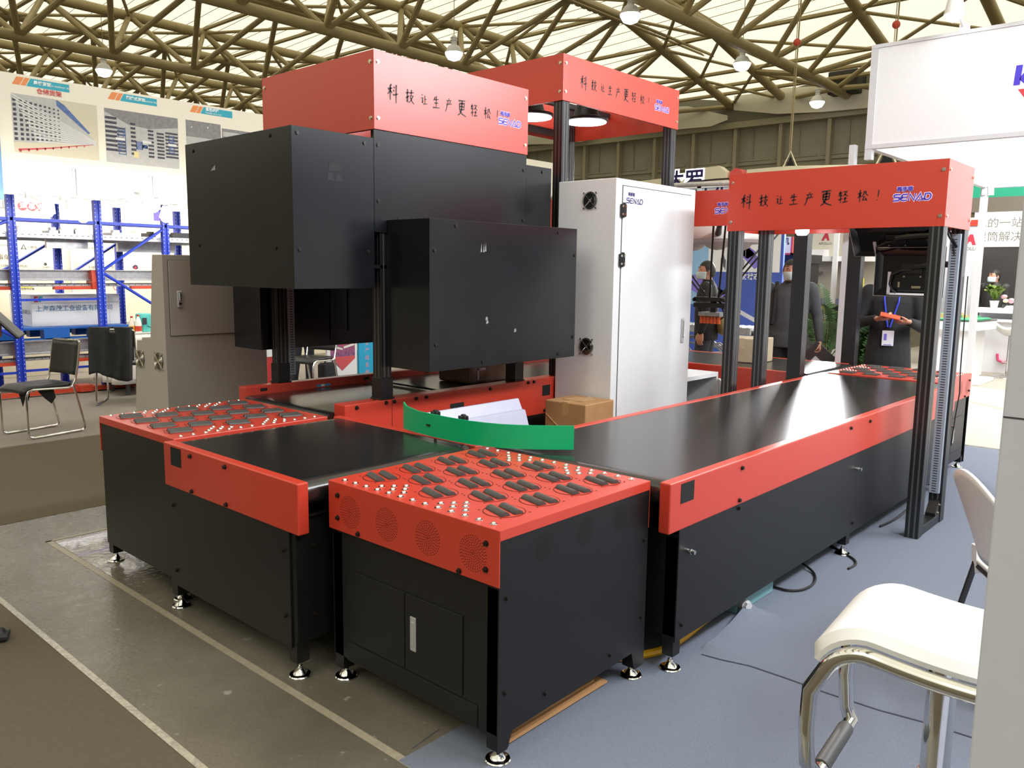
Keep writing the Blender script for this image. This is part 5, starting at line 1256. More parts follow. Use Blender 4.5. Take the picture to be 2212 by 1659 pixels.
# curved lit sign above, slung from the roof
sg = thing('hanging_sign', 'cream curved overhead sign with glowing dark characters and red end', 'sign', (20, 10.5, 4), None)
CRM = mat('sign_cream_board', rgb(236, 226, 196), 0.5, noise=0.03)
b = MB(); b.prism([(14.5, 3.3), (14.5, 4.10), (12.2, 4.17), (11.2, 4.36), (10.75, 4.38), (10.55, 4.22), (10.45, 3.9), (10.45, 3.3)], 'x', 20.0, 20.3); p = obj('sign_board', b, CRM, sg)
b = MB(); b.prism([(10.45, 3.2), (10.45, 4.20), (10.30, 4.30), (10.15, 4.26), (10.0, 4.0), (10.0, 3.2)], 'x', 20.05, 20.35); obj('red_end', b, mat('sign_red', rgb(235, 90, 85), 0.5, noise=0.05), sg)
b = MB(); b.prism([(10.0, 3.2), (10.0, 4.24), (8.9, 4.25), (6.9, 4.15), (3, 3.9), (3, 3.2)], 'x', 20.1, 20.4); obj('sign_board', b, CRM, sg)
b = MB(); b.box(19.9, 19.98, 5.8, 8.3, 2.72, 3.74); obj('bright_panel', b, mat('added_panel_glow', (1, 1, 1, 1), 0.5, emit=(1.0, 0.98, 1.0, 1), estr=5.0), sg)  # added glowing panel hidden by the gantry header, whitens the belt reflection
SGL = mat('sign_glow', (1, 1, 1, 1), 0.5, emit=(0.92, 0.88, 1.0, 1), estr=1.6)
text('glow', '达罗', p, (20.0, 11.75, 4.0), (0, -1, 0), (0, 0, 1), 0.62, SGL, bold=0.05); text('lettering', '达罗', p, (20.0, 11.75, 4.0), (0, -1, 0), (0, 0, 1), 0.62, mat('sign_navy', rgb(35, 25, 95), 0.5, noise=0.03), bold=0.012, lift=0.02)
for (y_, zt) in ((8.9, 9.0), (6.6, 9.0)):
    b = MB(); b.tube([(20.2, y_, 4.60), (20.2, y_-0.05, 9.0)], 0.018, 6); b.tube([(20.2, y_+0.04, 4.6), (20.2, y_, 9.0)], 0.01, 6); c_ = obj('hoist_chain', b, PIPE, sg)
    b = MB(); b.ball((20.2, y_, 7.2), 0.09); obj('hoist_hook', b, mat('hoist_red', rgb(210, 80, 60), 0.5, noise=0.1), c_)
    b = MB(); b.tube([(20.2, y_-0.22, 4.14), (20.2, y_, 4.62), (20.2, y_+0.22, 4.14)], 0.022, 6); obj('sling', b, CRM, sg)
    b = MB(); b.prism([(y_-0.15, 4.16), (y_+0.15, 4.16), (y_, 4.5)], 'x', 20.21, 20.24); obj('dark_gusset', b, BLK, sg)
t = thing('truss_sign_frame', 'white aluminium frame with dark characters above the white cabinet', 'sign', (17, 9.8, 3), None)
b = MB(); b.box(17.0, 17.1, 8.4, 10.6, 3.50, 3.62); b.box(17.0, 17.1, 8.4, 10.6, 2.9, 3.0); b.box(17.0, 17.12, 9.55, 9.65, 2.9, 3.62); b.box(17.0, 17.1, 8.4, 8.5, 0, 2.95); obj('frame', b, WPAN, t)
b = MB(); b.box(17.06, 17.1, 8.5, 10.5, 3.0, 3.5); p = obj('sign_board', b, WPAN, t)
text('lettering', '自动化', p, (17.06, 9.55, 3.25), (0, -1, 0), (0, 0, 1), 0.46, MATS['sign_navy'], bold=0.01)
cable('cable_bundle', [(6.36, 5.3, 2.305), (6.36, 4.7, 2.31), (6.35, 4.2, 2.335), (6.34, 3.8, 2.345), (6.35, 3.3, 2.335), (6.36, 2.9, 2.305)], 0.02, mat('grey_conduit', rgb(190, 188, 180), 0.5, noise=0.3, nscale=50), 'grey ribbed conduit over the red header beside the white cabinet', 'conduit')
cable('cable', [(6.40, 4.5, 2.29), (6.42, 4.1, 2.31), (6.40, 3.7, 2.37), (6.40, 3.2, 2.37), (6.4, 2.9, 2.29)], 0.008, CABLE, 'thin black cable looping over the robot gantry header', 'cable')
# ================================================================== rack booth on the left
CREAM = mat('cream_board', rgb(232, 224, 206), 0.55, noise=0.03)
fb = thing('booth_fascia', 'long cream fascia with three rack posters over the left booth', 'fascia', (3.1, 10.3, 2.38))
b = MB(); b.box(3.105, 13.0, 10.3, 10.36, 2.74, 3.66); p = obj('poster_board', b, CREAM, fb, bevel=0.002)
b = MB(); b.box(3.105, 13.0, 10.295, 10.37, 2.70, 2.742); obj('lower_rail', b, WPAN, fb)
b = MB()
x = 2.96
while x < 12.5:
    b.box(x+0.02, x+0.88, 10.33, 10.36, 2.40, 2.70); x += 0.9
obj('lower_board', b, mat('white_board', (0.85, 0.85, 0.85, 1), 0.5, noise=0.02), fb)
b = MB(); b.box(3.0, 13.0, 10.32, 10.37, 2.37, 2.40)
x = 2.94
while x < 12.6: b.box(x-0.005, x+0.025, 10.315, 10.365, 2.37, 2.72); x += 0.9
obj('board_joint', b, GPAN, fb)
b = MB(); b.box(3.05, 3.105, 10.3, 14.0, 2.68, 3.68); sd = obj('blue_side_board', b, mat('side_blue', rgb(60, 130, 190), 0.5, noise=0.4, nscale=2), fb)
b = MB(); b.box(3.03, 3.10, 10.28, 10.36, 2.3, 3.68); obj('pink_corner', b, mat('side_pink', rgb(120, 170, 215), 0.5, noise=0.5, nscale=3), fb)
# support legs of the fascia, out of sight behind the scanner tunnel
b = MB(); b.box(12.9, 13.0, 10.3, 10.36, 0, 2.74); obj('support_post', b, GPAN, fb)
b = MB(); b.box(2.80, 2.88, 12.9, 13.0, 0, 3.0); b.box(2.80, 3.06, 12.9, 13.0, 2.9, 3.0); obj('support_post', b, GPAN, fb)
pl = Plane((0, 10.3, 0), (1, 0, 0), (0, 0, 1))
TEAL = mat('tag_teal', rgb(35, 160, 180), 0.5, noise=0.04); ORA = mat('tag_orange', rgb(225, 135, 70), 0.5, noise=0.04); BWT = mat('tag_white', rgb(240, 245, 245), 0.5, noise=0.02)
RDT = mat('poster_red_lettering', rgb(200, 60, 60), 0.5, noise=0.04)
for i, (x0, l1, l2) in enumerate(((3.258, '悬臂货架', 'The cantilever shelf'), (4.271, '阁楼式货架', 'Mezzanine Rack'), (5.283, '柔性线棒', 'Flexible wire rods'))):
    b = MB(); poly2d(b, pl, [(x0, 3.545), (x0+0.075, 3.545), (x0+0.125, 3.632), (x0+0.05, 3.632)]); poly2d(b, pl, [(x0+0.083, 3.545), (x0+0.135, 3.545), (x0+0.182, 3.632), (x0+0.133, 3.632)]); obj('orange_flash', b, ORA, p)
    b = MB(); poly2d(b, pl, [(x0+0.143, 3.545), (x0+0.59, 3.545), (x0+0.59, 3.632), (x0+0.19, 3.632)]); obj('teal_tag', b, TEAL, p)
    text('lettering', l1, p, (x0+0.215, 10.3, 3.592 if i < 2 else 3.605), (1, 0, 0), (0, 0, 1), 0.046, BWT, bold=0.0012, align='LEFT', lift=0.002)
    text('lettering', l2, p, ((x0+0.215+0.046*len(l1)*0.86) if i < 2 else x0+0.215, 10.3, 3.588 if i < 2 else 3.565), (1, 0, 0), (0, 0, 1), 0.030, BWT, align='LEFT', lift=0.002)
text('lettering', '仓储货架', p, (3.63, 10.3, 3.505), (1, 0, 0), (0, 0, 1), 0.066, RDT, bold=0.001, lift=0.006)
# printed rack pictures
G1 = mat('print_light_grey', rgb(186, 184, 180), 0.6, noise=0.15, nscale=14); G2 = mat('print_mid_grey', rgb(140, 136, 136), 0.6, noise=0.3, nscale=25); G3 = mat('print_dark', rgb(70, 66, 78), 0.6, noise=0.5, nscale=40)
PB = mat('print_blue', rgb(90, 115, 170), 0.6, noise=0.4, nscale=30); PRD = mat('print_red', rgb(205, 80, 85), 0.6, noise=0.15); PY = mat('print_floor', rgb(205, 196, 172), 0.6, noise=0.05); PLN = mat('print_white_line', rgb(222, 220, 216), 0.6, noise=0.05)
b = MB(); rect2d(b, pl, 3.24, 4.14, 2.818, 3.448); pic = obj('rack_picture', b, PY, p)
b = MB(); poly2d(b, pl, [(3.24, 3.448), (3.68, 3.448), (4.12, 3.02), (4.12, 2.99), (3.24, 2.93)], 0.0015); obj('print_rack', b, G1, pic)
b = MB()
r2 = random.Random(2)
for i in range(10):
    u = i/10; x_ = 3.25+0.50*u**0.9; s_ = 0.042*(1-0.5*u)
    for j in range(9):
        z_ = 2.95 + j*(0.052-0.012*u) + 0.045*u
        if z_+s_ > 3.44-0.5*max(0, u-0.75): continue
        poly2d(b, pl, [(x_, z_), (x_+s_*0.8, z_+0.002), (x_+s_*0.8, z_+s_*0.75), (x_, z_+s_*0.75)], 0.002)
obj('print_gaps', b, G3, pic)
b = MB()
for j in range(13):
    z0_ = 3.44-0.04*j
    stroke2d(b, pl, [(3.24+0.02*j, z0_), (4.11, 3.035-0.004*j)], 0.010, 0.003, 0.0025)
obj('print_beams', b, PLN, pic)
b = MB(); poly2d(b, pl, [(3.70, 3.445), (3.78, 3.40), (4.05, 3.12), (4.03, 3.11), (3.70, 3.38)], 0.003); obj('print_roof', b, PB, pic)
b = MB(); stroke2d(b, pl, [(3.28, 2.85), (3.6, 2.90), (4.08, 2.995)], 0.022, 0.006, 0.003)
for i in range(9): rect2d(b, pl, 3.29+0.085*i, 3.31+0.084*i, 2.826+0.016*i, 2.85+0.016*i, 0.003)
obj('print_rail', b, PRD, pic)
b = MB(); rect2d(b, pl, 4.222, 5.118, 2.816, 3.438); pic = obj('rack_picture', b, G1, p)
b = MB(); poly2d(b, pl, [(4.222, 3.438), (5.118, 3.438), (5.118, 3.32), (4.75, 3.26), (4.5, 3.28), (4.222, 3.40)], 0.0015); obj('print_ceiling', b, G2, pic)
b = MB()
for (xa, xb, za, zb) in ((4.225, 4.36, 2.95, 3.37), (4.36, 4.46, 2.95, 3.25), (4.52, 4.58, 2.93, 3.33), (4.73, 4.80, 2.92, 3.27), (4.84, 4.93, 2.92, 3.25), (4.95, 5.11, 2.94, 3.27)):
    n_ = 8
    for j in range(n_):
        z_ = za + (zb-za)*j/n_; rect2d(b, pl, xa, xb, z_, z_+(zb-za)/n_*0.55, 0.002)
obj('print_shelves', b, G3, pic)
b = MB()
for (xa, xb, za, zb) in ((4.37, 4.46, 2.92, 3.24), (4.58, 4.66, 3.0, 3.1), (4.99, 5.06, 3.0, 3.22), (4.66, 4.72, 3.02, 3.06)):
    for j in range(7): rect2d(b, pl, xa, xb, za+(zb-za)*j/7, za+(zb-za)*j/7+0.010, 0.0026)
    rect2d(b, pl, xa, xa+0.008, za, zb, 0.0026); rect2d(b, pl, xb-0.008, xb, za, zb, 0.0026); stroke2d(b, pl, [(xa, za), (xb, zb)], 0.008, None, 0.0027)
obj('print_stairs', b, PB, pic)
b = MB(); rect2d(b, pl, 4.55, 4.61, 2.90, 2.97, 0.003); obj('print_crates', b, mat('print_yellow', rgb(225, 205, 140), 0.6, noise=0.1), pic)
b = MB()
for x_ in (4.34, 4.66, 4.98): rect2d(b, pl, x_, x_+0.11, 3.085, 3.115, 0.003)
obj('print_signs', b, PLN, pic)
b = MB(); rect2d(b, pl, 5.222, 5.70, 2.82, 3.442); rect2d(b, pl, 5.715, 6.15, 2.82, 3.40); pic = obj('rack_picture', b, G2, p)
b = MB(); rect2d(b, pl, 5.222, 5.70, 2.95, 3.24, 0.0018); rect2d(b, pl, 5.73, 6.1, 3.30, 3.36, 0.0018); obj('print_shelves', b, G1, pic)
b = MB(); disc2d(b, pl, 5.30, 3.36, 0.008, 8, 0.003); disc2d(b, pl, 5.52, 3.38, 0.01, 8, 0.003); obj('print_lamps', b, PLN, pic)
SPW = mat('spot_glow_warm', (1, 1, 1, 1), 0.4, emit=(1.0, 0.96, 0.86, 1), estr=36)
for i, (x, z, dz, lab) in enumerate(((3.36, 2.36, -0.12, 'glaring spot lamp above the red round logos'), (3.72, 2.36, -0.16, 'small spot lamp right of the red round logos'), (4.30, 2.38, 0.02, 'glaring spot lamp over the second blue rack post'), (4.52, 2.38, -0.02, 'glaring spot lamp right of the second blue rack post'), (4.66, 2.38, -0.13, 'small spot lamp left of the black scanner cover'), (5.02, 2.40, 0.0, 'glaring spot lamp touching the black scanner cover'))):
    arm_spot('spot_lamp', lab, x, 10.30, z, 0.0, -0.55, dz, 'spot lamps along the rack booth fascia', SPW)

# back wall with the exhibitor logos
bw, p = None, None
bw = thing('logo_wall', 'cream back wall printed with exhibitor logos behind the blue racks', 'wall panel', (3, 13.0, 0))
b = MB(); b.box(1.5, 13.0, 13.0, 13.08, 0.0, 2.62); p = obj('wall_board', b, mat('logo_wall_cream', rgb(228, 218, 190), 0.55, noise=0.03), bw)
b = MB(); b.box(1.5, 13.0, 12.985, 13.0, 0.72, 0.735); b.box(4.72, 4.76, 12.96, 13.0, 0, 2.62); obj('wall_joint', b, GPAN, bw)
pl = Plane((0, 13.0, 0), (1, 0, 0), (0, 0, 1))
RL = mat('logo_round_red', rgb(190, 55, 60), 0.5, noise=0.05); DT = mat('dark_lettering', rgb(70, 66, 62), 0.5, noise=0.05)
b = MB()
for x_ in (4.14, 4.262, 4.384): disc2d(b, pl, x_, 2.404, 0.062, 24)
obj('red_discs', b, RL, p)
text('lettering', '理事会', p, (4.262, 13.0, 2.404), (1, 0, 0), (0, 0, 1), 0.098, BWT, bold=0.002, lift=0.002, space=1.22)
for s_, x_, z_, sz in (('山', 3.90, 2.40, .13), ('长臂猿', 4.23, 1.83, .045), ('MONKEY KZ', 4.53, 1.83, .04), ('SIEMANN', 3.86, 1.85, .045), ('理事单位', 3.86, 1.685, .09), ('MIIA', 4.10, 1.565, .05), ('CEMS', 3.87, 1.57, .045), ('Logis-Q', 5.07, 1.569, .055), ('ROCK', 5.38, 1.57, .05), ('国机集团', 5.33, 1.845, .04), ('SINOMACH GROUP', 5.33, 1.81, .022), ('中鼎集成', 5.67, 2.105, .045), ('中国物流设备', 4.12, 1.245, .035), ('HUAYI', 4.40, 1.555, .03), ('天奇', 5.03, 1.84, .04), ('北自科技', 4.42, 1.95, .035), ('VMP', 4.55, 1.27, .05), ('诺力股份', 5.72, 1.83, .035), ('Noblelift', 6.2, 1.6, .06), ('今天国际', 6.4, 1.9, .06)):
    text('lettering', s_, p, (x_, 13.0, z_), (1, 0, 0), (0, 0, 1), sz, DT)
b = MB(); stroke2d(b, pl, [(4.09, 1.80), (4.12, 1.87), (4.15, 1.80)], 0.014); stroke2d(b, pl, [(4.08, 1.82), (4.12, 1.815), (4.16, 1.805)], 0.008); disc2d(b, pl, 4.39, 1.60, 0.022, 14); obj('logo_marks', b, DT, p)
b = MB(); poly2d(b, pl, [(5.63, 1.58), (5.67, 1.61), (5.71, 1.60), (5.72, 1.55), (5.68, 1.535), (5.64, 1.55)]); obj('cube_logo', b, mat('cube_navy', rgb(50, 45, 90), 0.5, noise=0.05), p)
b = MB(); poly2d(b, pl, [(5.655, 1.555), (5.685, 1.545), (5.70, 1.58), (5.67, 1.585)], 0.002); obj('cube_logo', b, ORNG, p)
b = MB(); rect2d(b, pl, 4.03, 4.20, 1.262, 1.298); obj('yellow_logo', b, MATS['label_yellow'], p)
b = MB()
for k in range(14): 
    a0 = math.radians(60+k*20); a1 = math.radians(80+k*20)
    stroke2d(b, pl, [(5.37+0.04*math.cos(a0), 1.262+0.04*math.sin(a0)), (5.37+0.04*math.cos(a1), 1.262+0.04*math.sin(a1))], 0.01)
obj('ring_logo', b, RL, p)
text('lettering', 'A', p, (5.40, 13.0, 1.262), (1, 0, 0), (0, 0, 1), 0.07, RL)
b = MB(); rect2d(b, pl, 6.0, 6.16, 2.30, 2.52, 0.002); obj('purple_patch', b, mat('patch_purple', rgb(80, 60, 190), 0.5, noise=0.1), p)

# blue drive-in rack
rk = thing('pallet_rack', 'tall blue perforated pallet rack with galvanised beams in left booth', 'rack', (4.2, 10.94, 0))
def upright(x, y, z1, m=BLUE):
    b = MB(); w_ = 0.044; d_ = 0.07
    b.prism([(x-w_, y), (x-0.016, y), (x-0.012, y+0.015), (x+0.012, y+0.015), (x+0.016, y), (x+w_, y), (x+w_, y+d_), (x+w_-0.006, y+d_), (x+w_-0.006, y+0.02), (x-w_+0.006, y+0.02), (x-w_+0.006, y+d_), (x-w_, y+d_)], 'z', 0.01, z1)
    b.box(x-0.06, x+0.06, y-0.03, y+0.10, 0.0, 0.012)
    u = obj('upright', b, m, rk)
    h = MB(); pl_ = Plane((x, y, 0), (1, 0, 0), (0, 0, 1)); z = 0.1
    while z < z1-0.05:
        for dx in (-0.032, 0.032): disc2d(h, pl_, dx, z, 0.006, 6, 0.001)
        z += 0.05
    obj('punched_holes', h, mat('hole_shine', rgb(200, 205, 235), 0.4, noise=0.05), u)
XS = (2.38, 3.36, 4.34, 5.21, 6.1)
for x in XS: upright(x, 10.94, 2.405)
for x in (3.42, 4.22, 5.03, 5.9): upright(x, 12.0, 2.40)
b = MB()
for y_, z_ in ((10.955, 2.126), (12.0, 2.16)): b.box(2.38, 6.1, y_, y_+0.03, z_-0.018, z_+0.018)
obj('top_tie', b, BLUE, rk)
for (x0, z0, x1, z1) in ((4.37, 1.531, 5.19, 2.09), (4.37, 1.50, 5.19, 0.96), (2.40, 1.70, 3.33, 2.10), (2.4, 1.3, 3.33, 0.72)):
    b = MB(); b.tube([(x0, 10.965, z0), (x1, 10.965, z1)], 0.019, 6); obj('diagonal_brace', b, BLUE, rk)
b = MB(); b.tube([(4.25, 12.02, 1.4), (5.0, 12.02, 1.9)], 0.02, 6); b.tube([(3.45, 12.02, 1.45), (4.2, 12.02, 1.93)], 0.02, 6); obj('diagonal_brace', b, BLUE, rk)
for x0, x1, z in ((3.40, 4.30, 1.170), (2.4, 3.34, 0.30), (3.39, 4.30, 0.315)):
    b = MB(); b.box(x0, x1, 10.95, 10.975, z-0.014, z+0.014); obj('tie_bar', b, BLUE, rk)
# galvanised shelf and beams
b = MB(); b.box(2.2, 6.4, 11.0, 11.05, 1.915, 1.975); b.box(2.2, 6.4, 11.0, 11.9, 1.972, 1.978); b.box(2.2, 6.4, 11.85, 11.9, 1.90, 1.975); sh = obj('shelf_beam', b, STEEL, rk)
b = MB(); pl_ = Plane((0, 11.0, 0), (1, 0, 0), (0, 0, 1))
for k in range(60): rect2d(b, pl_, 2.25+0.068*k, 2.275+0.068*k, 1.948, 1.956)
obj('beam_slots', b, MATS['slot_dark'], sh)
each('cross_channel', [(3.81, 4.30, 11.2, 11.26, 1.80, 1.93), (4.80, 5.6, 11.5, 11.56, 1.78, 1.90)], STEEL, rk)
for z0, z1 in ((1.40, 1.535), (0.50, 0.665)):
    b = MB(); b.prism([(11.06, z0), (11.12, z0), (11.12, z1), (11.06, z1), (11.06, z1-0.012), (11.10, z1-0.02), (11.10, z0+0.02), (11.06, z0+0.012)], 'x', 2.3, 6.2)
    b.box(2.3, 6.2, 11.05, 11.14, z0-0.045, z0-0.035); b.box(2.3, 6.2, 11.05, 11.056, z0-0.075, z0-0.035); bm_ = obj('rail_beam', b, STEEL, rk)
    b = MB(); pl_ = Plane((0, 11.05, 0), (1, 0, 0), (0, 0, 1))
    for k in range(45): disc2d(b, pl_, 2.35+0.085*k, z0-0.055, 0.007, 6)
    obj('beam_slots', b, MATS['slot_dark'], bm_)
for x in (3.36, 4.26, 5.2):
    for z0 in (1.29, 0.38):
        b = MB(); b.prism([(10.98, z0), (11.18, z0), (11.18, z0+0.10), (11.12, z0+0.24), (11.0, z0+0.24), (10.98, z0+0.1)], 'x', x-0.015, x+0.045)
        b.box(x-0.45, x, 11.02, 11.10, z0, z0+0.04); obj('orange_bracket', b, ORNG, rk)
b = MB(); b.box(2.4, 4.3, 10.84, 10.90, 0.02, 0.075); b.box(3.95, 4.10, 10.78, 10.98, 0.02, 0.10); b.box(4.2, 4.7, 10.85, 11.15, 0.02, 0.06); gd = obj('floor_guide', b, ORNG, rk)
# small parts lying on the shelf
r6 = random.Random(6)
for k, (x, w_) in enumerate(((3.45, 0.16), (3.80, 0.10), (3.92, 0.16), (4.10, 0.14), (5.02, 0.10), (5.35, 0.3), (4.55, 0.12))):
    b = MB(); b.box(x, x+w_, 11.05, 11.2+0.2*r6.random(), 1.979, 2.0+0.04*r6.random()); b.box(x+0.02, x+w_-0.02, 11.06, 11.15, 1.979, 2.05)
    tag(obj('metal_part', b, STEEL if k not in (4, 5) else BLK), ['grey metal fitting on the rack shelf next to the first post', 'small metal fitting left of middle on the rack shelf', 'white metal connector pile in the middle of the rack shelf', 'flat metal strip right of middle on the rack shelf', 'black fitting on the shelf under the blue diagonal brace', 'black cable fitting on the shelf beside the scanner cover', 'small metal part on the shelf right of the second post'][k], 'metal part')
# pallet and white crate in the rack
pt = thing('pallet', 'blue plastic pallet under the white crate in the rack', 'pallet', (4.2, 11.5, 0.665))
b = MB(); b.box(3.05, 4.74, 11.15, 12.25, 0.79, 0.815); obj('pallet_deck', b, mat('pallet_blue', rgb(20, 95, 185), 0.45, noise=0.1), pt)
b = MB()
for x0, x1 in ((3.05, 3.42), (3.70, 4.0), (4.25, 4.45), (4.60, 4.74)):
    for y0 in (11.15, 11.65, 12.1): b.box(x0, x1, y0, y0+0.14, 0.668, 0.79)
obj('pallet_blocks', b, MATS['pallet_blue'], pt)
b = MB(); b.box(3.05, 4.74, 11.15, 11.30, 0.666, 0.68); b.box(3.05, 4.74, 12.1, 12.25, 0.666, 0.68); obj('pallet_skid', b, MATS['pallet_blue'], pt)
cr = thing('crate', 'white crate with blue company name on the blue pallet', 'crate', (4.2, 11.4, 0.815))
b = MB(); b.box(3.655, 4.74, 11.4, 12.2, 0.815, 1.215); p = obj('crate_body', b, WPAN, cr, bevel=0.003)
b = MB(); b.box(3.652, 4.743, 11.396, 11.40, 1.10, 1.118); b.box(4.60, 4.605, 11.396, 11.4, 0.82, 1.21); obj('crate_edge', b, GPAN, cr)
BT = mat('crate_blue_lettering', rgb(70, 125, 165), 0.5, noise=0.05)
text('lettering', '上海森茂工业设备有限公司', p, (3.70, 11.4, 1.035), (1, 0, 0), (0, 0, 1), 0.079, BT, bold=0.001, align='LEFT')
text('lettering', 'E', p, (3.69, 11.398, 1.155), (1, 0, 0), (0, 0, 1), 0.09, RL, bold=0.006, align='LEFT'); text('lettering', 'F', p, (3.745, 11.398, 1.155), (1, 0, 0), (0, 0, 1), 0.09, TEAL, bold=0.006, align='LEFT')
text('lettering', '上海森茂工业设备有限公司', p, (3.655, 11.8, 0.99), (0, -1, 0), (0, 0, 1), 0.06, GRT)

# black chairs with chrome sled frames
def sled_chair(label, x, y, rz, jacket=False):
    t = thing('sled_chair', label, 'chair', (0, 0, 0), 'black sled chairs of the rack booth')
    # local: seat centre at origin, front towards +x, back at -x
    R_ = 0.011
    for s_ in (-1, 1):
        yy = 0.215*s_
        pts = [(-0.30, yy, 0.86), (-0.27, yy, 0.66), (-0.235, yy, 0.50), (-0.21, yy, 0.455), (-0.16, yy, 0.44), (0.17, yy, 0.455), (0.215, yy, 0.44), (0.235, yy, 0.40), (0.235, yy, 0.06), (0.225, yy, 0.025), (0.19, yy, 0.012), (-0.27, yy, 0.012), (-0.305, yy, 0.03), (-0.305, yy, 0.07), (-0.215, yy, 0.46)]
        b = MB(); b.tube(pts, R_, 8); obj('sled_frame', b, CHR, t, smooth=True)
    b = MB(); b.tube([(-0.30, -0.215, 0.855), (-0.305, -0.19, 0.875), (-0.305, 0.19, 0.875), (-0.30, 0.215, 0.855)], R_, 8); b.tube([(0.16, -0.21, 0.44), (0.16, 0.21, 0.44)], 0.008, 6); obj('cross_tube', b, CHR, t, smooth=True)
    LB = mat('black_leatherette', (0.02, 0.02, 0.021, 1), 0.42, noise=0.15)
    b = MB(); b.grid(lambda u, v: (-0.20+0.45*u, -0.20+0.40*v, 0.468 + 0.006*math.sin(v*math.pi) - 0.05*max(0, u-0.82)**2*25), 12, 8); obj('seat', b, LB, t, smooth=True, solid=0.03)
    b = MB(); b.grid(lambda u, v: (-0.248-0.05*v-0.02*math.sin(u*math.pi), -0.20+0.40*u, 0.55+0.315*v), 10, 8); obj('backrest', b, LB, t, smooth=True, solid=0.022)
    t.location = (x, y, 0.003); t.rotation_euler = (0, 0, rz)
    return t
sled_chair('black chrome sled chair standing alone left of the others', 2.72, 8.45, math.radians(192))
ch2 = sled_chair('black chrome sled chair with dark jacket hung over its back', 4.06, 9.80, math.radians(55))
t = sled_chair('black chrome sled chair half hidden behind the beige console', 4.75, 9.72, math.radians(200))
sled_chair('black chrome sled chair seen under the scanner tunnel', 5.95, 8.75, math.radians(200))
# torn lining hanging below the first seat
b = MB(); b.prism([(2.66, 0.44), (2.80, 0.45), (2.82, 0.36), (2.78, 0.30), (2.72, 0.36)], 'y', 8.30, 8.303); b.prism([(2.50, 0.44), (2.60, 0.44), (2.58, 0.35), (2.55, 0.37), (2.53, 0.30)], 'y', 8.28, 8.283)
tag(obj('torn_lining', b, BLK), 'torn black lining hanging under the lone chair seat', 'lining')
# jacket draped over the chair back
jk = MB(); ca = math.radians(55)
def jkp(u, v):
    # u across the back, v from the front hem over the top rail to the rear hem
    s = (v-0.40)*1.05
    yy = -0.20+0.46*u
    if s < 0: x = -0.25+0.05*s - 0.02*math.sin(u*9); z = 0.885 + s*0.86 - 0.03*math.sin(u*7)
    else: x = -0.33-0.10*s-0.035*math.sin(u*11+2*s)-0.02*math.sin(u*23); z = 0.885 - s*0.86 - 0.05*math.sin(u*5+0.6)
    if -0.06 < s < 0.06: z = 0.885+0.014*(1-(s/0.06)**2)
    X, Y = x*math.cos(ca)-yy*math.sin(ca), x*math.sin(ca)+yy*math.cos(ca)
    return (4.06+X, 9.80+Y, z)
jk.grid(jkp, 20, 26)
tag(obj('jacket', jk, mat('black_cloth', (0.018, 0.018, 0.02, 1), 0.85, noise=0.4, nscale=12), smooth=True, solid=0.02), 'dark jacket draped over the back of a chrome chair', 'jacket')
# cloth covered table with bottle and teal canister
tb = thing('covered_table', 'small table under a white cloth behind the beige console', 'table', (4.85, 10.6, 0))
b = MB(); b.box(4.25, 5.4, 10.22, 10.78, 0.735, 0.76); obj('tabletop', b, WPAN, tb)
for x_ in (4.32, 5.33):
    for y_ in (10.27, 10.73): 
        b = MB(); b.box(x_-0.02, x_+0.02, y_-0.02, y_+0.02, 0.003, 0.735); obj('leg', b, DKM, tb)
def clothp(u, v):
    a = u*2*math.pi; c, s = math.cos(a), math.sin(a); k = max(abs(c), abs(s))
    rx, ry = 0.60+0.05*v*(1+0.8*math.sin(a*9)), 0.30+0.05*v*(1+0.8*math.sin(a*9))
    return (4.825+rx*c/k, 10.50+ry*s/k, 0.768-0.62*v)
b = MB(); b.grid(clothp, 72, 8); b.add([(4.22, 10.19, .768), (5.43, 10.19, .768), (5.43, 10.81, .768), (4.22, 10.81, .768)], [(0, 1, 2, 3)])
tag(obj('tablecloth', b, mat('white_cloth', rgb(235, 232, 228), 0.8, noise=0.06), smooth=True, solid=0.003), 'white wrinkled cloth draped over the small table', 'tablecloth')
bt = thing('bottle', 'clear bottle of yellow drink with a red cap on table', 'bottle', (4.44, 10.35, 0.772))
b = MB(); b.lathe((4.44, 10.35, 0.772), [(0.036, 0.0), (0.038, 0.02), (0.038, 0.09), (0.034, 0.12), (0.016, 0.165), (0.014, 0.18)], 16); obj('bottle_body', b, mat('bottle_clear', rgb(225, 215, 205), 0.2, noise=0.05), bt, smooth=True)
b = MB(); b.lathe((4.44, 10.35, 0.772), [(0.0385, 0.005), (0.0395, 0.01), (0.0395, 0.075), (0.0385, 0.08)], 16); obj('bottle_label', b, mat('label_amber', rgb(225, 170, 50), 0.4, noise=0.1), bt, smooth=True)
b = MB(); b.lathe((4.44, 10.35, 0.952), [(0.016, 0), (0.016, 0.022)], 12); obj('cap', b, RED, bt)
bt = thing('bottle', 'white and red bottle between the yellow drink and canister', 'bottle', (4.50, 10.30, 0.772))
b = MB(); b.lathe((4.50, 10.30, 0.772), [(0.036, 0.0), (0.038, 0.02), (0.038, 0.10), (0.030, 0.15), (0.014, 0.19), (0.013, 0.20)], 16); obj('bottle_body', b, PLW, bt, smooth=True)
b = MB(); b.lathe((4.50, 10.30, 0.772), [(0.0385, 0.015), (0.0395, 0.02), (0.0395, 0.075), (0.0385, 0.08)], 16); obj('bottle_label', b, RED, bt, smooth=True)
b = MB(); b.lathe((4.50, 10.30, 0.972), [(0.015, 0), (0.015, 0.022)], 12); obj('cap', b, RED, bt)
cn = thing('canister', 'teal drum canister with a dark label on the covered table', 'canister', (4.60, 10.38, 0.772))
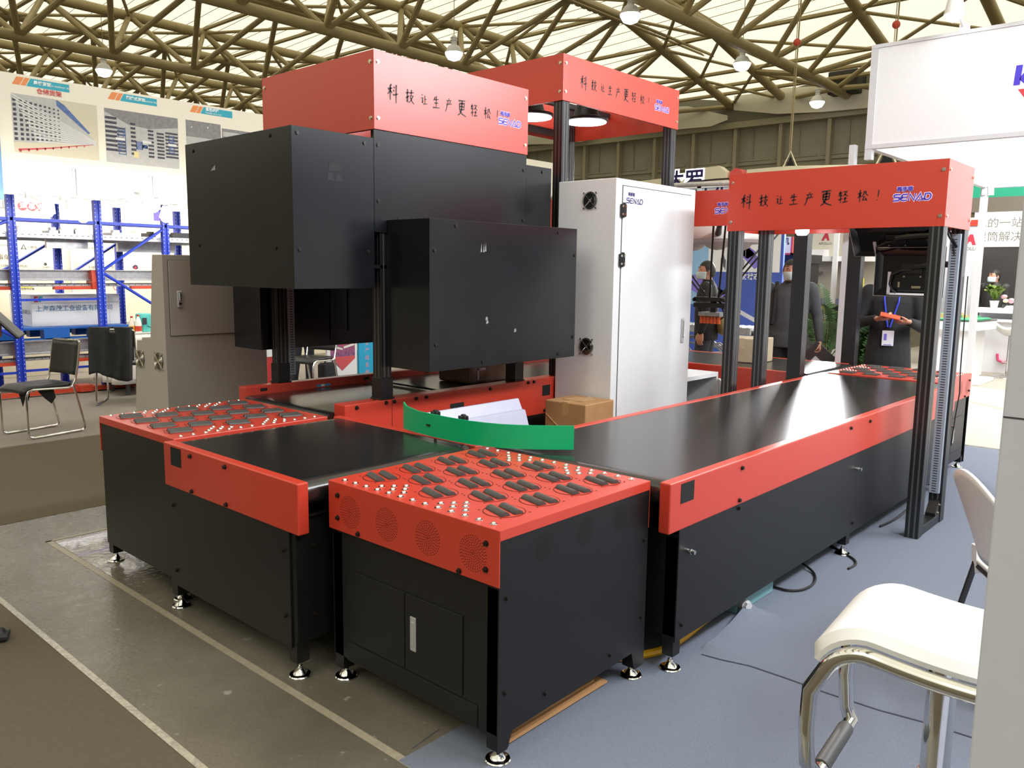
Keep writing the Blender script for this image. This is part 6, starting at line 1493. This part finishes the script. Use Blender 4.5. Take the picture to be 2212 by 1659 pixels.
b = MB(); b.lathe((4.60, 10.38, 0.772), [(0.085, 0.0), (0.09, 0.01), (0.09, 0.21), (0.085, 0.225), (0.07, 0.23)], 24); obj('canister_body', b, mat('canister_teal', rgb(90, 200, 195), 0.4, noise=0.05), cn, smooth=True)
b = MB(); b.box(4.545, 4.60, 10.283, 10.290, 0.87, 0.95); obj('label', b, G3, cn)
b = MB(); b.tube([(4.60, 10.285, 0.85), (4.63, 10.25, 0.83), (4.66, 10.285, 0.85)], 0.005, 6); obj('carry_handle', b, CABLE, cn)
# poster stand and bag glimpsed under the scanner tunnel
ps = thing('poster_stand', 'poster stand with red and blue rack picture under the tunnel', 'poster stand', (6.9, 9.2, 0))
b = MB(); b.box(6.53, 7.02, 9.2, 9.24, 0.0, 1.6); p = obj('poster_board', b, WPAN, ps)
pl = Plane((0, 9.2, 0), (1, 0, 0), (0, 0, 1))
b = MB(); poly2d(b, pl, [(6.58, 1.3), (6.99, 1.3), (6.99, 0.36), (6.77, 0.20), (6.58, 0.38)]); pc = obj('picture', b, mat('poster_red_blue', rgb(150, 90, 140), 0.6, noise=0.6, nscale=22), p)
b = MB()
for k in range(9): stroke2d(b, pl, [(6.58+0.047*k, 0.95), (6.60+0.045*k, 0.45)], 0.014, 0.006, 0.002)
stroke2d(b, pl, [(6.58, 0.62), (6.78, 0.56), (6.99, 0.62)], 0.03, None, 0.002); poly2d(b, pl, [(6.60, 0.40), (6.98, 0.40), (6.98, 0.355), (6.77, 0.205)], 0.0015); obj('print_rack', b, PRD, pc)
b = MB(); stroke2d(b, pl, [(6.59, 0.55), (6.78, 0.50)], 0.025, None, 0.003); stroke2d(b, pl, [(6.80, 0.52), (6.98, 0.56)], 0.03, None, 0.003); obj('print_boxes', b, PLN, pc)
b = MB(); poly2d(b, pl, [(6.56, 0.02), (7.0, 0.02), (7.0, 0.09), (6.56, 0.17)]); obj('blue_band', b, mat('poster_blue', rgb(20, 130, 195), 0.5, noise=0.05), p)
b = MB(); b.box(7.06, 7.34, 9.2, 9.24, 0.0, 1.6); p2_ = obj('blue_board', b, mat('poster_cyan', rgb(20, 160, 205), 0.5, noise=0.05), ps)
for k, c_ in enumerate('仓储货架生产线系统'):
    text('lettering', c_, p2_, (7.2, 9.2, 0.98-0.105*k), (1, 0, 0), (0, 0, 1), 0.075, mat('lettering_pink', rgb(225, 150, 160), 0.5, noise=0.05))
bg = thing('bag', 'black bag on the floor beside the poster stand', 'bag', (6.3, 9.0, 0.003))
b = MB(); b.box(6.28, 6.52, 8.95, 9.10, 0.004, 0.36); obj('bag_body', b, MATS['black_cloth'], bg, bevel=0.05, seg=4, smooth=True)
b = MB(); b.tube([(6.33, 9.0, 0.34), (6.36, 8.98, 0.42), (6.44, 8.98, 0.42), (6.47, 9.0, 0.34)], 0.010, 6); obj('bag_handle', b, CABLE, bg)
t = thing('gift_box', 'red and white printed box left of the tunnel rear post', 'box', (4.7, 8.2, 0))
b = MB(); b.box(4.55, 5.0, 8.0, 8.3, 0.003, 0.62); p = obj('box_body', b, mat('box_red', rgb(190, 50, 50), 0.5, noise=0.08), t, bevel=0.004)
b = MB(); b.box(4.54, 5.01, 7.99, 8.31, 0.62, 0.70); obj('box_lid', b, WPAN, t)
# ================================================================== people
SKIN = mat('skin', rgb(196, 142, 116), 0.5, noise=0.08, nscale=20); HAIR = mat('black_hair', (0.012, 0.010, 0.009, 1), 0.55, noise=0.3, nscale=90)
MASKM = mat('face_mask', rgb(196, 218, 220), 0.7, noise=0.06)
def ring_tube(mb, pts, n=14):
    """pts: list of (centre, rx, ry, xdir, ydir) elliptical sections"""
    vs = []; fs = []; m = len(pts)
    for c, rx, ry, xd, yd in pts:
        c = Vector(c); xd = Vector(xd); yd = Vector(yd)
        for k in range(n):
            a = 2*math.pi*k/n; vs.append(c + xd*(rx*math.cos(a)) + yd*(ry*math.sin(a)))
    for i in range(m-1):
        for k in range(n): fs.append((i*n+k, i*n+(k+1) % n, (i+1)*n+(k+1) % n, (i+1)*n+k))
    fs += [tuple(range(n-1, -1, -1)), tuple(range((m-1)*n, m*n))]
    return mb.add(vs, fs)
def limb(mb, a, b, r0, r1, bulge=0.0, n=12):
    a, b = Vector(a), Vector(b); pts = []; rr = []
    for i in range(7):
        t = i/6; pts.append(a.lerp(b, t)); rr.append(r0+(r1-r0)*t + bulge*math.sin(t*math.pi)**1.0*(1-t*0.5))
    mb.tube(pts, rr, n); mb.ball(a, r0, 10, 8); mb.ball(b, r1, 10, 8)
def hand(mb, w, d, nrm, curl=0.6, s=1.0, thumb=1):
    """w wrist, d pointing direction, nrm palm normal; five unequal bent fingers"""
    w, d, nrm = Vector(w), Vector(d).normalized(), Vector(nrm)
    nrm = (nrm-d*nrm.dot(d)).normalized(); sd = d.cross(nrm)*thumb
    c = w + d*0.048*s
    for k in range(-2, 3): mb.tube([w+sd*0.010*k*s, w+d*0.05*s+sd*0.0165*k*s, w+d*0.092*s+sd*0.0195*k*s], [0.017*s, 0.0165*s, 0.012*s], 8)
    for k, L in enumerate((0.068, 0.078, 0.073, 0.058)):
        p = w + d*0.092*s + sd*(0.032-0.0215*k)*s; pts = [p]; a = 0
        for seg in (0.45, 0.32, 0.23):
            a += curl*0.8; dd = d*math.cos(a) + nrm*math.sin(a); pts.append(pts[-1]+dd*L*seg*s)
        mb.tube(pts, [0.0095*s, 0.009*s, 0.0083*s, 0.0068*s], 8); mb.ball(pts[-1], 0.0068*s, 8, 6)
    p = w + d*0.028*s + sd*0.030*s; pts = [p, p+(d*0.6+sd*0.75+nrm*0.25).normalized()*0.036*s]
    pts.append(pts[-1]+(d*0.85+sd*0.25+nrm*0.5*curl).normalized()*0.030*s); pts.append(pts[-1]+(d*0.9-sd*0.05+nrm*0.7*curl).normalized()*0.024*s)
    mb.tube(pts, [0.014*s, 0.0115*s, 0.0105*s, 0.008*s], 8); mb.ball(pts[-1], 0.008*s, 8, 6)
def head_mesh(mb, hc, yaw_, tilt=0.0):
    """ellipsoid skull with jaw, nose, ears; hc centre, faces local -y turned by yaw_"""
    E_ = Euler((tilt, 0, yaw_)).to_matrix()
    def P3(x, y, z): return Vector(hc) + E_ @ Vector((x, y, z))
    n, m = 22, 16; vs = []; fs = []
    for j in range(m+1):
        t = -math.pi/2+math.pi*j/m
        for k in range(n):
            a = 2*math.pi*k/n; cx, cy, cz = math.cos(t)*math.cos(a), math.cos(t)*math.sin(a), math.sin(t)
            x, y, z = 0.076*cx, 0.096*cy, 0.118*cz
            if cz < 0: x *= 1-0.28*(-cz)**1.4; y = y*(1-0.10*(-cz)) - 0.012*(-cz)
            if cy < -0.3 and abs(cx) < 0.5 and 0.05 < cz < 0.35: y += 0.006
            vs.append(P3(x, y, z))
    for j in range(m):
        for k in range(n): fs.append((j*n+k, j*n+(k+1) % n, (j+1)*n+(k+1) % n, (j+1)*n+k))
    mb.add(vs, fs)
    mb.tube([P3(0, -0.090, 0.022), P3(0, -0.102, -0.005), P3(0, -0.113, -0.030), P3(0, -0.100, -0.038)], [0.008, 0.010, 0.0145, 0.010], 8)
    mb.ball(P3(0, -0.088, -0.068), 0.02, 10, 6, (1.2, 0.5, 0.4))
    for s_ in (-1, 1):
        mb.ball(P3(s_*0.076, 0.008, -0.005), 0.026, 10, 8, (0.35, 0.7, 1.2))
        mb.ball(P3(s_*0.032, -0.083, 0.030), 0.016, 8, 6, (1.3, 0.5, 0.5))
    return P3
def remesh(name, mb, m, parent, vox=0.012, smooth_it=2):
    o = obj(name, mb, m, parent)
    r = o.modifiers.new('fuse', 'REMESH'); r.mode = 'VOXEL'; r.voxel_size = vox
    s = o.modifiers.new('relax', 'SMOOTH'); s.iterations = smooth_it; s.factor = 0.5
    dg = bpy.context.evaluated_depsgraph_get(); me = bpy.data.meshes.new_from_object(o.evaluated_get(dg))
    o.modifiers.clear(); old = o.data; o.data = me; bpy.data.meshes.remove(old)
    for p in me.polygons: p.use_smooth = True
    me.materials.clear(); me.materials.append(m)
    return o
def person(label, loc, face, H=1.72, build=1.0, top=None, trous=None, shoe=None, arms=None, head_yaw=0.0, head_tilt=0.0, mask=True, coat=False, stride=0.06, group=None, inner=None):
    """standing figure, local frame faces -y, turned to look along `face` (radians about z)"""
    t = thing('person', label, 'person', (0, 0, 0), group)
    k = H/1.72
    hip = [(-0.088*k, 0.0, 0.90*k), (0.088*k, 0.0, 0.90*k)]
    ank = [(-0.11*k, stride*0.7, 0.085), (0.11*k, -stride, 0.085)]
    knee = [tuple((Vector(hip[i]).lerp(Vector(ank[i]), 0.50) + Vector((0, -0.03, 0)))) for i in (0, 1)]
    sh = [(-0.185*k*build, 0.0, 1.41*k), (0.185*k*build, 0.0, 1.41*k)]
    arms = arms or [((-0.235*k, 0.03, 1.13*k), (-0.235*k, -0.03, 0.89*k), None), ((0.235*k, 0.03, 1.13*k), (0.235*k, -0.03, 0.89*k), None)]
    hc = (0, -0.025, 1.60*k)
    X, Y = (1, 0, 0), (0, 1, 0)
    def torso(mb, g):
        ring_tube(mb, [((0, 0, 0.86*k), 0.155*build+g, 0.105*build+g, X, Y), ((0, 0, 0.95*k), 0.170*build+g, 0.118*build+g, X, Y), ((0, -0.008, 1.08*k), 0.160*build+g, 0.115*build**1.5+g, X, Y), ((0, -0.004, 1.22*k), 0.172*build+g, 0.118*build+g, X, Y), ((0, 0, 1.34*k), 0.182*build+g, 0.108*build+g, X, Y), ((0, 0.004, 1.43*k), 0.14*build+g, 0.082+g, X, Y), ((0, 0.0, 1.475*k), 0.075+g, 0.062+g, X, Y)], 18)
    # body: one fused skin surface
    b = MB(); torso(b, -0.012)
    b.tube([(0, 0.005, 1.44*k), (0, -0.008, 1.50*k), (0, -0.015, 1.56*k)], [0.062, 0.056, 0.056], 12)
    P3 = head_mesh(b, hc, head_yaw, head_tilt)
    for i in (0, 1):
        limb(b, hip[i], knee[i], 0.078*build, 0.052, 0.0); limb(b, knee[i], ank[i], 0.050, 0.036, 0.008)
        f = Vector(ank[i]); b.tube([f+Vector((0, 0.04, -0.05)), f+Vector((0, -0.05, -0.055)), f+Vector((0, -0.15, -0.062))], [0.035, 0.036, 0.024], 10)
        e, w_, hd = arms[i]
        limb(b, sh[i], e, 0.048, 0.038); limb(b, e, w_, 0.037, 0.027, 0.004)
        hd = hd or ((0.0, -0.1, -1.0), (0.6 if i == 0 else -0.6, 0.3, 0), 0.5)
        hand(b, w_, hd[0], hd[1], hd[2], 1.0*k, (1 if i == 0 else -1) * (hd[3] if len(hd) > 3 else 1))
    remesh('body', b, SKIN, t, 0.008, 2)
    # trousers
    b = MB(); ring_tube(b, [((0, 0, 0.83*k), 0.165*build, 0.115*build, X, Y), ((0, 0, 0.92*k), 0.172*build, 0.122*build, X, Y), ((0, 0, 1.0*k), 0.158*build, 0.112*build, X, Y)], 16)
    for i in (0, 1):
        limb(b, hip[i], knee[i], 0.098*build, 0.070); a = Vector(ank[i]); limb(b, knee[i], a+Vector((0, 0.005, -0.01)), 0.069, 0.058)
    remesh('trousers', b, trous or BLK, t, 0.012, 2)
    # top
    b = MB(); torso(b, 0.012)
    if coat: ring_tube(b, [((0, 0.01, 0.62*k), 0.21*build, 0.15*build, X, Y), ((0, 0.0, 0.80*k), 0.195*build, 0.142*build, X, Y), ((0, 0, 0.98*k), 0.180*build, 0.128*build, X, Y)], 18)
    else: ring_tube(b, [((0, 0, 0.80*k), 0.182*build, 0.130*build, X, Y), ((0, 0, 0.95*k), 0.186*build, 0.134*build, X, Y)], 18)
    for i in (0, 1):
        e, w_, hd = arms[i]; e = Vector(e); w_ = Vector(w_)
        limb(b, sh[i], e, 0.072*build, 0.056); limb(b, e, e.lerp(w_, 0.93), 0.056, 0.042)
    ring_tube(b, [((0, 0.004, 1.455*k), 0.080, 0.072, X, Y), ((0, 0.0, 1.505*k), 0.064, 0.064, X, Y)], 14)
    tp = remesh('coat' if coat else 'shirt', b, top or BLK, t, 0.012, 3)
    # shoes
    for i in (0, 1):
        a = Vector(ank[i]); b = MB()
        b.tube([a+Vector((0, 0.06, -0.035)), a+Vector((0, 0.0, -0.030)), a+Vector((0, -0.08, -0.045)), a+Vector((0, -0.17, -0.060))], [0.042, 0.050, 0.044, 0.028], 10)
        b.box(a.x-0.042, a.x+0.042, a.y-0.19, a.y+0.09, 0.003, 0.03)
        remesh('shoe', b, shoe or BLK, t, 0.010, 2)
    # hair cap
    E_ = Euler((head_tilt, 0, head_yaw)).to_matrix(); b = MB(); n, m = 22, 12; vs = []; fs = []
    for j in range(m+1):
        tt = math.radians(-32)+math.radians(122)*j/m
        for q in range(n):
            a = 2*math.pi*q/n; cx, cy, cz = math.cos(tt)*math.cos(a), math.cos(tt)*math.sin(a), math.sin(tt)
            lim = 0.50 if cy < -0.25 else (-0.05 if cy < 0.25 else -0.55)
            z = max(cz, lim); sc = math.sqrt(max(0, 1-z*z))/max(1e-4, math.sqrt(max(1e-6, 1-cz*cz))) if z != cz else 1
            vs.append(Vector(hc) + E_ @ Vector((0.083*cx*sc, 0.104*cy*sc+0.004, 0.127*z)))
    for j in range(m):
        for q in range(n): fs.append((j*n+q, j*n+(q+1) % n, (j+1)*n+(q+1) % n, (j+1)*n+q))
    b.add(vs, fs); obj('hair', b, HAIR, t, smooth=True)
    # eyes and brows
    for s_ in (-1, 1):
        b = MB(); b.ball(P3(s_*0.032, -0.0895, 0.028), 0.009, 8, 6, (1.3, 0.5, 0.6)); obj('eye', b, HAIR, t)
        b = MB(); b.tube([P3(s_*0.016, -0.097, 0.046), P3(s_*0.034, -0.096, 0.051), P3(s_*0.050, -0.086, 0.046)], 0.0045, 6); obj('eyebrow', b, HAIR, t)
    if mask:
        b = MB()
        def mk(u, v):
            a = math.radians(-78+156*u); z = -0.095+0.088*v
            r_ = 0.076 - 0.014*(1-v); bul = 0.014*math.sin(u*math.pi)*math.sin(v*math.pi*0.9+0.2)
            return P3((r_+0.004)*math.sin(a), -(0.096+0.010+bul)*math.cos(a)-0.004, z)
        b.grid(mk, 16, 8); obj('face_mask', b, MASKM, t, smooth=True, solid=0.004)
        b = MB()
        for s_ in (-1, 1): b.tube([P3(s_*0.078, -0.020, -0.015), P3(s_*0.083, 0.010, 0.012), P3(s_*0.080, 0.026, -0.012), P3(s_*0.076, -0.018, -0.07)], 0.0016, 5)
        obj('mask_loop', b, MASKM, t)
    t.location = (loc[0], loc[1], loc[2] if len(loc) > 2 else 0.0); t.rotation_euler = (0, 0, face)
    return t, tp
def facing(dx, dy): return math.atan2(dx, -dy)   # turn of local -y onto (dx, dy)
def put(loc, face, p):
    c, s = math.cos(face), math.sin(face); return (loc[0]+p[0]*c-p[1]*s, loc[1]+p[0]*s+p[1]*c, p[2])
CHARC = mat('charcoal_shirt', rgb(72, 74, 78), 0.8, noise=0.2, nscale=20); BLKC = mat('black_cloth', (0.018, 0.018, 0.02, 1), 0.85, noise=0.4, nscale=12); DJ = mat('dark_olive_jacket', rgb(46, 46, 44), 0.6, noise=0.3, nscale=14)
SHOEM = mat('dark_shoe', (0.02, 0.02, 0.022, 1), 0.5, noise=0.2)
# man in the charcoal shirt behind the red conveyor
L = (8.62, 3.72, 0.0); F = facing(-0.92, -0.40)
t, tp = person('masked man in charcoal shirt, hand in pocket, holding a dark folder', L, F, 1.75, 1.14, CHARC, BLKC, SHOEM,
    arms=[((-0.30, 0.05, 1.14), (-0.215, -0.06, 0.93), ((0.3, -0.2, -1), (0.8, 0.2, 0), 0.8)), ((0.30, 0.03, 1.14), (0.335, -0.06, 0.885), ((0.05, -0.15, -1), (-1, 0, 0), 1.1))], group=None)
b = MB(); b.tube([(-0.13, 0.06, 1.50), (-0.145, -0.09, 1.42), (-0.15, -0.135, 1.25), (-0.16, -0.12, 1.08), (-0.18, 0.05, 1.02)], 0.022, 8); b.v = [put(L, F, p) for p in b.v]
o = obj('backpack_strap', b, BLKC, None, smooth=True); o.parent = t; o.matrix_parent_inverse = Matrix.LocRotScale(Vector(L), Euler((0, 0, F)), None).inverted()
b = MB(); b.box(-0.002, 0.002, -0.10, 0.10, -0.003, 0.003)
fo = thing('folder', 'dark folder held low in the hand of man in charcoal shirt', 'folder', put(L, F, (0.35, -0.10, 0.72)))
b = MB(); b.box(-0.155, 0.155, -0.008, 0.008, -0.105, 0.105); o = obj('folder_cover', b, DKM, None, bevel=0.003); o.parent = fo
b = MB(); b.box(-0.05, 0.04, -0.012, -0.008, -0.15, -0.02); o = obj('paper', b, GPAN, None); o.parent = fo
fo.rotation_euler = (0, math.radians(42), F)
# man in black behind the robot, seen from behind his left side
L = (8.85, 4.82, 0.0); F = facing(-0.35, 0.94)
t, tp = person('masked man in black jacket standing behind the delta robot, shoulder bag on', L, F, 1.74, 1.06, BLKC, mat('dark_jeans', rgb(48, 48, 58), 0.8, noise=0.2), SHOEM, head_yaw=math.radians(25))
bgp = put(L, F, (-0.05, 0.20, 0.98)); bag = thing('shoulder_bag', 'khaki shoulder bag on the back of the man behind robot', 'bag', bgp)
b = MB(); b.ball((0, 0, 0), 0.16, 16, 10, (1.35, 0.55, 0.75)); o = obj('bag_body', b, mat('khaki_cloth', rgb(150, 132, 88), 0.8, noise=0.25, nscale=14), None, smooth=True); o.parent = bag
b = MB(); b.tube([(-0.16, 0, 0.08), (-0.10, -0.08, 0.30), (0.05, -0.16, 0.50), (0.12, -0.25, 0.52)], 0.014, 8); o = obj('bag_strap', b, BLKC, None); o.parent = bag
bag.rotation_euler = (0, 0, F)
# man with the orange phone behind the monitor
L = (8.15, 2.52, 0.0); F = facing(-0.95, -0.30)
t, tp = person('man in black coat with badge, reading an orange phone behind monitor', L, F, 1.76, 1.04, BLKC, BLKC, SHOEM, coat=True, head_tilt=-0.0, head_yaw=-0.2,
    arms=[((-0.29, -0.02, 1.14), (-0.12, -0.27, 1.20), ((0.75, -0.35, 0.05), (0.0, 0.1, 1.0), 0.7)), ((0.28, -0.02, 1.12), (0.16, -0.26, 1.18), ((-0.8, -0.3, 0.0), (0.0, 0.3, 1.0), 0.8))])
Minv = Matrix.LocRotScale(Vector(L), Euler((0, 0, F)), None).inverted()
def wear(name, b, m, par, L=L, F=F, **k):
    o = obj(name, b, m, None, **k); o.parent = par; return o
b = MB(); b.tube([(-0.07, -0.02, 1.50), (-0.06, -0.135, 1.36), (-0.02, -0.150, 1.12)], 0.008, 6); b.tube([(0.07, -0.02, 1.50), (0.06, -0.135, 1.36), (0.0, -0.150, 1.12)], 0.008, 6); wear('lanyard', b, mat('lanyard_blue', rgb(50, 70, 210), 0.6, noise=0.05), t)
b = MB(); b.box(-0.06, 0.04, -0.162, -0.158, 0.95, 1.09); bd = wear('badge', b, BW, t)
b = MB(); b.box(-0.045, -0.02, -0.1635, -0.162, 1.0, 1.06); b.box(-0.045, 0.025, -0.1635, -0.162, 0.955, 0.962); wear('badge_print', b, LAV, bd)
ph = thing('phone', 'orange red phone held by the man in black coat', 'phone', put(L, F, (-0.005, -0.36, 1.235)))
b = MB(); b.box(-0.085, 0.085, -0.04, 0.04, -0.006, 0.006); o = obj('phone_case', b, mat('phone_orange', rgb(215, 85, 55), 0.4, noise=0.05), None, bevel=0.005); o.parent = ph
ph.rotation_euler = (math.radians(22), math.radians(12), F)
# man at the reception counter
L = (16.6, 3.42, 0.0); F = facing(-0.93, 0.35)
person('masked man in open dark jacket behind the reception counter at right', L, F, 1.72, 1.08, DJ, BLKC, SHOEM, coat=False, head_yaw=math.radians(-18))
# visitor at the left frame edge with a tablet
L = (0.745, 3.845, 0.003); F = facing(0.55, -0.25)
t, tp = person('person in dark jacket at the left frame edge holding a tablet', L, F, 1.75, 1.05, BLKC, BLKC, SHOEM, stride=0.10,
    arms=[((-0.27, -0.03, 1.15), (-0.10, -0.27, 1.28), ((0.4, -0.6, 0.35), (0.6, 0.0, 0.5), 0.5)), ((0.27, -0.02, 1.15), (0.10, -0.24, 1.27), ((-0.15, -0.75, 0.45), (-0.4, 0.2, 0.8), 0.6))])
tbp = put(L, F, (0.02, -0.34, 1.40)); tbt = thing('tablet', 'dark tablet held by the person at the left frame edge', 'tablet', tbp)
b = MB(); b.box(-0.09, 0.09, -0.006, 0.006, -0.125, 0.125); o = obj('tablet_body', b, BLK, None, bevel=0.005); o.parent = tbt
b = MB(); b.box(-0.08, 0.08, 0.0062, 0.0072, -0.112, 0.112); o = obj('tablet_screen', b, mat('tablet_glass', rgb(45, 60, 130), 0.1, noise=0.1), None); o.parent = tbt
tbt.rotation_euler = (math.radians(-42), 0, F)
# visitor glimpsed under the scanner tunnel
person('person in dark trousers whose legs show under the scanner tunnel', (6.40, 9.62, 0.003), facing(0.3, -1), 1.70, 1.0, BLKC, mat('dark_jeans', rgb(48, 48, 58), 0.8), SHOEM, mask=False)

# ------------------------------------------------------------------ plants
LEAF = mat('palm_leaf', rgb(62, 92, 48), 0.5, noise=0.4, nscale=8); LEAF2 = mat('yellow_green_leaf', rgb(120, 150, 60), 0.5, noise=0.35, nscale=8); STEMM = mat('palm_stem', rgb(88, 92, 50), 0.6, noise=0.3)
def palm(label, x, y, z0, h, n, spread, seed, pot_r=0.18, m=None, leaf_w=0.018, low=False):
    t = thing('potted_palm', label, 'potted plant', (x, y, z0)); rr = random.Random(seed); m = m or LEAF
    b = MB(); b.lathe((x, y, z0), [(pot_r*0.7, 0.0), (pot_r*0.75, 0.01), (pot_r, pot_r*1.6), (pot_r*1.06, pot_r*1.6), (pot_r*1.06, pot_r*1.75), (pot_r*0.9, pot_r*1.75), (pot_r*0.88, pot_r*1.6)], 20); obj('pot', b, WPAN, t, smooth=True)
    for k in range(n):
        a = 2*math.pi*k/n + rr.uniform(-.3, .3); L_ = h*rr.uniform(0.65, 1.0); sp = spread*rr.uniform(0.5, 1.1)
        pts = []
        for i in range(9):
            s = i/8; r_ = sp*s**1.5; zz = z0 + pot_r*1.5 + L_*(s - 0.28*s**3*(1.3 if sp > spread*0.8 else 0.7))
            pts.append(Vector((x+r_*math.cos(a), y+r_*math.sin(a), zz)))
        b = MB(); b.tube(pts, [0.011*(1-0.8*i/8) for i in range(9)], 5); st_ = obj('stem', b, STEMM, t, smooth=True)
        b = MB()
        for i in range(2 if low else 3, 9):
            for q in range(4):
                f = (i-1+q/4)/8; i0 = min(7, int(f*8)); p = pts[i0].lerp(pts[i0+1], f*8-i0); tg = (pts[i0+1]-pts[i0]).normalized()
                sd = tg.cross(Vector((0, 0, 1))).normalized()
                for sg in (-1, 1):
                    ln = 0.30*h/1.6*math.sin(math.pi*min(1, f*0.95+0.08))**0.6*rr.uniform(0.8, 1.1); dr = (sd*sg*0.8 + tg*0.75 + Vector((0, 0, -0.10))).normalized()
                    e = p + dr*ln + Vector((0, 0, -0.25*ln)); mid = p + dr*ln*0.5; wv = tg*leaf_w
                    b.add([p, mid-wv, e, mid+wv], [(0, 1, 2), (0, 2, 3)])
        obj('frond', b, m, st_)
    return t
palm('large dark green potted palm beside the man with phone', 8.95, 2.98, 0.0, 1.60, 16, 0.24, 11)
palm('low arching potted palm in front of the large palm', 8.30, 2.93, 0.0, 0.85, 14, 0.24, 12, 0.14, None, 0.014)
palm('small spiky palm left of the rear black gantry post', 11.6, 4.42, 0.0, 1.55, 12, 0.75, 13, 0.16)
fl = palm('yellow green fern in a white pot on the reception counter', 15.72, 3.22, 1.075, 0.42, 14, 0.16, 14, 0.07, LEAF2, 0.02, True)
t = thing('flower_bunch', 'pink and white flowers beside the fern on reception counter', 'flowers', (15.62, 3.02, 1.075)); rr = random.Random(4)
b = MB(); b.lathe((15.62, 3.02, 1.075), [(0.05, 0), (0.055, 0.01), (0.06, 0.07)], 14); obj('vase', b, DKM, t)
for k in range(8):
    b = MB(); b.ball((15.62+rr.uniform(-.06, .06), 3.02+rr.uniform(-.09, .09), 1.17+rr.uniform(0, .12)), 0.045, 10, 6, (1, 1, .75)); obj('bloom', b, mat('bloom_pink', rgb(225, 170, 180), 0.6, noise=0.2) if k % 3 else mat('bloom_cream', rgb(230, 225, 190), 0.6, noise=0.2), t, smooth=True)
b = MB(); b.prism([(3.05, 1.078), (2.2, 1.078), (2.2, 1.09), (2.6, 1.12), (2.8, 1.10), (3.0, 1.13)], 'x', 15.55, 15.75); tag(obj('paper_pile', b, WPAN), 'crumpled white paper lying on the reception counter', 'paper')
